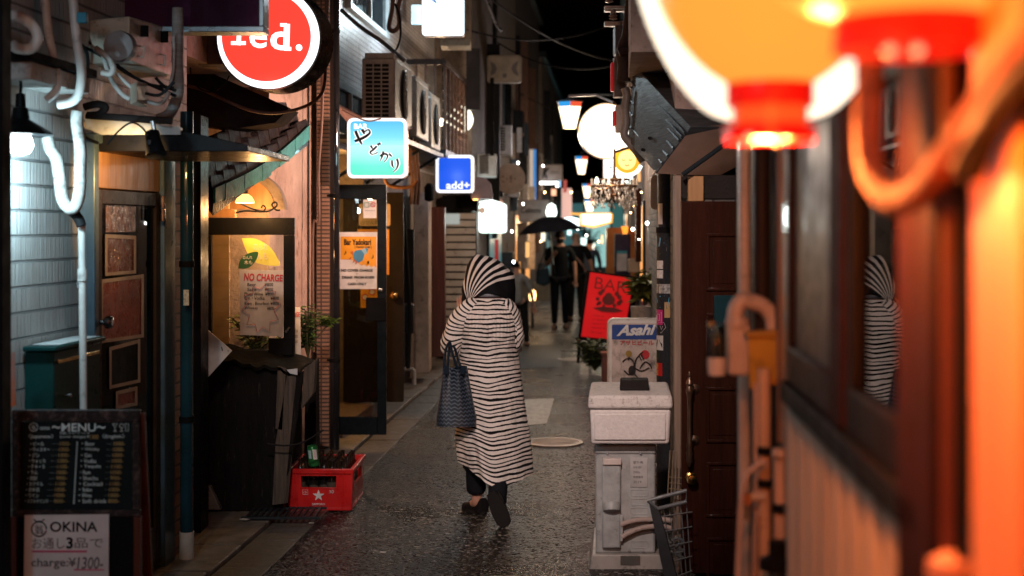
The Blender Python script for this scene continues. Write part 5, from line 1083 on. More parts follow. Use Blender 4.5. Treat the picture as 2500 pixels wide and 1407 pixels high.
for i, (px, py, wd, ht, Yq, c, s_, lb) in enumerate(((1302, 560, 16, 22, 31, (1, .62, .25), 1.5, 'small amber lit sign low on the left wall beyond the Calinou sign'), (1326, 575, 12, 30, 34, (1, .85, .6), 1.6, 'narrow cream lit sign over the stooping passer'), (1352, 470, 14, 18, 37, (1, .5, .3), 1.4, 'tiny orange lit sign above the white oval lamp'), (1390, 568, 12, 14, 44, (.6, 1, .95), 2, 'tiny mint lit sign right under the umbrella edge'), (1425, 590, 16, 20, 43, (.75, 1, .95), 1.6, 'small pale teal lit sign right of the walking pair'), (1470, 585, 8, 24, 30, (1, .7, .4), 1.6, 'slim amber lit sign left of the orange framed door'), (1560, 430, 10, 30, 17, (1, .5, .2), 1.2, 'slim orange lit strip right of the chandelier'), (1335, 505, 10, 10, 39, (1, .3, .2), 1.2, 'tiny red lit sign behind the Calinou sign'), (1366, 448, 8, 20, 40, (.4, .7, 1), 1.2, 'tiny blue lit sign below the script sign'), (1448, 600, 10, 12, 46, (1, .9, .7), 2, 'tiny cream lit sign at the far shop front'), (1288, 610, 12, 40, 24, (1, .55, .2), 1.0, 'amber lit doorway panel behind the left passer'))):
    t = thing('lit_sign', lb, 'sign', W(px, py + ht / 2, Yq)); MB().fbox(px - wd / 2, px + wd / 2, py - ht / 2, py + ht / 2, Yq, .12).build('case', darksteel, t); MB().fbox(px - wd / 2 + 1, px + wd / 2 - 1, py - ht / 2 + 1, py + ht / 2 - 1, Yq - .01, .008).build('face', EM('small_lit_%d' % i, c, s_), t)
lamp('POINT', W(1330, 560, 30), 25, (1, .65, .35), .2); lamp('POINT', W(1440, 570, 33), 25, (1, .75, .5), .2)
# ---- red bar board
t = thing('bar_board', 'red illuminated bar board on black easel legs leaning back', 'sign board', W(1480, 880, 17.6))
def tq(pts, Yq, d=.03): return MB().prism(wp(pts, Yq), (0, d, 0))
tq([(1433, 660), (1557, 676), (1530, 842), (1411, 830)], 17.62, .05).build('frame', blackmatt, t)
tq([(1441, 665), (1547, 681), (1521, 832), (1419, 822)], 17.61, .008).build('panel', EM('red_board', (.75, .006, .012), .42, (.3, .01, .01)), t)
tx = M('dark_red_ink', (.10, .01, .015), .6); Yt = 17.60
text('BAR', qp((1451, 704), (1528, 716), (1531, 690), (1455, 676), Yt), tx, t, bold=-.01)
b = MB(); b.prism(circ(1486, 733, 16, Yt, 20, 13), (0, .003, 0)); b.prism(circ(1486, 722, 9, Yt - .002, 16, 7), (0, .003, 0))
for (x, y, r) in ((1466, 716, 6), (1472, 710, 5), (1506, 718, 6), (1512, 726, 6), (1459, 730, 5), (1464, 740, 5), (1511, 741, 6), (1516, 736, 5), (1459, 743, 4), (1500, 746, 5), (1474, 747, 4)): b.prism(circ(x, y, r, Yt - .004, 8), (0, .003, 0))
b.prism(wp([(1446, 752), (1470, 749), (1500, 751), (1522, 760), (1500, 764), (1470, 762)], Yt - .008), (0, .003, 0)); b.build('drawing', tx, t)
for k, (a_, b_) in enumerate(((1448, 1475), (1446, 1500), (1445, 1498), (1444, 1505), (1442, 1470))):
    y = 768 + k * 10; text('Beer Highball Cocktail'[k * 2:], qp((a_, y + 4), (b_, y + 8), (b_, y + 4), (a_, y), Yt), tx, t)
b = MB(); 
for l_ in ([(1416, 830), (1411, 885)], [(1527, 840), (1530, 880)]): MB().tube(wp(l_, 17.6), .02, 6).build('leg', blackmatt, t)
b = MB(); b.tube([W(1440, 668, 17.75), W(1440, 860, 18.2)], .018, 6); b.tube([W(1550, 684, 17.75), W(1545, 868, 18.2)], .018, 6); b.build('back_leg', blackmatt, t)
lamp('POINT', W(1470, 760, 17.0), 1.5, (1, .1, .08), .1)
plant('street_bush', 'dark leafy bush in a reddish pot before the red bar board', W(1452, 905, 16.3), 40, .24, .36, M('night_leaf', (.06, .085, .03), .5, c2=(.03, .045, .015), ns=15), 21, .008, leaf_l=.10)
t = thing('flower_pot', 'reddish brown square pot beside the bush and beer board', 'pot', W(1480, 925, 16.0)); MB().fbox(1471, 1487, 868, 935, 15.6, .2).build('body', M('terracotta', (.20, .06, .04), .7, dirt=.3), t, bevel=.008); MB().fbox(1469, 1489, 862, 868, 15.59, .22).build('rim', M('terracotta_rim', (.24, .08, .05), .7), t)
plant('palm_plant', 'yellowish fan leaved plant between red board and sticker pole', W(1578, 745, 13.2), 22, .12, .32, M('fan_leaf', (.12, .13, .03), .45), 31, .005, leaf_l=.16)
t = thing('planter_stand', 'dim white planter stand under the fan leaved plant', 'planter', W(1572, 900, 13.3)); MB().lathe(W(1570, 940, 13.4), [(.09, 0), (.10, .5), (.12, .74), (.09, .74), (.08, .70)], 14).build('body', M('dim_planter', (.3, .27, .26), .6, dirt=.4), t)
# ---- beer board
t = thing('beer_board', 'white framed beer signboard with blue band and line drawing', 'sign board', W(1545, 1090, 10.0))
MB().prism(rrect(1484, 1620, 778, 1098, 10.03, 16), (0, .10, 0)).build('case', M('grubby_white_case', (.55, .52, .49), .45, dirt=.35), t, bevel=.004)
MB().prism(rrect(1488, 1616, 783, 1094, 10.02, 13), (0, .012, 0)).build('rim', M('white_board_rim', (.68, .66, .64), .4), t)
MB().prism(rrect(1494, 1612, 790, 1090, 10.008, 8), (0, .012, 0)).build('panel', M('stained_board', (.60, .50, .45), .5, dirt=.55, dirtc=(.12, .09, .08), ns=5), t)
blue = M('royal_blue_print', (.008, .06, .30), .45)
MB().fbox(1494, 1612, 793, 829, 10.004, .003).build('blue_band', blue, t)
wi = EM('board_white_letters', (.9, .9, .9), .12, (.85, .85, .85))
text('Asahi', qp((1505, 821), (1598, 818), (1602, 791), (1510, 794), 9.999), M('board_white', (.8, .8, .8), .5), t, bold=.04, shear=.22)
text('アサヒビール', q(1514, 831, 1596, 843, 9.999), redink, t, bold=.02)
MB().prism(circ(1575, 866, 11, 9.998, 22), (0, .002, 0)).build('red_ball', redink, t); MB().prism(circ(1535, 864, 8, 9.998, 20), (0, .002, 0)).build('mustard_ball', M('mustard_print', (.32, .20, .03), .5), t)
dr = MB()
for i, s_ in enumerate(([(1520, 884), (1530, 876), (1542, 878), (1548, 890), (1543, 905)], [(1536, 872), (1534, 880)], [(1550, 896), (1552, 880), (1562, 866), (1570, 860)], [(1548, 898), (1566, 906), (1585, 898)], [(1562, 900), (1575, 884), (1588, 892), (1590, 900)], [(1543, 905), (1535, 915), (1524, 905)], [(1545, 908), (1560, 925), (1575, 930)], [(1560, 868), (1566, 880)], [(1566, 866), (1571, 878)])): dr.tube(sm(wp(s_, 9.997 - .0006 * i), 4), .0052, 6)
dr.prism(circ(1543, 905, 9, 9.996, 16, 12), (0, .002, 0)); dr.build('line_drawing', M('charcoal_print', (.04, .035, .035), .6), t)
tag(MB().prism(rrect(1588, 1625, 428, 512, 11.4, 12), (0, .04, 0)).build('pale_plate', M('pale_plate', (.5, .40, .34), .6)), 'pale rounded sign plate peeking out left of the sticker pole', 'sign')
# ---- pole with stickers
t = thing('sticker_pole', 'thick black speckled pole covered in small stickers', 'pole', W(1630, 1260, 8.7))
Ypl = 8.75; xp = W(1629, 0, Ypl).x
pm_ = M('speckled_black', (.012, .013, .015), .28, c2=(.03, .03, .035), ns=160, bs=.5, bsc=180)
MB().cyl((xp, Ypl, 0), (xp, Ypl, 1.69), .066, 28).build('lower_tube', pm_, t); MB().cyl((xp + .002, Ypl, 1.69), (xp + .002, Ypl, 2.35), .058, 28).build('upper_tube', pm_, t)
MB().cyl((xp, Ypl, 1.665), (xp, Ypl, 1.70), .069, 28).build('collar', blackmatt, t)
def stick(x0, x1, y0, y1, m, rad=.0665, cxp=xp, name='sticker', pts=None):
    def onp(px, py):
        X = W(px, 0, Ypl - .06).x - cxp; a = math.asin(max(-.99, min(.99, X / rad)))
        return Vector((cxp + math.sin(a) * rad, Ypl - math.cos(a) * rad, W(0, py, Ypl - .06).z))
    if pts is None: return MB().grid(lambda u, v: onp(x0 + (x1 - x0) * u, y1 + (y0 - y1) * v), 8, 1).build(name, m, t)
    return onp
whs = M('white_sticker', (.6, .57, .57), .45, dirt=.2, ns=40)
def stext(s_, x0, x1, y0, y1, m, rad=.068, bold=.0):
    on = stick(0, 0, 0, 0, None, rad, xp, pts=1); return text(s_, [on(x0, y1), on(x1, y1), on(x1, y0), on(x0, y0)], m, t, bold=bold)
lbl(stick(1606, 1618, 497, 548, M('grey_pink_sticker', (.5, .45, .46), .45), .0590, xp + .002), 'pale paper sticker high on the pole')
on = stick(0, 0, 0, 0, None, .0668, xp, pts=1)
cyan = M('cyan_sticker', (.02, .30, .55), .4)
o_ = MB().prism([on(*p) for p in [(1597, 582), (1604, 576), (1612, 580), (1622, 594), (1610, 602), (1597, 606)]], (0, .001, 0)).build('sticker', cyan, t); lbl(o_, 'cyan pointed sticker on the pole')
o_ = MB().prism([on(*p) for p in [(1598, 604), (1628, 603), (1627, 613), (1612, 620), (1599, 628)]], (0, .001, 0)).build('sticker', M('peeled_grey', (.3, .27, .25), .6, dirt=.5, ns=40), t); lbl(o_, 'torn grey sticker remains')
for y in (637, 660):
    lbl(stick(1602, 1619, y, y + 20, whs, .0666), 'white sticker lettered BTM'); stext('ENJOY', 1603, 1618, y + 1, y + 8, blackink, .0676, .04); stext('BTM', 1602.5, 1618.5, y + 10, y + 19, blackink, .0676, .05)
lbl(stick(1602, 1638, 694, 717, M('bw_photo_sticker', (.45, .43, .42), .4, c2=(.08, .08, .08), ns=70), .0666), 'grey photo strip sticker')
o_ = MB().prism([on(*p) for p in [(1603, 728), (1612, 723), (1622, 722), (1634, 726), (1633, 738), (1628, 752), (1612, 752), (1606, 740)]], (0, .001, 0)).build('sticker', M('blue_blob', (.03, .28, .48), .4, c2=(.06, .42, .62), ns=40), t); lbl(o_, 'blue cut out sticker')
lbl(stick(1622, 1638, 738, 776, M('ochre_sticker', (.42, .25, .10), .5), .0664), 'ochre sticker'); stext('AFTER', 1626, 1637, 745, 756, blackink, .0674)
lbl(stick(1599, 1618, 757, 794, M('magenta_sticker', (.5, .01, .18), .4), .0670), 'magenta sticker with line maze')
b = MB()
for (x0, y0, x1, y1) in ((1602, 763, 1615, 763), (1615, 763, 1615, 788), (1602, 788, 1615, 788), (1602, 770, 1602, 788), (1606, 768, 1611, 768), (1611, 768, 1611, 783), (1606, 783, 1611, 783), (1606, 772, 1606, 783)):
    b.tube([stick(0, 0, 0, 0, None, .0682, xp, pts=1)(x0, y0), stick(0, 0, 0, 0, None, .0682, xp, pts=1)(x1, y1)], .0012, 5)
b.build('sticker_print', whs, t)
b = MB(); on2 = stick(0, 0, 0, 0, None, .0674, xp, pts=1)
for s_ in ([(1606, 790), (1604, 800), (1614, 814), (1625, 800), (1622, 790)], [(1609, 788), (1621, 788)], [(1612, 796), (1615, 806), (1618, 796)]): b.tube([on2(*p) for p in s_], .0014, 5)
b.build('sticker_outline', whs, t)
lbl(stick(1596, 1619, 820, 856, M('grey_white_sticker', (.5, .48, .48), .4), .0668), 'white sticker with a dark figure')
o_ = MB().prism([on2(*p) for p in [(1600, 852), (1601, 840), (1606, 836), (1606, 830), (1611, 830), (1612, 836), (1617, 840), (1617, 852)]], (0, .0005, 0)).build('sticker_print', M('figure_print', (.03, .03, .035), .5), t)
lbl(stick(1598, 1608, 857, 876, M('dark_green_sticker', (.01, .06, .03), .5), .0668), 'dark green sticker')
lbl(stick(1594, 1617, 887, 919, M('red_sticker', (.40, .012, .015), .4), .0668), 'red sticker with yellow characters')
stext('愛', 1597, 1608, 889, 902, M('yellow_ink', (.75, .5, .05), .5), .0678); stext('組', 1597, 1608, 904, 917, M('yellow_ink2', (.75, .5, .05), .5), .0678)
# ---- house of the panelled door, hooded canopy
h = thing('panelled_house', 'dark house with metal hooded canopy and panelled door', 'house', R(9, 0, 0))
dbrick = TILE('dark_stone_bricks', (0, 2), (.09, .075, .068), (.06, .05, .046), (.02, .018, .017), .11, .055, .008, .7, 1.0)
MB().wbox('R', 7.75, 13.95, -5, .03, 0, 2.15).build('wall', dbrick, h)
MB().wbox('R', 6.99, 7.748, -2, -.02, 0, 1.95).build('porch_wall', dbrick, h)
MB().wbox('R', 7.75, 13.95, -5, .04, 2.152, 6.5).build('upper_wall', M('pinkish_upper_wall', (.34, .24, .20), .8, c2=(.26, .18, .16), bs=.4, bsc=40, dirt=.3), h)
MB().wbox('R', 7.8, 10.4, .042, .28, 2.66, 3.4).build('jetty', M('pinkish_jetty', (.36, .26, .22), .75, bs=.3, bsc=40, dirt=.3), h, bevel=.004)
t = thing('hood', 'grey ribbed metal hooded canopy jutting over the panelled door', 'canopy', W(1610, 300, 7.4))
hm = M('brushed_grey_metal', (.06, .066, .072), .5, .2, c2=(.035, .038, .042), stretch=(1, 1, 12), ns=3, dirt=.2)
def hood(b, sc=1):
    b.prism([W(1547, 158, 9.1), W(1687, 309, 7.3), W(1601, 424, 7.5), W(1533, 345, 9.2)], (.55, .12, .0)); return b
hood(MB()).build('shell', hm, t, bevel=.004)
b = MB()
for k in (.14, .22, .30, .46, .62, .78): b.tube([W(1547, 158, 9.1).lerp(W(1533, 345, 9.2), k) + Vector((-.004, -.004, 0)), W(1687, 309, 7.3).lerp(W(1601, 424, 7.5), k) + Vector((-.004, -.004, 0))], .008, 6)
b.build('seam', darksteel, t)
b = MB(); 
for (x, y, Yq) in ((1587, 338, 8.0), (1570, 366, 8.1)): MB().lathe(W(x, y, Yq - .09), [(.001, -.02), (.009, -.02), (.009, .02), (.001, .02)], 10, (.3, 1, 0)).build('screw', blackmatt, t)
tag(MB().tube(wp([(1665, 428), (1735, 378), (1800, 330)], 6.9), .012).build('canopy_rail', M('shiny_black_rail', (.02, .025, .03), .12, coat=.8)), 'shiny black rail running under the hooded canopy', 'rail')
MB().prism(wp([(1604, 424), (1668, 427), (1850, 330), (1850, 300), (1690, 310)], 7.34), (.2, .05, 0)).build('soffit', M('brown_soffit', (.10, .05, .03), .6), t)
# utilities on its upper corner
pipe([(1546, -30), (1540, 40), (1534, 90), (1520, 130), (1524, 160), (1522, 200)], .045, 9.2, M('soot_pipe', (.06, .04, .035), .6, dirt=.4), 'soot_pipe', 'thick sooty pipe dropping at the corner of the upper wall')
pipe([(1525, 215), (1530, 235), (1526, 262), (1528, 300), (1524, 330), (1538, 350), (1556, 372), (1570, 395)], .026, 9.0, M('grey_pipe', (.22, .18, .16), .5, dirt=.3), 'grey_pipe', 'grey pipe bending under the hooded canopy beside the alarm boxes')
pipe([(1510, 128), (1530, 120), (1556, 120), (1580, 116)], .03, 9.1, M('sooty_crosspipe', (.05, .035, .03), .5), 'soot_pipe', 'short sooty cross pipe running into the upper wall')
for i, (x0, x1, y0, y1, lb) in enumerate(((1500, 1526, 138, 236, 'upper sooty alarm box with long red lens'), (1505, 1534, 256, 322, 'lower beige alarm box with red lens beside the large round sign'))):
    t = thing('alarm_box', lb, 'alarm', W(x0, y1, 9.4)); MB().fbox(x0, x1, y0, y1, 9.35, .14).build('case', [M('sooty_case', (.12, .08, .07), .5), M('beige_case', (.5, .4, .36), .5, dirt=.3)][i], t, bevel=.006)
    MB().fbox(x0 - 8, x0 - .5, y0 + 14, y1 - 14, 9.38, .09).build('lens', EM('red_lens_%d' % i, (.55, .015, .02), .22, (.5, .01, .015)), t, bevel=.008)
t = thing('insulator_bracket', 'steel insulator bracket high against the black sky', 'bracket', W(1500, 40, 9.5))
b = MB()
for y in (14, 22, 52, 58): b.fbox(1476, 1528, y, y + 6, 9.5 + y * .002, .05)
b.build('arms', M('galvanised_pink', (.5, .38, .33), .4, .4, dirt=.3), t, bevel=.003)
for (x, y) in ((1497, 36), (1487, -6), (1512, 66)): MB().lathe(W(x, y + 14, 9.52), [(.001, 0), (.03, .01), (.018, .02), (.03, .03), (.018, .04), (.02, .07), (.001, .075)], 12).build('insulator', M('porcelain_%d' % y, (.25, .18, .15), .3), t)
tag(MB().fbox(1502, 1540, 62, 130, 9.4, .2).build('cable_box', M('soot_box', (.08, .055, .05), .5, dirt=.4), bevel=.006), 'sooty cable box under the insulator bracket', 'box')
tag(MB().tube([W(1390, 235, 14), W(1455, 232, 12.5), W(1500, 252, 10.5)], .012, 8).build('sign_wire', cablebrown), 'brown stay wire meeting the lower alarm box', 'wire')
t = thing('unseen_flood', 'added unseen flood lamp tucked behind the hooded canopy', 'lamp', R(9.5, .1, 2.52))
fl_ = R(9.5, .22, 2.52); MB().lathe(fl_, [(.02, -.06), (.05, -.04), (.06, .04), (.001, .03)], 16, (-1, .1, -.35)).build('head', blackmatt, t); MB().tube([fl_, R(9.5, -.0, 2.55)], .012, 8).build('arm', blackmatt, t)
lamp('SPOT', R(9.5, .30, 2.48), 620, (1, .58, .42), .06, aim=(-1.5, 9.9, 2.05), angle=74, blend=.8)  # unseen flood, added to light the plaster across the alley
# ---- panelled door
Yd = 6.9
t = tag(MB().fbox(1646, 1664, 428, 1430, 7.0, .06).build('door_jamb', M('pale_brown_jamb', (.22, .15, .11), .5, stretch=(8, 8, .6), bs=.2), bevel=.005), 'pale brown jamb left of the panelled door', 'jamb')
tag(MB().fbox(1664, 1830, 428, 487, 6.98, .04).build('transom', M('dark_transom', (.025, .02, .018), .6, bs=.5), bevel=.006), 'dark transom above the panelled door', 'transom')
tag(MB().fbox(1680, 1718, 430, 492, 6.95, .03).build('transom_post', wood_tan, bevel=.004), 'tan timber piece over the panelled door', 'timber')
t = thing('panelled_door', 'dark brown panelled wooden door with long turned handle', 'door', W(1740, 1430, 6.9))
x0, x1 = W(1664, 0, Yd).x, W(1840, 0, Yd).x; zt = W(0, 492, Yd).z
MB().box(x0, x1, Yd, Yd + .045, .02, zt).build('leaf', wood_dk, t, bevel=.003)
pn = MB()
for (ya, yb) in ((570, 710), (765, 900), (945, 1080), (1128, 1262), (1312, 1420)):
    X0_, X1_ = W(1724, 0, Yd).x, W(1834, 0, Yd).x; z0_, z1_ = W(0, yb, Yd).z, W(0, ya, Yd).z
    m_ = .014
    for (a, b, c, d) in ((X0_, X1_, z1_ - m_, z1_), (X0_, X1_, z0_, z0_ + m_), (X0_, X0_ + m_, z0_ + m_, z1_ - m_), (X1_ - m_, X1_, z0_ + m_, z1_ - m_)): pn.box(a, b, Yd - .012, Yd - .001, c, d)
    i_ = .034; pn.prism([(X0_ + i_, Yd - .004, z0_ + i_), (X1_ - i_, Yd - .004, z0_ + i_), (X1_ - i_, Yd - .004, z1_ - i_), (X0_ + i_, Yd - .004, z1_ - i_)], (0, .004, 0))
pn.build('panels', wood_dk, t, bevel=.004)
hb = MB(); u = Yd / F
def hz(py): return W(0, py, Yd).z
hx = W(1680, 0, Yd).x
prof = [(905, 2), (912, 4), (918, 3), (926, 7), (934, 9), (940, 6), (950, 9), (958, 8), (964, 6), (1000, 5), (1050, 5), (1076, 6), (1086, 8), (1094, 6), (1104, 9), (1112, 7), (1122, 8), (1130, 4), (1136, 2)]
hb.lathe((hx, Yd - .055, 0), [(r * u, hz(y)) for y, r in reversed(prof)], 16); hb.build('handle', bronze, t)
for y in (950, 1075):
    c = W(1696, y, Yd); r_ = MB(); r_.lathe(c, [(.025, 0), (.024, -.006), (.012, -.014), (.010, -.02), (.001, -.021)], 18, (0, 1, 0)); r_.tube([c + Vector((0, -.018, 0)), Vector((hx, Yd - .055, c.z))], .006, 8); r_.build('rosette', bronze, t)
c = W(1687, 1168, Yd); MB().lathe(c, [(.03, 0), (.029, -.006), (.014, -.012), (.014, -.03), (.026, -.042), (.022, -.056), (.001, -.06)], 20, (0, 1, 0)).build('knob', brass, t)
tag(MB().fbox(1744, 1795, 722, 800, 6.84, .03).build('dark_plate', M('teal_plate', (.01, .035, .045), .4), bevel=.003), 'small dark teal plate on the panelled door', 'plate')
# ---- outdoor unit with foam box
t = thing('outdoor_unit', 'grey white outdoor unit standing on a low stand under the foam box', 'air conditioner', W(1530, 1395, 7.1))
Ya = 7.1; ua = Ya / F
b = MB(); b.fbox(1454, 1600, 1088, 1352, Ya, .60); b.sh(Ya).build('casing', acwhite, t, bevel=.012, segs=3)
MB().fbox(1451, 1603, 1086, 1110, Ya - .008, .616).sh(Ya).build('top_cap', acwhite, t, bevel=.012)
MB().fbox(1470, 1516, 1128, 1340, Ya - .030, .03).build('pipe_cover', acwhite, t, bevel=.010)
MB().fbox(1472, 1517, 1120, 1136, Ya - .042, .04).build('cover_hood', M('pinkish_plastic', (.62, .52, .48), .45), t, bevel=.004)
b = MB(); b.lathe(W(1493, 1232, Ya - .03), [(.001, -.04), (.042, -.03), (.044, 0), (.040, .01), (.001, .012)], 20, (0, .35, 1)); b.build('cover_bulge', acwhite, t)
MB().fbox(1539, 1581, 1118, 1190, Ya - .004, .004).build('rating_plate', M('plate_grey', (.46, .44, .43), .4), t, bevel=.001)
for k, s_ in enumerate(('室外機', 'R410A 100V', '50/60Hz', '製造番号', '2019')): text(s_, q(1546, 1126 + k * 12, 1570 - (k % 3) * 4, 1132 + k * 12, Ya - .0055), greyink, t)
b = MB()
for yy in (1196, 1218, 1240, 1262, 1322): MB().tube(wp([(1542, yy), (1580, yy), (1582, yy + 4), (1582, yy + 13), (1578, yy + 16), (1544, yy + 16), (1540, yy + 12), (1540, yy + 3), (1542, yy)], Ya - .001), .0022, 6).build('embossing', acwhite, t)
for (x, y) in ((1483, 1108), (1564, 1108), (1537, 1345), (1571, 1348)): MB().lathe(W(x, y, Ya - .002), [(.006, 0), (.005, -.008), (.001, -.009)], 10, (0, 1, 0)).build('screw', steel, t)
b = MB()
for k in range(7): b.fbox(1462 + k * 19, 1474 + k * 19, 1088, 1091, Ya + .02, .5)
b.sh(Ya).build('top_vents', M('vent_dark', (.05, .045, .04), .6), t)
for i, pts in enumerate(([(1516, 1282), (1530, 1276), (1560, 1270), (1610, 1268), (1640, 1272)], [(1518, 1312), (1535, 1302), (1565, 1290), (1610, 1285), (1640, 1290)])):
    MB().tube(sm(wp(pts, Ya - .03), 5), .013, 12).build('hose', M('pink_lagging_%d' % i, (.45, .34, .30), .7, bs=.4, dirt=.3), t)
MB().fbox(1514, 1521, 1258, 1322, Ya - .035, .03).build('hose_plate', acwhite, t, bevel=.002)
st = MB(); st.prism(wp([(1446, 1355), (1612, 1355), (1624, 1396), (1438, 1396)], Ya - .03), (0, .66, 0)); st.sh(Ya).build('stand', M('dirty_stand', (.42, .38, .35), .5, dirt=.4), t, bevel=.006)
MB().fbox(1515, 1563, 1358, 1380, Ya - .034, .01).build('stand_recess', M('stand_recess', (.10, .09, .08), .7), t)
foamm = M('polystyrene', (.72, .66, .64), .75, c2=(.64, .58, .56), ns=60, bs=.5, bsc=90)
foamd = M('dirty_polystyrene', (.70, .63, .60), .75, c2=(.62, .56, .53), ns=16, bs=.6, bsc=70, dirt=.3, dirtc=(.07, .045, .035))
t = thing('foam_box', 'white polystyrene box with stained lid on the outdoor unit', 'box', (W(1540, 0, 7.05).x, 7.3, .62))
x0, x1 = W(1437, 0, 7.0).x, W(1641, 0, 7.0).x
def taper(x0, x1, y0, y1, z0, z1, k): return [(x0 + k, y0 + k, z0), (x1 - k, y0 + k, z0), (x1 - k, y1 - k, z0), (x0 + k, y1 - k, z0), (x0, y0, z1), (x1, y0, z1), (x1, y1, z1), (x0, y1, z1)]
MB().hexa(taper(x0 + .006, x1 - .006, 7.01, 7.6, .628, .802, .008)).sh(7.0).build('body', foamm, t, bevel=.014, segs=3)
MB().box(x0 + .028, x1 - .030, 7.006, 7.02, .65, .78).build('embossed_panel', foamm, t, bevel=.006)
MB().hexa(taper(x0, x1, 7.0, 7.62, .804, .872, -.004)).sh(7.0).build('lid', foamd, t, bevel=.016, segs=3)
tag(MB().hexa(taper(W(1513, 0, 7.25).x, W(1581, 0, 7.25).x, 7.2, 7.34, .8725, .925, -.004)).sh(7.2).build('brick', M('black_brick', (.022, .018, .017), .75, bs=.8, bsc=40), bevel=.006), 'black brick lying on the stained foam box lid', 'brick')
# ---- grey wire crate
t = thing('wire_crate', 'grey crate with wire mesh sides tilted against the door', 'crate', W(1640, 1420, 6.75))
gm = M('grey_crate', (.16, .17, .18), .45, dirt=.2)
MB().prism(wp([(1583, 1222), (1607, 1240), (1660, 1440), (1628, 1440)], 6.7), (.006, .02, 0)).build('side', M('crate_dark_side', (.06, .065, .07), .5), t)
b = MB(); b.tube(wp([(1582, 1222), (1606, 1242), (1676, 1225), (1676, 1198), (1582, 1222)], 6.7), .009, 8); b.build('rim', gm, t)
b = MB()
for k in range(6): b.tube(wp([(1612 + k * 11, 1262 + k * 36), (1690, 1250 + k * 36)], 6.72), .003, 5)
for k in range(5): b.tube(wp([(1620 + k * 14, 1240 - k * 2), (1648 + k * 10, 1430)], 6.73), .003, 5)
b.build('wire_mesh', gm, t)
b = MB()
for k in range(3): b.tube(wp([(1636 + k * 8, 1100), (1630 + k * 9, 1210)], 6.85), .003, 5); b.tube(wp([(1634, 1165 + k * 14), (1664, 1168 + k * 14)], 6.86), .003, 5)
tag(b.build('wire_rack', M('brassy_wire', (.4, .3, .2), .4, .6)), 'small brassy wire rack behind the grey crate', 'rack')
pipe([(1640, 1320), (1655, 1314), (1668, 1325), (1650, 1336), (1668, 1345), (1648, 1352), (1668, 1362)], .008, 6.75, M('grey_cable', (.10, .13, .15), .5), 'coiled_cable', 'coiled grey cable inside the grey wire crate', 'cable')
# ================================================================ NEAR RIGHT: CORRUGATED BAR FRONT
h = thing('corrugated_bar', 'bar front with corrugated sheet below dark framed windows', 'house', R(2.4, 0, 0))
umber = M('dark_umber_boards', (.035, .013, .008), .5, c2=(.02, .008, .005), stretch=(6, 6, .6), ns=4, bs=.15)
MB().wbox('R', .4, 4.3, -3, -.35, 0, 4).build('wall', M('teal_tinted_inner_wall', (.04, .14, .16), .5), h)  # teal glow of the window put into the wall colour
MB().wbox('R', .4, 4.3, -.349, -.012, 0, 1.34).build('lower_wall', umber, h)
MB().wbox('R', .4, 4.3, -.349, .0, 1.985, 4).build('upper_wall', M('navy_header', (.012, .022, .034), .5), h)
cor = M('corrugated_sheet', (.46, .39, .33), .5, .15, c2=(.38, .31, .26), stretch=(6, 6, .7), ns=3, dirt=.25, dirtc=(.2, .10, .05))
def cf(u, v):
    Yc = 1.15 + 1.78 * u; return R(Yc, .019 * math.sin(Yc * 2 * PI / .152) - .004, 1.342 * v)
MB().grid(cf, 190, 1).build('corrugated_sheet', cor, h, ang=80)
b = MB(); b.wbox('R', 1.62, 2.93, -.01, .03, 1.345, 1.385); b.build('sill', M('charcoal_sill', (.007, .007, .008), .6), h, bevel=.004)
def sash(Y0, Y1, z0, z1, m, o0=-.008, o1=.018, w=.045, wb=.07):
    b = MB(); b.wbox('R', Y0, Y1, o0, o1, z0, z0 + wb); b.wbox('R', Y0, Y1, o0, o1, z1 - w, z1); b.wbox('R', Y0, Y0 + w, o0, o1 - .001, z0 + wb, z1 - w); b.wbox('R', Y1 - w, Y1, o0, o1 - .001, z0 + wb, z1 - w); return b
f = sash(2.30, 2.92, 1.387, 1.94, umber).build('window_frame', M('plum_brown_frame', (.022, .011, .010), .5), h, bevel=.004)
MB().wbox('R', 2.34, 2.88, .000, .004, 1.45, 1.90).build('pane', M('dark_mirror_pane', (.02, .018, .022), .38, spec=.4), f)
f = sash(1.72, 2.17, 1.387, 1.94, umber, w=.05, wb=.07).build('window_frame', M('black_brown_frame', (.008, .006, .006), .6), h, bevel=.004)
MB().wbox('R', 1.76, 2.13, .000, .004, 1.45, 1.90).build('pane', GLASS('bar_window_glass', (.6, .68, .68), .12), f)
b = MB(); b.wbox('R', 2.175, 2.295, -.01, .024, 1.387, 2.0); b.wbox('R', 1.52, 1.715, -.01, .03, 1.0, 2.0); b.wbox('R', 1.52, 1.615, -.01, .029, .0, .999); b.build('post', M('red_umber_post', (.018, .005, .0035), .7), h, bevel=.006)
MB().wbox('R', 1.52, 2.92, -.008, .03, 1.942, 1.984).build('window_head', M('navy_head', (.02, .04, .055), .4), h, bevel=.003)
MB().wbox('R', 1.206, 1.373, -.01, .026, .0, 2.3).build('front_board', M('lantern_tinted_board', (.62, .28, .12), .5, c2=(.50, .21, .085), stretch=(12, 12, .8), ns=3), h, bevel=.006)  # lantern's orange light put partly into the board colour
MB().wbox('R', 1.0, 1.204, -.01, .0, .0, 2.3).build('side_board', blackmatt, h)
b = MB(); b.wbox('R', 2.94, 3.05, -.012, .01, 0, 2.1); b.build('corner_trim', M('tan_trim', (.30, .17, .10), .45, coat=.3), h, bevel=.004)
MB().wbox('R', 3.06, 4.3, -.02, .0, 0, 2.1).build('board_wall', umber, h)
pp = M('tan_slip', (.42, .24, .10), .6)
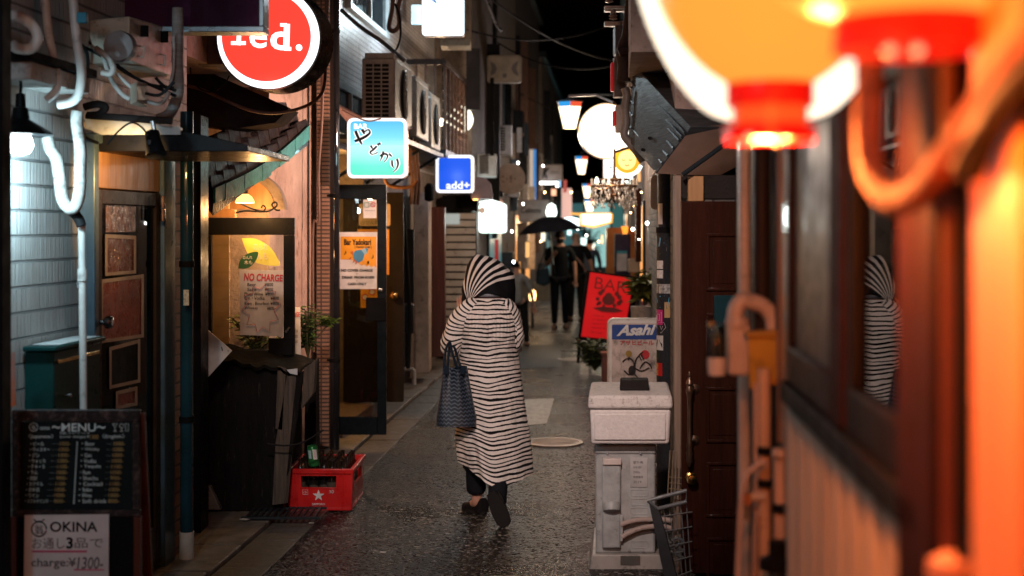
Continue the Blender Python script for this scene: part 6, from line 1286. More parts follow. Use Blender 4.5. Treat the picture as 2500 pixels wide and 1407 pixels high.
for i, (x0, x1, y0, y1, lb) in enumerate(((2228, 2256, 568, 682, 'tan price slip taped inside the bar window'), (2233, 2256, 690, 770, 'lower amber price slip inside the bar window'), (2228, 2256, 520, 558, 'small white slip at the top of the bar window slips'))):
    a, b2 = PR(x0, y0, -.006), PR(x1, y0, -.006)
    t = tag(MB().wbox('R', b2.y, a.y, -.004, -.003, PR(x0, y1, -.006).z, a.z).build('price_slip', [pp, M('amber_slip', (.45, .22, .03), .6), M('white_slip', (.5, .45, .42), .6)][i]), lb, 'paper')
def rpipe(pts, r, m, name, label, cat='pipe', n=14):
    o = MB().tube(sm(pts, 6), r, n).build(name, m, ang=60); return tag(o, label, cat)
def wv(px, y0, y1, Yq): return [W(px, y0, Yq), W(px, (y0 + y1) / 2, Yq), W(px, y1, Yq)]
rpipe(wv(1818, 150, 1800, 3.7), .0165, M('pinkish_white_pipe', (.66, .54, .48), .32, dirt=.2, coat=.3), 'downpipe', 'pinkish white downpipe nearest the panelled door')
rpipe(wv(1860, 100, 1800, 3.35), .021, M('brown_black_pipe', (.03, .02, .018), .4), 'downpipe', 'brown black downpipe right beside the white one')
rpipe(wv(1908, 300, 1080, 3.1), .010, M('rust_brown_pipe', (.16, .07, .03), .5), 'downpipe', 'slim rust brown pipe right of the brown black downpipe')
pinkpl = M('pink_grey_fitting', (.55, .40, .34), .42, dirt=.25, bs=.1)
rpipe([W(1795, 800, 3.3), W(1797, 760, 3.3), W(1812, 735, 3.3), W(1840, 738, 3.3), W(1868, 752, 3.3), W(1888, 780, 3.3), W(1890, 830, 3.3)], .0195, pinkpl, 'pipe_elbow', 'pink grey double elbow pipe over the gas meter')
t = thing('gas_meter', 'pink grey gas meter with a glass cup on the near wall', 'meter', W(1800, 920, 3.3))
MB().prism(rrect(1780, 1832, 792, 918, 3.28, 10), (0, .06, 0)).build('body', pinkpl, t, bevel=.006)
MB().lathe(W(1800, 790, 3.3), [(.026, -.01), (.028, 0), (.026, .012), (.02, .015)], 18).build('collar', pinkpl, t)
MB().lathe(W(1750, 920, 3.3), [(.001, 0), (.020, .004), (.022, .03), (.021, .045)], 18).build('cup', M('white_cup', (.7, .58, .54), .3), t)
MB().lathe(W(1750, 872, 3.3), [(.021, 0), (.021, .065), (.015, .078), (.001, .08)], 18).build('glass', glass, t)
MB().cyl(W(1750, 870, 3.3), W(1750, 815, 3.3), .010).build('spindle', darksteel, t)
MB().lathe(W(1738, 792, 3.3), [(.001, -.01), (.01, -.006), (.01, .006), (.001, .01)], 12).build('nut', brass, t)
t = thing('yellow_tag', 'mustard yellow tag box hanging under the pipe elbow', 'tag', W(1865, 950, 3.2))
MB().prism(wp([(1826, 824), (1902, 812), (1904, 938), (1830, 950)], 3.2), (.004, .03, 0)).build('box', M('mustard_plastic', (.50, .26, .03), .5, dirt=.25, ns=9), t, bevel=.003)
MB().prism(wp([(1822, 812), (1915, 806), (1918, 822), (1824, 826)], 3.19), (0, .045, 0)).build('lid', M('mustard_lid', (.42, .21, .03), .5), t, bevel=.003)
rpipe(wv(1866, 900, 1800, 3.15), .0145, M('orange_pink_pipe', (.52, .32, .22), .45, dirt=.3), 'gas_pipe', 'orange pink pipe running down below the yellow tag')
rpipe(wv(1846, 935, 1800, 3.2), .006, M('salmon_pipe', (.55, .34, .26), .45), 'gas_pipe', 'slim salmon pipe left of the orange pink one')
rpipe(wv(1907, 1112, 1800, 3.05), .0165, M('pink_pipe', (.55, .36, .28), .45, dirt=.2), 'gas_pipe', 'thicker pink pipe with black clamps beside the orange pink one')
for i, (x, y, Yq, r, lb) in enumerate(((1907, 1105, 3.04, .020, 'top clamp of the thicker pink pipe'), (1907, 1240, 3.04, .020, 'lower clamp of the thicker pink pipe'), (1868, 1100, 3.14, .018, 'black clamp on the orange pink pipe'), (1867, 1180, 3.14, .017, 'second black clamp on the orange pink pipe'))):
    tag(MB().cyl(W(x, y - 9, Yq), W(x, y + 9, Yq), r).build('pipe_clamp', blackmatt if i else pinkpl), lb, 'clamp')
t = thing('stop_valve', 'small pinkish stop valve beside the orange pink pipe', 'valve', W(1838, 1220, 3.15))
MB().tube(wp([(1866, 1214), (1838, 1214), (1822, 1220)], 3.14), .011).build('body', pinkpl, t); MB().fbox(1818, 1834, 1205, 1238, 3.12, .02).build('handle', M('orange_handle', (.5, .2, .08), .5), t, bevel=.003)
MB().cyl(W(1823, 1238, 3.13), W(1822, 1268, 3.13), .004).build('stem', brass, t)
rpipe([W(1868, 1128, 3.1), W(1845, 1138, 3.1), W(1822, 1165, 3.1), W(1810, 1220, 3.1), W(1806, 1300, 3.1), W(1800, 1450, 3.1), W(1798, 1700, 3.1)], .0062, M('pale_pink_cable', (.5, .37, .34), .5), 'pale_cable', 'pale pink cable arching off the pipes', 'cable')
rpipe([W(1846, 1250, 3.12), W(1842, 1330, 3.12), W(1838, 1500, 3.12), W(1836, 1700, 3.12)], .005, M('grey_pink_cable', (.4, .28, .25), .5), 'pale_cable', 'thin grey pink cable hanging straight beside the pipes', 'cable')
rpipe([W(1925, 930, 2.98), W(1930, 1020, 2.98), W(1928, 1110, 2.98)], .006, rubber, 'black_cable', 'short black cable at the left edge of the corrugated sheet', 'cable')
tag(MB().lathe(W(1900, 1390, 3.0), [(.04, 0), (.04, .02), (.02, .03), (.02, .06)], 16).build('pipe_flange', blackmatt), 'black flange round the pipes at the bottom edge', 'flange')
# hose loop, thick black pipe, red cable
hose = M('lantern_tinted_hose', (.17, .045, .026), .8, c2=(.07, .018, .012), ns=26, bs=.6, bsc=40, dirt=.35, dirtc=(.04, .012, .01))  # lantern's red orange light put into the colour of the pale lagging
Yh = 1.55
rpipe([W(2120, 90, 1.62), W(2124, 200, 1.62), W(2120, 330, 1.60), W(2132, 425, 1.58), W(2180, 485, 1.52), W(2245, 470, 1.45), W(2308, 395, 1.36), W(2366, 315, 1.29), W(2430, 225, 1.21), W(2510, 120, 1.12), W(2640, -20, 1.0)], .0165, hose, 'hose_loop', 'big out of focus lantern tinted hose hanging in a loop below the lanterns', 'hose', 18)
rpipe([W(2362, 420, 1.27), W(2400, 330, 1.24), W(2446, 250, 1.17), W(2530, 150, 1.08), W(2640, 60, 1.0)], .015, rubber, 'black_hose', 'thick black hose slanting across the upper right corner', 'hose', 18)
rpipe(wv(2316, 150, 1380, 1.5), .0075, M('red_orange_cable', (.10, .025, .012), .7), 'red_cable', 'red orange cable running straight down beside the lantern tinted board', 'cable')
rpipe(wv(2348, 300, 1380, 1.47), .006, rubber, 'black_cable', 'black cable running down the edge of the lantern tinted board', 'cable')
tag(MB().lathe(W(2325, 1430, 1.48), [(.024, 0), (.026, .012), (.024, .026), (.010, .034)], 16).build('cable_gland', M('orange_gland', (.55, .25, .15), .5)), 'round orange cable gland at the bottom right', 'gland')
# ---- lanterns
paper_w = EM('white_lantern_paper', (1.0, .86, .66), 1.8); paper_o = EM('orange_lantern_paper', (1.0, .38, .05), .95); redr = EM('red_lantern_ring', (.9, .006, .003), .45, (.3, .01, .01)); orr = EM('orange_lantern_base', (1.0, .13, .02), .55, (.3, .05, .02))
def lantern(name, label, cx, ybot, Yq, prof, pm2, capr, ytop_cap, ybot_cap, ring=True, light=3.0, lc=ORANGE):
    u = Yq / F; t = thing(name, label, 'lantern', W(cx, ybot, Yq)); c = W(cx, ybot, Yq)
    pr = []
    for i, (r, y) in enumerate(prof): pr.append((r * u, (ybot - y) * u))
    ss = sm([(r, z, 0) for r, z in pr], 8); rib = [(p.x * (1 + .012 * (i % 2)), p.y) for i, p in enumerate(ss)]
    MB().lathe(c, rib, 40).build('paper', pm2, t, ang=60)
    if ring:
        MB().lathe(c, [(capr * u * .98, (ybot - ytop_cap) * u), (capr * u, (ybot - ytop_cap - 6) * u), (capr * u, (ybot - ytop_cap - 56) * u), (capr * u * .9, (ybot - ytop_cap - 56) * u)], 32).build('upper_ring', redr, t)
        MB().lathe(c, [(capr * u * .86, (ybot - ytop_cap - 50) * u), (capr * u * .86, (ybot - ybot_cap + 40) * u)], 32).build('base', orr, t)
        MB().lathe(c, [(capr * u * .86, (ybot - ybot_cap + 42) * u), (capr * u * 1.02, (ybot - ybot_cap + 36) * u), (capr * u * 1.02, (ybot - ybot_cap) * u), (capr * u * .6, (ybot - ybot_cap) * u)], 32).build('lower_ring', redr, t)
        bb = MB()
        for dx in (-50, 18): bb.lathe(W(cx + dx, ybot_cap - 6, Yq - .05), [(.001, -.006), (.007, 0), (.001, .006)], 10)
        bb.build('glint_bead', EM('ring_glint_' + name + str(int(cx)), (1, .55, .3), 1.0), t)  # glowing beads stand in for out of focus glints on the ring
    MB().cyl(W(cx, prof[-1][1] + 5, Yq), W(cx, prof[-1][1] - 260, Yq), .008).build('cord', rubber, t)
    return t
lantern('paper_lantern', 'white hot paper lantern hanging behind the orange one', 1880, 300, 1.98, [(60, 300), (150, 272), (225, 190), (280, 90), (318, -20), (335, -150), (320, -290), (240, -400), (90, -440)], paper_w, 0, 0, 0, ring=False)
lantern('paper_lantern', 'orange paper lantern with double red base ring nearest the alley', 1880, 205, 1.72, [(104, 205), (165, 160), (225, 90), (272, 0), (300, -110), (300, -230), (260, -340), (110, -390)], paper_o, 107, 205, 345)
lantern('paper_lantern', 'closest orange lantern with wide red ring at the upper right', 2222, 45, 1.38, [(178, 45), (262, 15), (330, -40), (375, -130), (390, -260), (360, -400), (250, -500), (120, -530)], paper_o, 182, 45, 130, ring=True)
lamp('POINT', W(1880, 372, 1.70), 34, (1, .25, .05), .03)
lamp('POINT', W(1930, 330, 1.12), 20, (1, .17, .02), .06)
lamp('POINT', R(2.35, -.22, 1.95), 2.5, (.25, .85, 1.0), .05)  # unseen teal lamp added indoors to make the bar window glow
# ================================================================ PEOPLE
skin = M('skin', (.52, .27, .19), .5, c2=(.45, .22, .15), ns=12)
def skinmesh(nodes, edges, mat, name, parent, sub=2, root=0):
    m = bpy.data.meshes.new(name); m.from_pydata([n[0] for n in nodes], edges, [])
    o = bpy.data.objects.new(name, m); COL.objects.link(o)
    o.modifiers.new('skin', 'SKIN'); 
    for i, n in enumerate(nodes):
        r = n[1]; m.skin_vertices[0].data[i].radius = (r, r) if not isinstance(r, tuple) else r
    m.skin_vertices[0].data[root].use_root = True
    o.modifiers.new('sub', 'SUBSURF').levels = sub; o.modifiers['sub'].render_levels = sub
    bpy.context.view_layer.update()
    dg = bpy.context.evaluated_depsgraph_get(); m2 = bpy.data.meshes.new_from_object(o.evaluated_get(dg))
    bpy.data.objects.remove(o); m2.materials.clear(); m2.materials.append(mat); m2.name = name
    m2.polygons.foreach_set('use_smooth', [True] * len(m2.polygons))
    o = bpy.data.objects.new(name, m2); COL.objects.link(o)
    if parent is not None: child(o, parent)
    return o
def ellip(c, rx, ry, rz, n=18, m=12, cut=-1.0, uvf=None):
    b = MB(); c = Vector(c)
    def fn(u, v):
        a = 2 * PI * u; ph = math.asin(max(-1, cut)) + (PI / 2 - math.asin(max(-1, cut))) * v
        return c + Vector((rx * math.cos(ph) * math.cos(a), ry * math.cos(ph) * math.sin(a), rz * math.sin(ph)))
    return b.grid(fn, n, m, closed=True)

# ---------------------------------------------------------------- the woman in the striped coat
YW = 8.4; SW = F / YW
def P_(px, py, dy=0.0): return Vector(((px - CX) / SW, YW + dy, CH - (py - HY) / SW))
wm = thing('person', 'person in black and white striped coat and headscarf walking away', 'person', P_(1195, 1255))
def hand_nodes(wrist, dirv, side, palm=.075, up=Vector((0, 0, 1))):
    d_ = Vector(dirv).normalized(); s_ = d_.cross(up).normalized() * side; n_ = s_.cross(d_)
    ns = [(wrist + d_ * .045, (.030, .016))]; es = []
    base = 0
    for i, (o, l) in enumerate(((-.026, .062), (-.009, .072), (.009, .068), (.025, .052))):
        k = len(ns); p = wrist + d_ * palm + s_ * o
        ns += [(p, .0095), (p + d_ * l * .5 + n_ * -.008, .0085), (p + d_ * l * .85 - n_ * .024, .007)]; es += [(0, k), (k, k + 1), (k + 1, k + 2)]
    k = len(ns); p = wrist + d_ * .03 - s_ * .032
    ns += [(p, .011), (p + d_ * .03 - s_ * .018, .0095), (p + d_ * .052 - s_ * .02 - n_ * .012, .0075)]; es += [(0, k), (k, k + 1), (k + 1, k + 2)]
    return ns, es
def join(nodes, edges, at, ns, es):
    b = len(nodes); nodes += ns; edges += [(a + b, c + b) for a, c in es]; edges.append((at, b))
N = [(P_(1200, 985, .02), .13), (P_(1196, 900, .02), .125), (P_(1193, 800, .0), .13), (P_(1193, 752, .02), .09), (P_(1194, 722, .06), .05), (P_(1195, 690, .09), .075), (P_(1193, 655, .10), .080),
     (P_(1140, 765, .0), .055), (P_(1112, 838, .02), .042), (P_(1122, 800, .17), .034), (P_(1128, 782, .22), .026),
     (P_(1246, 765, .0), .055), (P_(1254, 838, .03), .042), (P_(1240, 800, .19), .034), (P_(1228, 775, .26), .026),
     (P_(1168, 1010, .02), .085), (P_(1162, 1120, .0), .055), (P_(1164, 1200, .02), .036), (P_(1164, 1232, .02), .032), (P_(1150, 1242, .13), .028),
     (P_(1226, 1010, .02), .085), (P_(1221, 1110, .0), .055), (P_(1212, 1190, -.22), .036), (P_(1209, 1205, -.27), .028), (P_(1210, 1214, -.26), .022)]
E_ = [(0, 1), (1, 2), (2, 3), (3, 4), (4, 5), (5, 6), (3, 7), (7, 8), (8, 9), (9, 10), (3, 11), (11, 12), (12, 13), (13, 14), (0, 15), (15, 16), (16, 17), (17, 18), (18, 19), (0, 20), (20, 21), (21, 22), (22, 23), (23, 24)]
ns, es = hand_nodes(N[10][0], (-.08, .25, .9), 1, up=Vector((0, 1, 0))); join(N, E_, 10, ns, es)
ns, es = hand_nodes(N[14][0], (-.3, .6, .6), -1, up=Vector((0, 1, .3))); join(N, E_, 14, ns, es)
skinmesh(N, E_, skin, 'body', wm)

def STRIPE(name, per, thr, cw, cb, wob=.008, slant=0.0):
    """printed brush stripes along the cloth: v of the cloth's own UV"""
    m, n, p = _m(name); uv = n.nodes.new('ShaderNodeUVMap'); sp = n.nodes.new('ShaderNodeSeparateXYZ'); n.links.new(uv.outputs[0], sp.inputs[0])
    u, v = sp.outputs[0], sp.outputs[1]
    cb_ = n.nodes.new('ShaderNodeCombineXYZ'); n.links.new(math_(n, 'MULTIPLY', u, 2.3), cb_.inputs[0]); n.links.new(math_(n, 'MULTIPLY', v, 7.0), cb_.inputs[1])
    w1 = noise(n, cb_.outputs[0], 1.6, 2, .5)
    cb2 = n.nodes.new('ShaderNodeCombineXYZ'); n.links.new(math_(n, 'MULTIPLY', u, 60.0), cb2.inputs[0]); n.links.new(math_(n, 'MULTIPLY', v, 90.0), cb2.inputs[1])
    w2 = noise(n, cb2.outputs[0], 1.0, 3, .6)
    vv = math_(n, 'ADD', math_(n, 'ADD', v, math_(n, 'MULTIPLY', math_(n, 'SUBTRACT', w1, .5), wob * 6)), math_(n, 'MULTIPLY', math_(n, 'SUBTRACT', w2, .5), wob * .55))
    ph = math_(n, 'DIVIDE', vv, per)
    tri = math_(n, 'ABSOLUTE', math_(n, 'SUBTRACT', math_(n, 'FRACT', ph), .5))
    cell = n.nodes.new('ShaderNodeTexWhiteNoise'); cell.noise_dimensions = '1D'; n.links.new(math_(n, 'FLOOR', ph), cell.inputs['W'])
    cb3 = n.nodes.new('ShaderNodeCombineXYZ'); n.links.new(math_(n, 'MULTIPLY', u, 3.0), cb3.inputs[0]); n.links.new(math_(n, 'FLOOR', ph), cb3.inputs[1]); 
    w3 = noise(n, cb3.outputs[0], 1.0, 1, .5)
    th = math_(n, 'ADD', thr, math_(n, 'MULTIPLY', math_(n, 'SUBTRACT', w3, .5), .34))
    fac = math_(n, 'LESS_THAN', tri, th)
    tc = coords(n); col = mixc(n, fac, cw, cb); n.links.new(col, p.inputs['Base Color']); p.inputs['Roughness'].default_value = .8; p.inputs['Specular IOR Level'].default_value = .15
    b1 = bump(n, p, noise(n, coords(n, None, (1, 1, .35)), 26, 4), .9, .03); bump(n, p, noise(n, tc, 500, 2), .12, .002, b1)
    return m
cream = (.79, .70, .65); inkb = (.006, .0055, .007)
coatm = STRIPE('striped_cloth', .0255, .19, cream, inkb)
sleevem = STRIPE('striped_sleeve_cloth', .0240, .19, cream, inkb, .006)
ctr = [(728, 1195, 44, .075), (742, 1194, 64, .10), (758, 1194, 70, .125), (790, 1194, 71, .150), (850, 1193, 70, .165), (920, 1195, 77, .180), (1000, 1199, 84, .190), (1060, 1204, 88, .195), (1110, 1209, 88, .195), (1150, 1213, 86, .19)]
def lerp_c(py):
    for a, b in zip(ctr, ctr[1:]):
        if py <= b[0]:
            t_ = (py - a[0]) / (b[0] - a[0]); t_ = max(0, t_); return [a[i] + (b[i] - a[i]) * t_ for i in range(4)]
    return list(ctr[-1])
def coat(u, v):
    th = 2 * PI * u; cx_, sx_ = math.cos(th), math.sin(th)      # sx_<0 is the back, towards the camera
    hem = 1150 + 20 * max(0, -sx_) + (-26 if cx_ < 0 else 2) * abs(cx_) + 4 * math.sin(3 * th)
    py = 728 + (hem - 728) * v; _, c0_, a_, b_ = lerp_c(min(py, 1150))
    low = max(0, (v - .35) / .65)
    fold = 1 + .06 * low * math.sin(5 * th + 2.0 + 1.5 * v) + .032 * low * math.sin(9 * th - 3 * v) + .012 * math.sin(3 * th + 6 * v)
    g = math.exp(-((v - .12) / .10) ** 2) * max(0, -sx_) ** 2
    x = c0_ + a_ * cx_ * fold; dy = b_ * sx_ * fold - .009 * g * math.sin(th * 46)
    # the long diagonal fold thrown to the left by the stride
    dgl = math.exp(-((cx_ + .35 + .55 * (1 - v)) / .10) ** 2) * low * max(0, -sx_); dy -= .028 * dgl
    dy += (-.05 * max(0, -sx_) + .02) * low ** 2 - .035 * max(0, -sx_) * math.exp(-((v - .17) / .12) ** 2)
    return P_(x, py, dy + .02)
def coatuv(u, v):
    th = 2 * PI * u; hem = 1160
    dg = .025 * math.exp(-((math.cos(th) + .5) / .2) ** 2) * max(0, (v - .6)) * 2
    hm_ = 1150 + 20 * max(0, -math.sin(th)) + (-26 if math.cos(th) < 0 else 2) * abs(math.cos(th))
    return (u * 1.2, (v * (.2 * hem + .8 * hm_ - 728)) / SW + dg + .004 * abs(math.cos(th)) * (1 if v > .2 else 0) - .004 * math.exp(-((math.cos(th) + .05) / .16) ** 2))
MB().grid(coat, 220, 110, uv=coatuv, closed=True).build('coat', coatm, wm, uv=True, ang=180)
def sleeve(pts, rs, name='sleeve', flip=1):
    p = sm([P_(*q_) for q_ in pts], 8); k = len(p); rl = []
    for i in range(k):
        f_ = i / (k - 1) * (len(rs) - 1); j = min(int(f_), len(rs) - 2); rl.append(rs[j] + (rs[j + 1] - rs[j]) * (f_ - j))
    b = MB(); b.tube(p, rl, 40)
    n_ = 40
    for i in range(len(b.v)):
        if i < k * n_:
            r_, s_ = divmod(i, n_); v_ = Vector(b.v[i]); c_ = p[r_]; d_ = v_ - c_
            b.v[i] = tuple(c_ + d_ * (1 + .06 * math.sin(s_ * 2 * PI / n_ * 4 + r_ * .55) * min(1, r_ / 12) + .03 * math.sin(r_ * 1.7)))
            uu, vv = b.uv[i]; b.uv[i] = (uu * .5, vv + .03 * math.sin(2 * PI * uu + 1.0) * flip)
    return b.build(name, sleevem, wm, uv=True, ang=180)
sleeve([(1166, 740, -.02), (1146, 756, -.025), (1122, 788, -.02), (1107, 826, -.01), (1104, 846, .03), (1110, 820, .11), (1116, 785, .17)], [.045, .064, .066, .066, .066, .056, .040])
sleeve([(1226, 740, -.02), (1240, 756, -.02), (1252, 788, -.01), (1256, 824, .0), (1252, 842, .05), (1244, 822, .13), (1234, 795, .20)], [.045, .056, .054, .056, .058, .05, .038], flip=-1)
# collar beads
b = MB(); b.tube([P_(1195 + 30 * math.cos(a), 718 - 3 * math.sin(a) + 1.5 * math.cos(2 * a), .03 + .066 * math.sin(a)) for a in [2 * PI * k / 40 for k in range(41)]], .014, 10); b.build('collar', M('beaded_collar', (.10, .11, .13), .35, c2=(.45, .45, .5), ns=260, bs=1.0, bsc=220), wm)
# headscarf
def SCARF():
    m, n, p = _m('striped_scarf'); uv = n.nodes.new('ShaderNodeUVMap'); sp = n.nodes.new('ShaderNodeSeparateXYZ'); n.links.new(uv.outputs[0], sp.inputs[0])
    w_ = noise(n, coords(n), 9, 2); t_ = math_(n, 'ADD', sp.outputs[0], math_(n, 'MULTIPLY', math_(n, 'SUBTRACT', w_, .5), .06))
    tri = math_(n, 'FRACT', math_(n, 'MULTIPLY', t_, 6.5)); st = math_(n, 'MULTIPLY', math_(n, 'LESS_THAN', tri, .46), math_(n, 'GREATER_THAN', t_, 0.0))
    st = math_(n, 'MULTIPLY', st, math_(n, 'LESS_THAN', t_, 1.0))
    n.links.new(mixc(n, st, inkb, (.66, .58, .54)), p.inputs['Base Color']); p.inputs['Roughness'].default_value = .75; p.inputs['Specular IOR Level'].default_value = .1
    bump(n, p, noise(n, coords(n), 18, 3), .4, .02); return m
hs = [(741, 1192, 62, .10, .045), (730, 1192, 64.5, .115, .055), (708, 1191, 65, .130, .075), (688, 1191.5, 61.5, .135, .09), (668, 1193, 57.5, .13, .095), (653, 1189, 49, .12, .095), (639, 1183, 38, .10, .095), (629, 1175, 24, .065, .095), (624, 1168, 10, .03, .095), (622, 1164, 2, .01, .095)]
def scarf(u, v):
    f_ = v * (len(hs) - 1); j = min(int(f_), len(hs) - 2); k = f_ - j; r = [hs[j][i] + (hs[j + 1][i] - hs[j][i]) * k for i in range(5)]
    th = 2 * PI * u; c_, s_ = math.cos(th), math.sin(th)
    bmp = 1 + .05 * math.sin(5 * th + 9 * v) * (1 - v) + .03 * math.sin(3 * th - 14 * v) + .09 * math.exp(-((c_ - .95) / .12) ** 2) * math.exp(-((v - .42) / .07) ** 2) + .018 * math.sin(9 * th + 4 * v)
    py = r[0]
    if v < .25: py -= (26 * max(0, -s_) ** 1.5 * (.6 + .4 * (1 - abs(c_)))) * (1 - v / .25)      # the nape opening at the back
    return P_(r[1] + r[2] * c_ * bmp, py, r[4] + r[3] * s_ * bmp)
def scuv(u, v):
    p = scarf(u, v); px = (p.x * SW) + CX; py = HY + (CH - p.z) * SW
    dx, dy = px - 1147, 742 - py; ang = math.atan2(dy, dx); r = math.hypot(dx, dy)
    t_ = (math.radians(104) - ang - r * .0042 + .30) / math.radians(56)
    return (t_ * .9, v)
MB().grid(scarf, 72, 48, uv=scuv, closed=True).build('headscarf', SCARF(), wm, uv=True, ang=180)
MB().prism([P_(*q_) for q_ in ((1127, 700, .06), (1134, 690, .03), (1150, 720, -.03), (1147, 741, -.03), (1136, 742, .0), (1128, 732, .04))], (.004, .02, 0)).build('scarf_tail', M('scarf_black', inkb, .6), wm, bevel=.004)
# trousers and shoes
trm = M('black_trousers', (.012, .013, .016), .8, bs=.3, bsc=20)
b = MB(); b.tube(sm([P_(1170, 1010, .02), P_(1162, 1090, .0), P_(1161, 1150, .0), P_(1163, 1203, .02)], 6), [.095] * 6 + [.075] * 6 + [.058] * 6 + [.05], 24); b.build('trouser_leg', trm, wm)
b = MB(); b.tube(sm([P_(1224, 1010, .02), P_(1220, 1090, .0), P_(1218, 1150, -.12), P_(1214, 1214, -.24)], 6), [.095] * 6 + [.075] * 6 + [.055] * 6 + [.049], 24); b.build('trouser_leg', trm, wm)
shm = M('black_shoe', (.012, .011, .011), .35, coat=.2)
def shoe(heel, toe, upv, w=.042, name='shoe', h=.07):
    heel, toe = Vector(heel), Vector(toe); d_ = (toe - heel); ln = d_.length; d_.normalize(); upv = Vector(upv).normalized(); s_ = d_.cross(upv).normalized(); upv = s_.cross(d_)
    prof = [(-.02, .022, .048), (0, .034, h), (.22, .036, h * .92), (.45, .040, h * .62), (.68, .046, h * .48), (.88, .040, h * .40), (1.0, .020, h * .26)]
    b = MB()
    def fn(u, v):
        f_ = v * (len(prof) - 1); j = min(int(f_), len(prof) - 2); k = f_ - j; r = [prof[j][i] + (prof[j + 1][i] - prof[j][i]) * k for i in range(3)]
        th = 2 * PI * u; z = max(0, math.sin(th)) * r[2]; sd = math.cos(th); sd = math.copysign(abs(sd) ** .6, sd)
        return heel + d_ * (r[0] * ln) + s_ * (sd * r[1] * (w / .042)) + upv * (z + .012)
    b.grid(fn, 24, 36, closed=True); b.f += [tuple(range(23, -1, -1)), tuple(range(36 * 24, 37 * 24))]; o = b.build(name, shm, wm, ang=60)
    sb = MB(); n_ = 28; out = []
    for k in range(n_):
        a = 2 * PI * k / n_; x = .5 + .54 * math.cos(a); ww = .046 * (w / .042) * math.copysign(abs(math.sin(a)) ** .7, math.sin(a)) * (.82 + .28 * x); out.append(heel + d_ * x * ln + s_ * ww)
    sb.prism(out, upv * .016); sb.build('sole', M('dark_sole', (.02, .017, .016), .6), o); return o
g_ = P_(1172, 1255, .0); shoe((g_.x + .020, 8.40, .004), (g_.x - .09, 8.58, .004), (0, 0, 1), w=.046, h=.085)
hl = P_(1203, 1222, -.32); shoe(Vector((hl.x - .005, 8.10, .185)), Vector((hl.x + .075, 7.99, .010)) + Vector((0, .06, .0)), (.0, 1, .55), w=.044)
# bag
bag = thing('handbag', 'navy chevron patterned tote bag hanging from the bent arm', 'bag', P_(1115, 1030, -.1))
def BAG():
    m, n, p = _m('chevron_print'); uv = n.nodes.new('ShaderNodeUVMap'); sp = n.nodes.new('ShaderNodeSeparateXYZ'); n.links.new(uv.outputs[0], sp.inputs[0]); u, v = sp.outputs[0], sp.outputs[1]
    z = math_(n, 'ABSOLUTE', math_(n, 'SUBTRACT', math_(n, 'FRACT', math_(n, 'MULTIPLY', u, 26)), .5))
    s_ = math_(n, 'FRACT', math_(n, 'ADD', math_(n, 'MULTIPLY', v, 15), math_(n, 'MULTIPLY', z, 1.0)))
    on = math_(n, 'LESS_THAN', s_, .34); jit = noise(n, coords(n), 90, 2)
    n.links.new(mixc(n, math_(n, 'MULTIPLY', on, ramp(n, jit, [(.3, .5), (.7, 1.0)])), (.004, .009, .017), (.10, .12, .16)), p.inputs['Base Color']); p.inputs['Roughness'].default_value = .35
    bump(n, p, on, .3, .004); return m
def bagp(u, v):
    th = 2 * PI * u; c_, s_ = math.cos(th), math.sin(th); py = 1022 - 130 * v; hw = 50 - 22 * v ** .8 + 3 * math.sin(3 * th + 2) * v; cx_ = 1115 - 3 * v
    rad = 1.0
    sq = lambda a: math.copysign(abs(a) ** .75, a)
    rd = min(1, .90 + .1 * v * 8)
    return P_(cx_ + hw * sq(c_) * rd + 5 * (1 - v) * max(0, c_), py + 7 * (1 - v) * (1 if s_ < 0 else .5) - 4 * v * abs(c_) + (3 * math.sin(4 * th) * v), -.17 + (.075 - .03 * v) * sq(s_) + .012 * math.sin(6 * th) * v)
b = MB(); b.grid(bagp, 80, 30, closed=True); b.f += [tuple(range(79, -1, -1))]; b.build('body', BAG(), bag, uv=True, ang=60)
sg = M('navy_leather', (.010, .018, .030), .4)
for dx, dy in ((-3, -.20), (4, -.13)):
    MB().tube(sm([P_(1090 + dx, 905, dy), P_(1092 + dx, 878, dy + .0), P_(1094 + dx, 850, dy + .04), P_(1100, 832, -.09 + (dy + .165)), P_(1108 + dx, 850, dy + .06), P_(1118 + dx, 878, dy), P_(1130 + dx, 905, dy)], 6), .0075, 8).build('strap', sg, bag)
for x in (1090, 1130): MB().fbox(x - 6, x + 6, 893, 915, YW - .235, .012).build('strap_tab', sg, bag, bevel=.002)

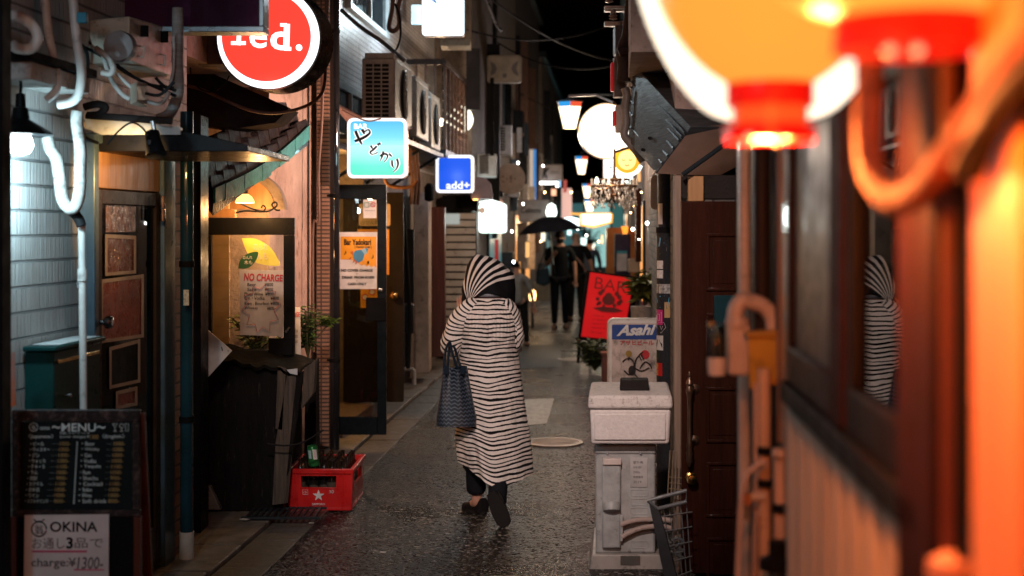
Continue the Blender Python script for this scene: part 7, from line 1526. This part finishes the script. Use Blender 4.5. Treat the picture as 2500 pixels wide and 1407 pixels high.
# ---------------------------------------------------------------- other people
def figure(label, px, pyfeet, height, face, shirt, trou, Yq=None, arms=((0, 0), (0, 0)), hairc=(.012, .01, .01), mask=False, bald=False, step=.10, lean=0, jacket=None, skinm=skin, sleeves_long=False):
    Yq = Yq or F * CH / (pyfeet - HY); x0 = (px - CX) * Yq / F; k = height / 1.74; fy = -1 if face else 1      # fy: the way they look (towards the camera or away)
    t = thing('person', label, 'person', (x0, Yq, 0))
    V3 = lambda x, y, z: Vector((x0 + x * k + lean * z * .1, Yq + y * fy * k, z * k))
    N = [(V3(0, 0, .95), (.11 * k, .07 * k)), (V3(0, .0, 1.15), (.10 * k, .07 * k)), (V3(0, .0, 1.33), (.11 * k, .07 * k)), (V3(0, 0, 1.44), .07 * k), (V3(0, .01, 1.52), .052 * k), (V3(0, .03, 1.60), .075 * k), (V3(0, .03, 1.68), .072 * k)]
    Eg = [(0, 1), (1, 2), (2, 3), (3, 4), (4, 5), (5, 6)]
    hands = []
    for sd, (el, ha) in zip((-1, 1), arms):
        s_ = len(N); el = el or (.27 * sd, .0, 1.12); ha = ha or (.28 * sd, .05, .88)
        N += [(V3(.20 * sd, 0, 1.40), .058 * k), (V3(*el), .042 * k), (V3(*ha), .028 * k)]; Eg += [(3, s_), (s_, s_ + 1), (s_ + 1, s_ + 2)]; hands.append((s_ + 2, Vector(V3(*ha)) - Vector(V3(*el)), sd))
    for sd, st_ in ((-1, step), (1, -step)):
        s_ = len(N); N += [(V3(.09 * sd, 0, .88), .09 * k), (V3(.095 * sd, st_ * .5 + .03, .50), .06 * k), (V3(.10 * sd, st_, .10), .036 * k), (V3(.10 * sd, st_ + .01, .05), .034 * k), (V3(.115 * sd, st_ + .14, .03), .030 * k)]
        Eg += [(0, s_), (s_, s_ + 1), (s_ + 1, s_ + 2), (s_ + 2, s_ + 3), (s_ + 3, s_ + 4)]
    for at, dv, sd in hands:
        ns, es = hand_nodes(N[at][0], dv, sd, up=Vector((0, 1, .2))); join(N, Eg, at, ns, es)
    body = skinmesh(N, Eg, skinm, 'body', t)
    g = .016 * k
    sN = [(N[0][0] + Vector((0, 0, -.10 * k)), (.165 * k, .12 * k)), (N[1][0], (.158 * k, .118 * k)), (N[2][0], (.168 * k, .122 * k)), (N[3][0], .085 * k)]; sE = [(0, 1), (1, 2), (2, 3)]
    for q_, (el, ha) in enumerate(arms):
        s_ = len(sN); i0 = 7 + q_ * 3; e = N[i0 + 1][0]; sN += [(N[i0][0], .072 * k), (N[i0][0].lerp(e, .8), .062 * k)]; sE += [(3, s_), (s_, s_ + 1)]
        if sleeves_long: sN += [(e, .055 * k), (e.lerp(N[i0 + 2][0], .85), .042 * k)]; sE += [(s_ + 1, s_ + 2), (s_ + 2, s_ + 3)]
    skinmesh(sN, sE, shirt, 'jacket' if sleeves_long else 'shirt', t)
    pN = [(N[0][0] + Vector((0, 0, .02 * k)), (.155 * k, .115 * k))]; pE = []
    for i0 in (13, 18): s_ = len(pN); pN += [(N[i0][0], .105 * k), (N[i0 + 1][0], .078 * k), (N[i0 + 2][0] + Vector((0, 0, -.02)), .056 * k)]; pE += [(0, s_), (s_, s_ + 1), (s_ + 1, s_ + 2)]
    skinmesh(pN, pE, trou, 'trousers', t)
    for i0 in (16, 21):
        a = N[i0][0]; MB().lathe(a + Vector((0, fy * .06 * k, -.05 * k)), [(.001, 0), (.05 * k, 0), (.055 * k, .03 * k), (.04 * k, .075 * k), (.001, .08 * k)], 16, squash=1.0).build('shoe', shm, t)
    hd = N[5][0].lerp(N[6][0], .5)
    if not bald: ellip(hd + Vector((0, -fy * .018 * k, .02 * k)), .090 * k, .100 * k, .105 * k, cut=-.25).build('hair', M('hair_%d' % px, hairc, .6, bs=.5), t)
    else: ellip(hd + Vector((0, -fy * .006 * k, -.005 * k)), .084 * k, .09 * k, .085 * k, cut=.15).build('hair', M('cropped_hair_%d' % px, (.20, .11, .07), .8), t)
    for sd in (-1, 1): ellip(hd + Vector((.083 * k * sd, -fy * .0, -.03 * k)), .014 * k, .022 * k, .032 * k, 8, 6).build('ear', skinm, t)
    if face:
        fp = hd + Vector((0, fy * .075 * k, -.03 * k))
        for sd in (-1, 1): ellip(fp + Vector((.030 * k * sd, 0, .022 * k)), .012 * k, .008 * k, .007 * k, 8, 6).build('eye', rubber, t)
        ellip(fp + Vector((0, fy * .012 * k, -.004 * k)), .014 * k, .02 * k, .022 * k, 8, 6).build('nose', skinm, t)
        if mask: ellip(fp + Vector((0, -fy * .010 * k, -.038 * k)), .064 * k, .045 * k, .052 * k, 16, 10).build('mask', blackmatt, t)
        else: ellip(fp + Vector((0, 0, -.042 * k)), .022 * k, .008 * k, .006 * k, 8, 6).build('mouth', M('lip_%d' % px, (.35, .08, .07), .5), t)
    return t, V3
skind = M('dim_skin', (.30, .15, .10), .5)  # dim light put into the skin colour; the pair reads as silhouettes
bk_ = M('black_clothes', (.006, .0065, .008), .85, bs=.3, bsc=16); bkt = M('black_jeans', (.006, .006, .008), .8, bs=.3, bsc=16); grt = M('charcoal_trousers', (.014, .014, .014), .8)
m1, V1 = figure('masked person in black holding up a black umbrella and facing the camera', 1367, 803, 1.63, True, bk_, bkt, arms=(((-.24, .03, 1.13), (-.13, .25, 1.30)), (0, 0)), mask=True, step=.06, hairc=(.03, .018, .014), sleeves_long=False, skinm=skind)
um = thing('umbrella', 'open black umbrella tilted over the masked person', 'umbrella', V1(-.13, .28, 1.30))
hb_ = Vector(V1(-.13, .28, 1.22)); ax = Vector((-.10, .0, 1)).normalized(); tip = hb_ + ax * .74
rib_ = 8
def canopy(u, v):
    a = 2 * PI * u; r = .56 * v * (1 - .06 * abs(math.cos(a * rib_ / 2)) * v); s_ = Vector((1, 0, .10)).normalized(); f_ = Vector((0, 1, 0))
    return tip + (s_ * math.cos(a) + f_ * math.sin(a)) * r + ax * (.0 - .26 * v ** 2 + .03 * abs(math.cos(a * rib_ / 2)) * v * 0)
MB().grid(canopy, 64, 10, closed=True).build('canopy', M('umbrella_black', (.02, .019, .022), .6), um, ang=60)
MB().tube([hb_ - ax * .1, tip + ax * .06], .009, 8).build('shaft', M('pale_steel_shaft', (.45, .55, .56), .3, .3), um)
b = MB()
for k in range(rib_):
    a = 2 * PI * (k + .5) / rib_; b.tube([canopy((k + .5) / rib_, v) - ax * .008 for v in (.02, .3, .6, 1)], .004, 5)
b.build('ribs', steel, um); MB().cyl(hb_ - ax * .22, hb_ - ax * .06, .016).build('handle', rubber, um)
b2 = thing('shoulder_bag', 'dark soft shoulder bag hanging at the masked person hip', 'bag', V1(-.33, .05, .8)); 
MB().prism([V1(*p) for p in ((-.42, .05, 1.05), (-.2, .05, 1.08), (-.17, .05, .82), (-.28, .05, .76), (-.43, .05, .80))], (0, .12, 0)).build('body', M('dark_bag', (.03, .045, .055), .7), b2, bevel=.03, segs=3)
MB().tube([V1(-.4, .1, 1.04), V1(-.26, .12, 1.42), V1(-.22, -.03, 1.06)], .012, 6).build('strap', M('dark_strap', (.02, .025, .03), .7), b2)
m2, V2 = figure('cropped haired person in black walking away with a strap across the back', 1406, 786, 1.62, False, bk_, grt, bald=True, skinm=skind, step=.09, arms=((0, 0), ((.30, -.02, 1.12), (.33, .02, .88))))
MB().tube(sm([V2(-.17, -.05, 1.43), V2(-.05, -.135, 1.30), V2(.12, -.14, 1.10), V2(.17, -.08, 1.0)], 5), .016, 6).build('strap', M('pinkish_strap', (.25, .13, .11), .7), m2)
m3, V3_ = figure('blurred person in a navy jacket further down the alley', 1440, 745, 1.42, False, M('navy_jacket', (.02, .04, .09), .8), bkt, step=.05, sleeves_long=True)
m4, V4 = figure('person in a pale grey top bending near the left wall', 1276, 845, 1.2, False, M('pale_grey_top', (.26, .25, .24), .85, bs=.5, bsc=14), grt, step=.08, lean=-.6, arms=(((-.22, .12, 1.05), (-.1, .28, 1.0)), ((.28, .05, 1.08), (.3, .12, .85))))
tag(MB().fbox(1304, 1340, 690, 735, 26.0, .3).build('carton', M('pale_carton', (.30, .26, .22), .7)), 'pale carton standing behind the pale grey topped person', 'box')
b = thing('floor_light', 'small amber glowing floor lamp by the left wall passers', 'lamp', W(1300, 720, 25)); MB().lathe(W(1300, 722, 24), [(.001, -.10), (.05, -.08), (.06, 0), (.05, .08), (.001, .1)], 14).build('globe', EM('amber_floor_globe', (1, .55, .2), 5), b)
MB().cyl((W(1300, 0, 24).x, 24, 0), W(1300, 730, 24), .02).build('stand', darksteel, b)
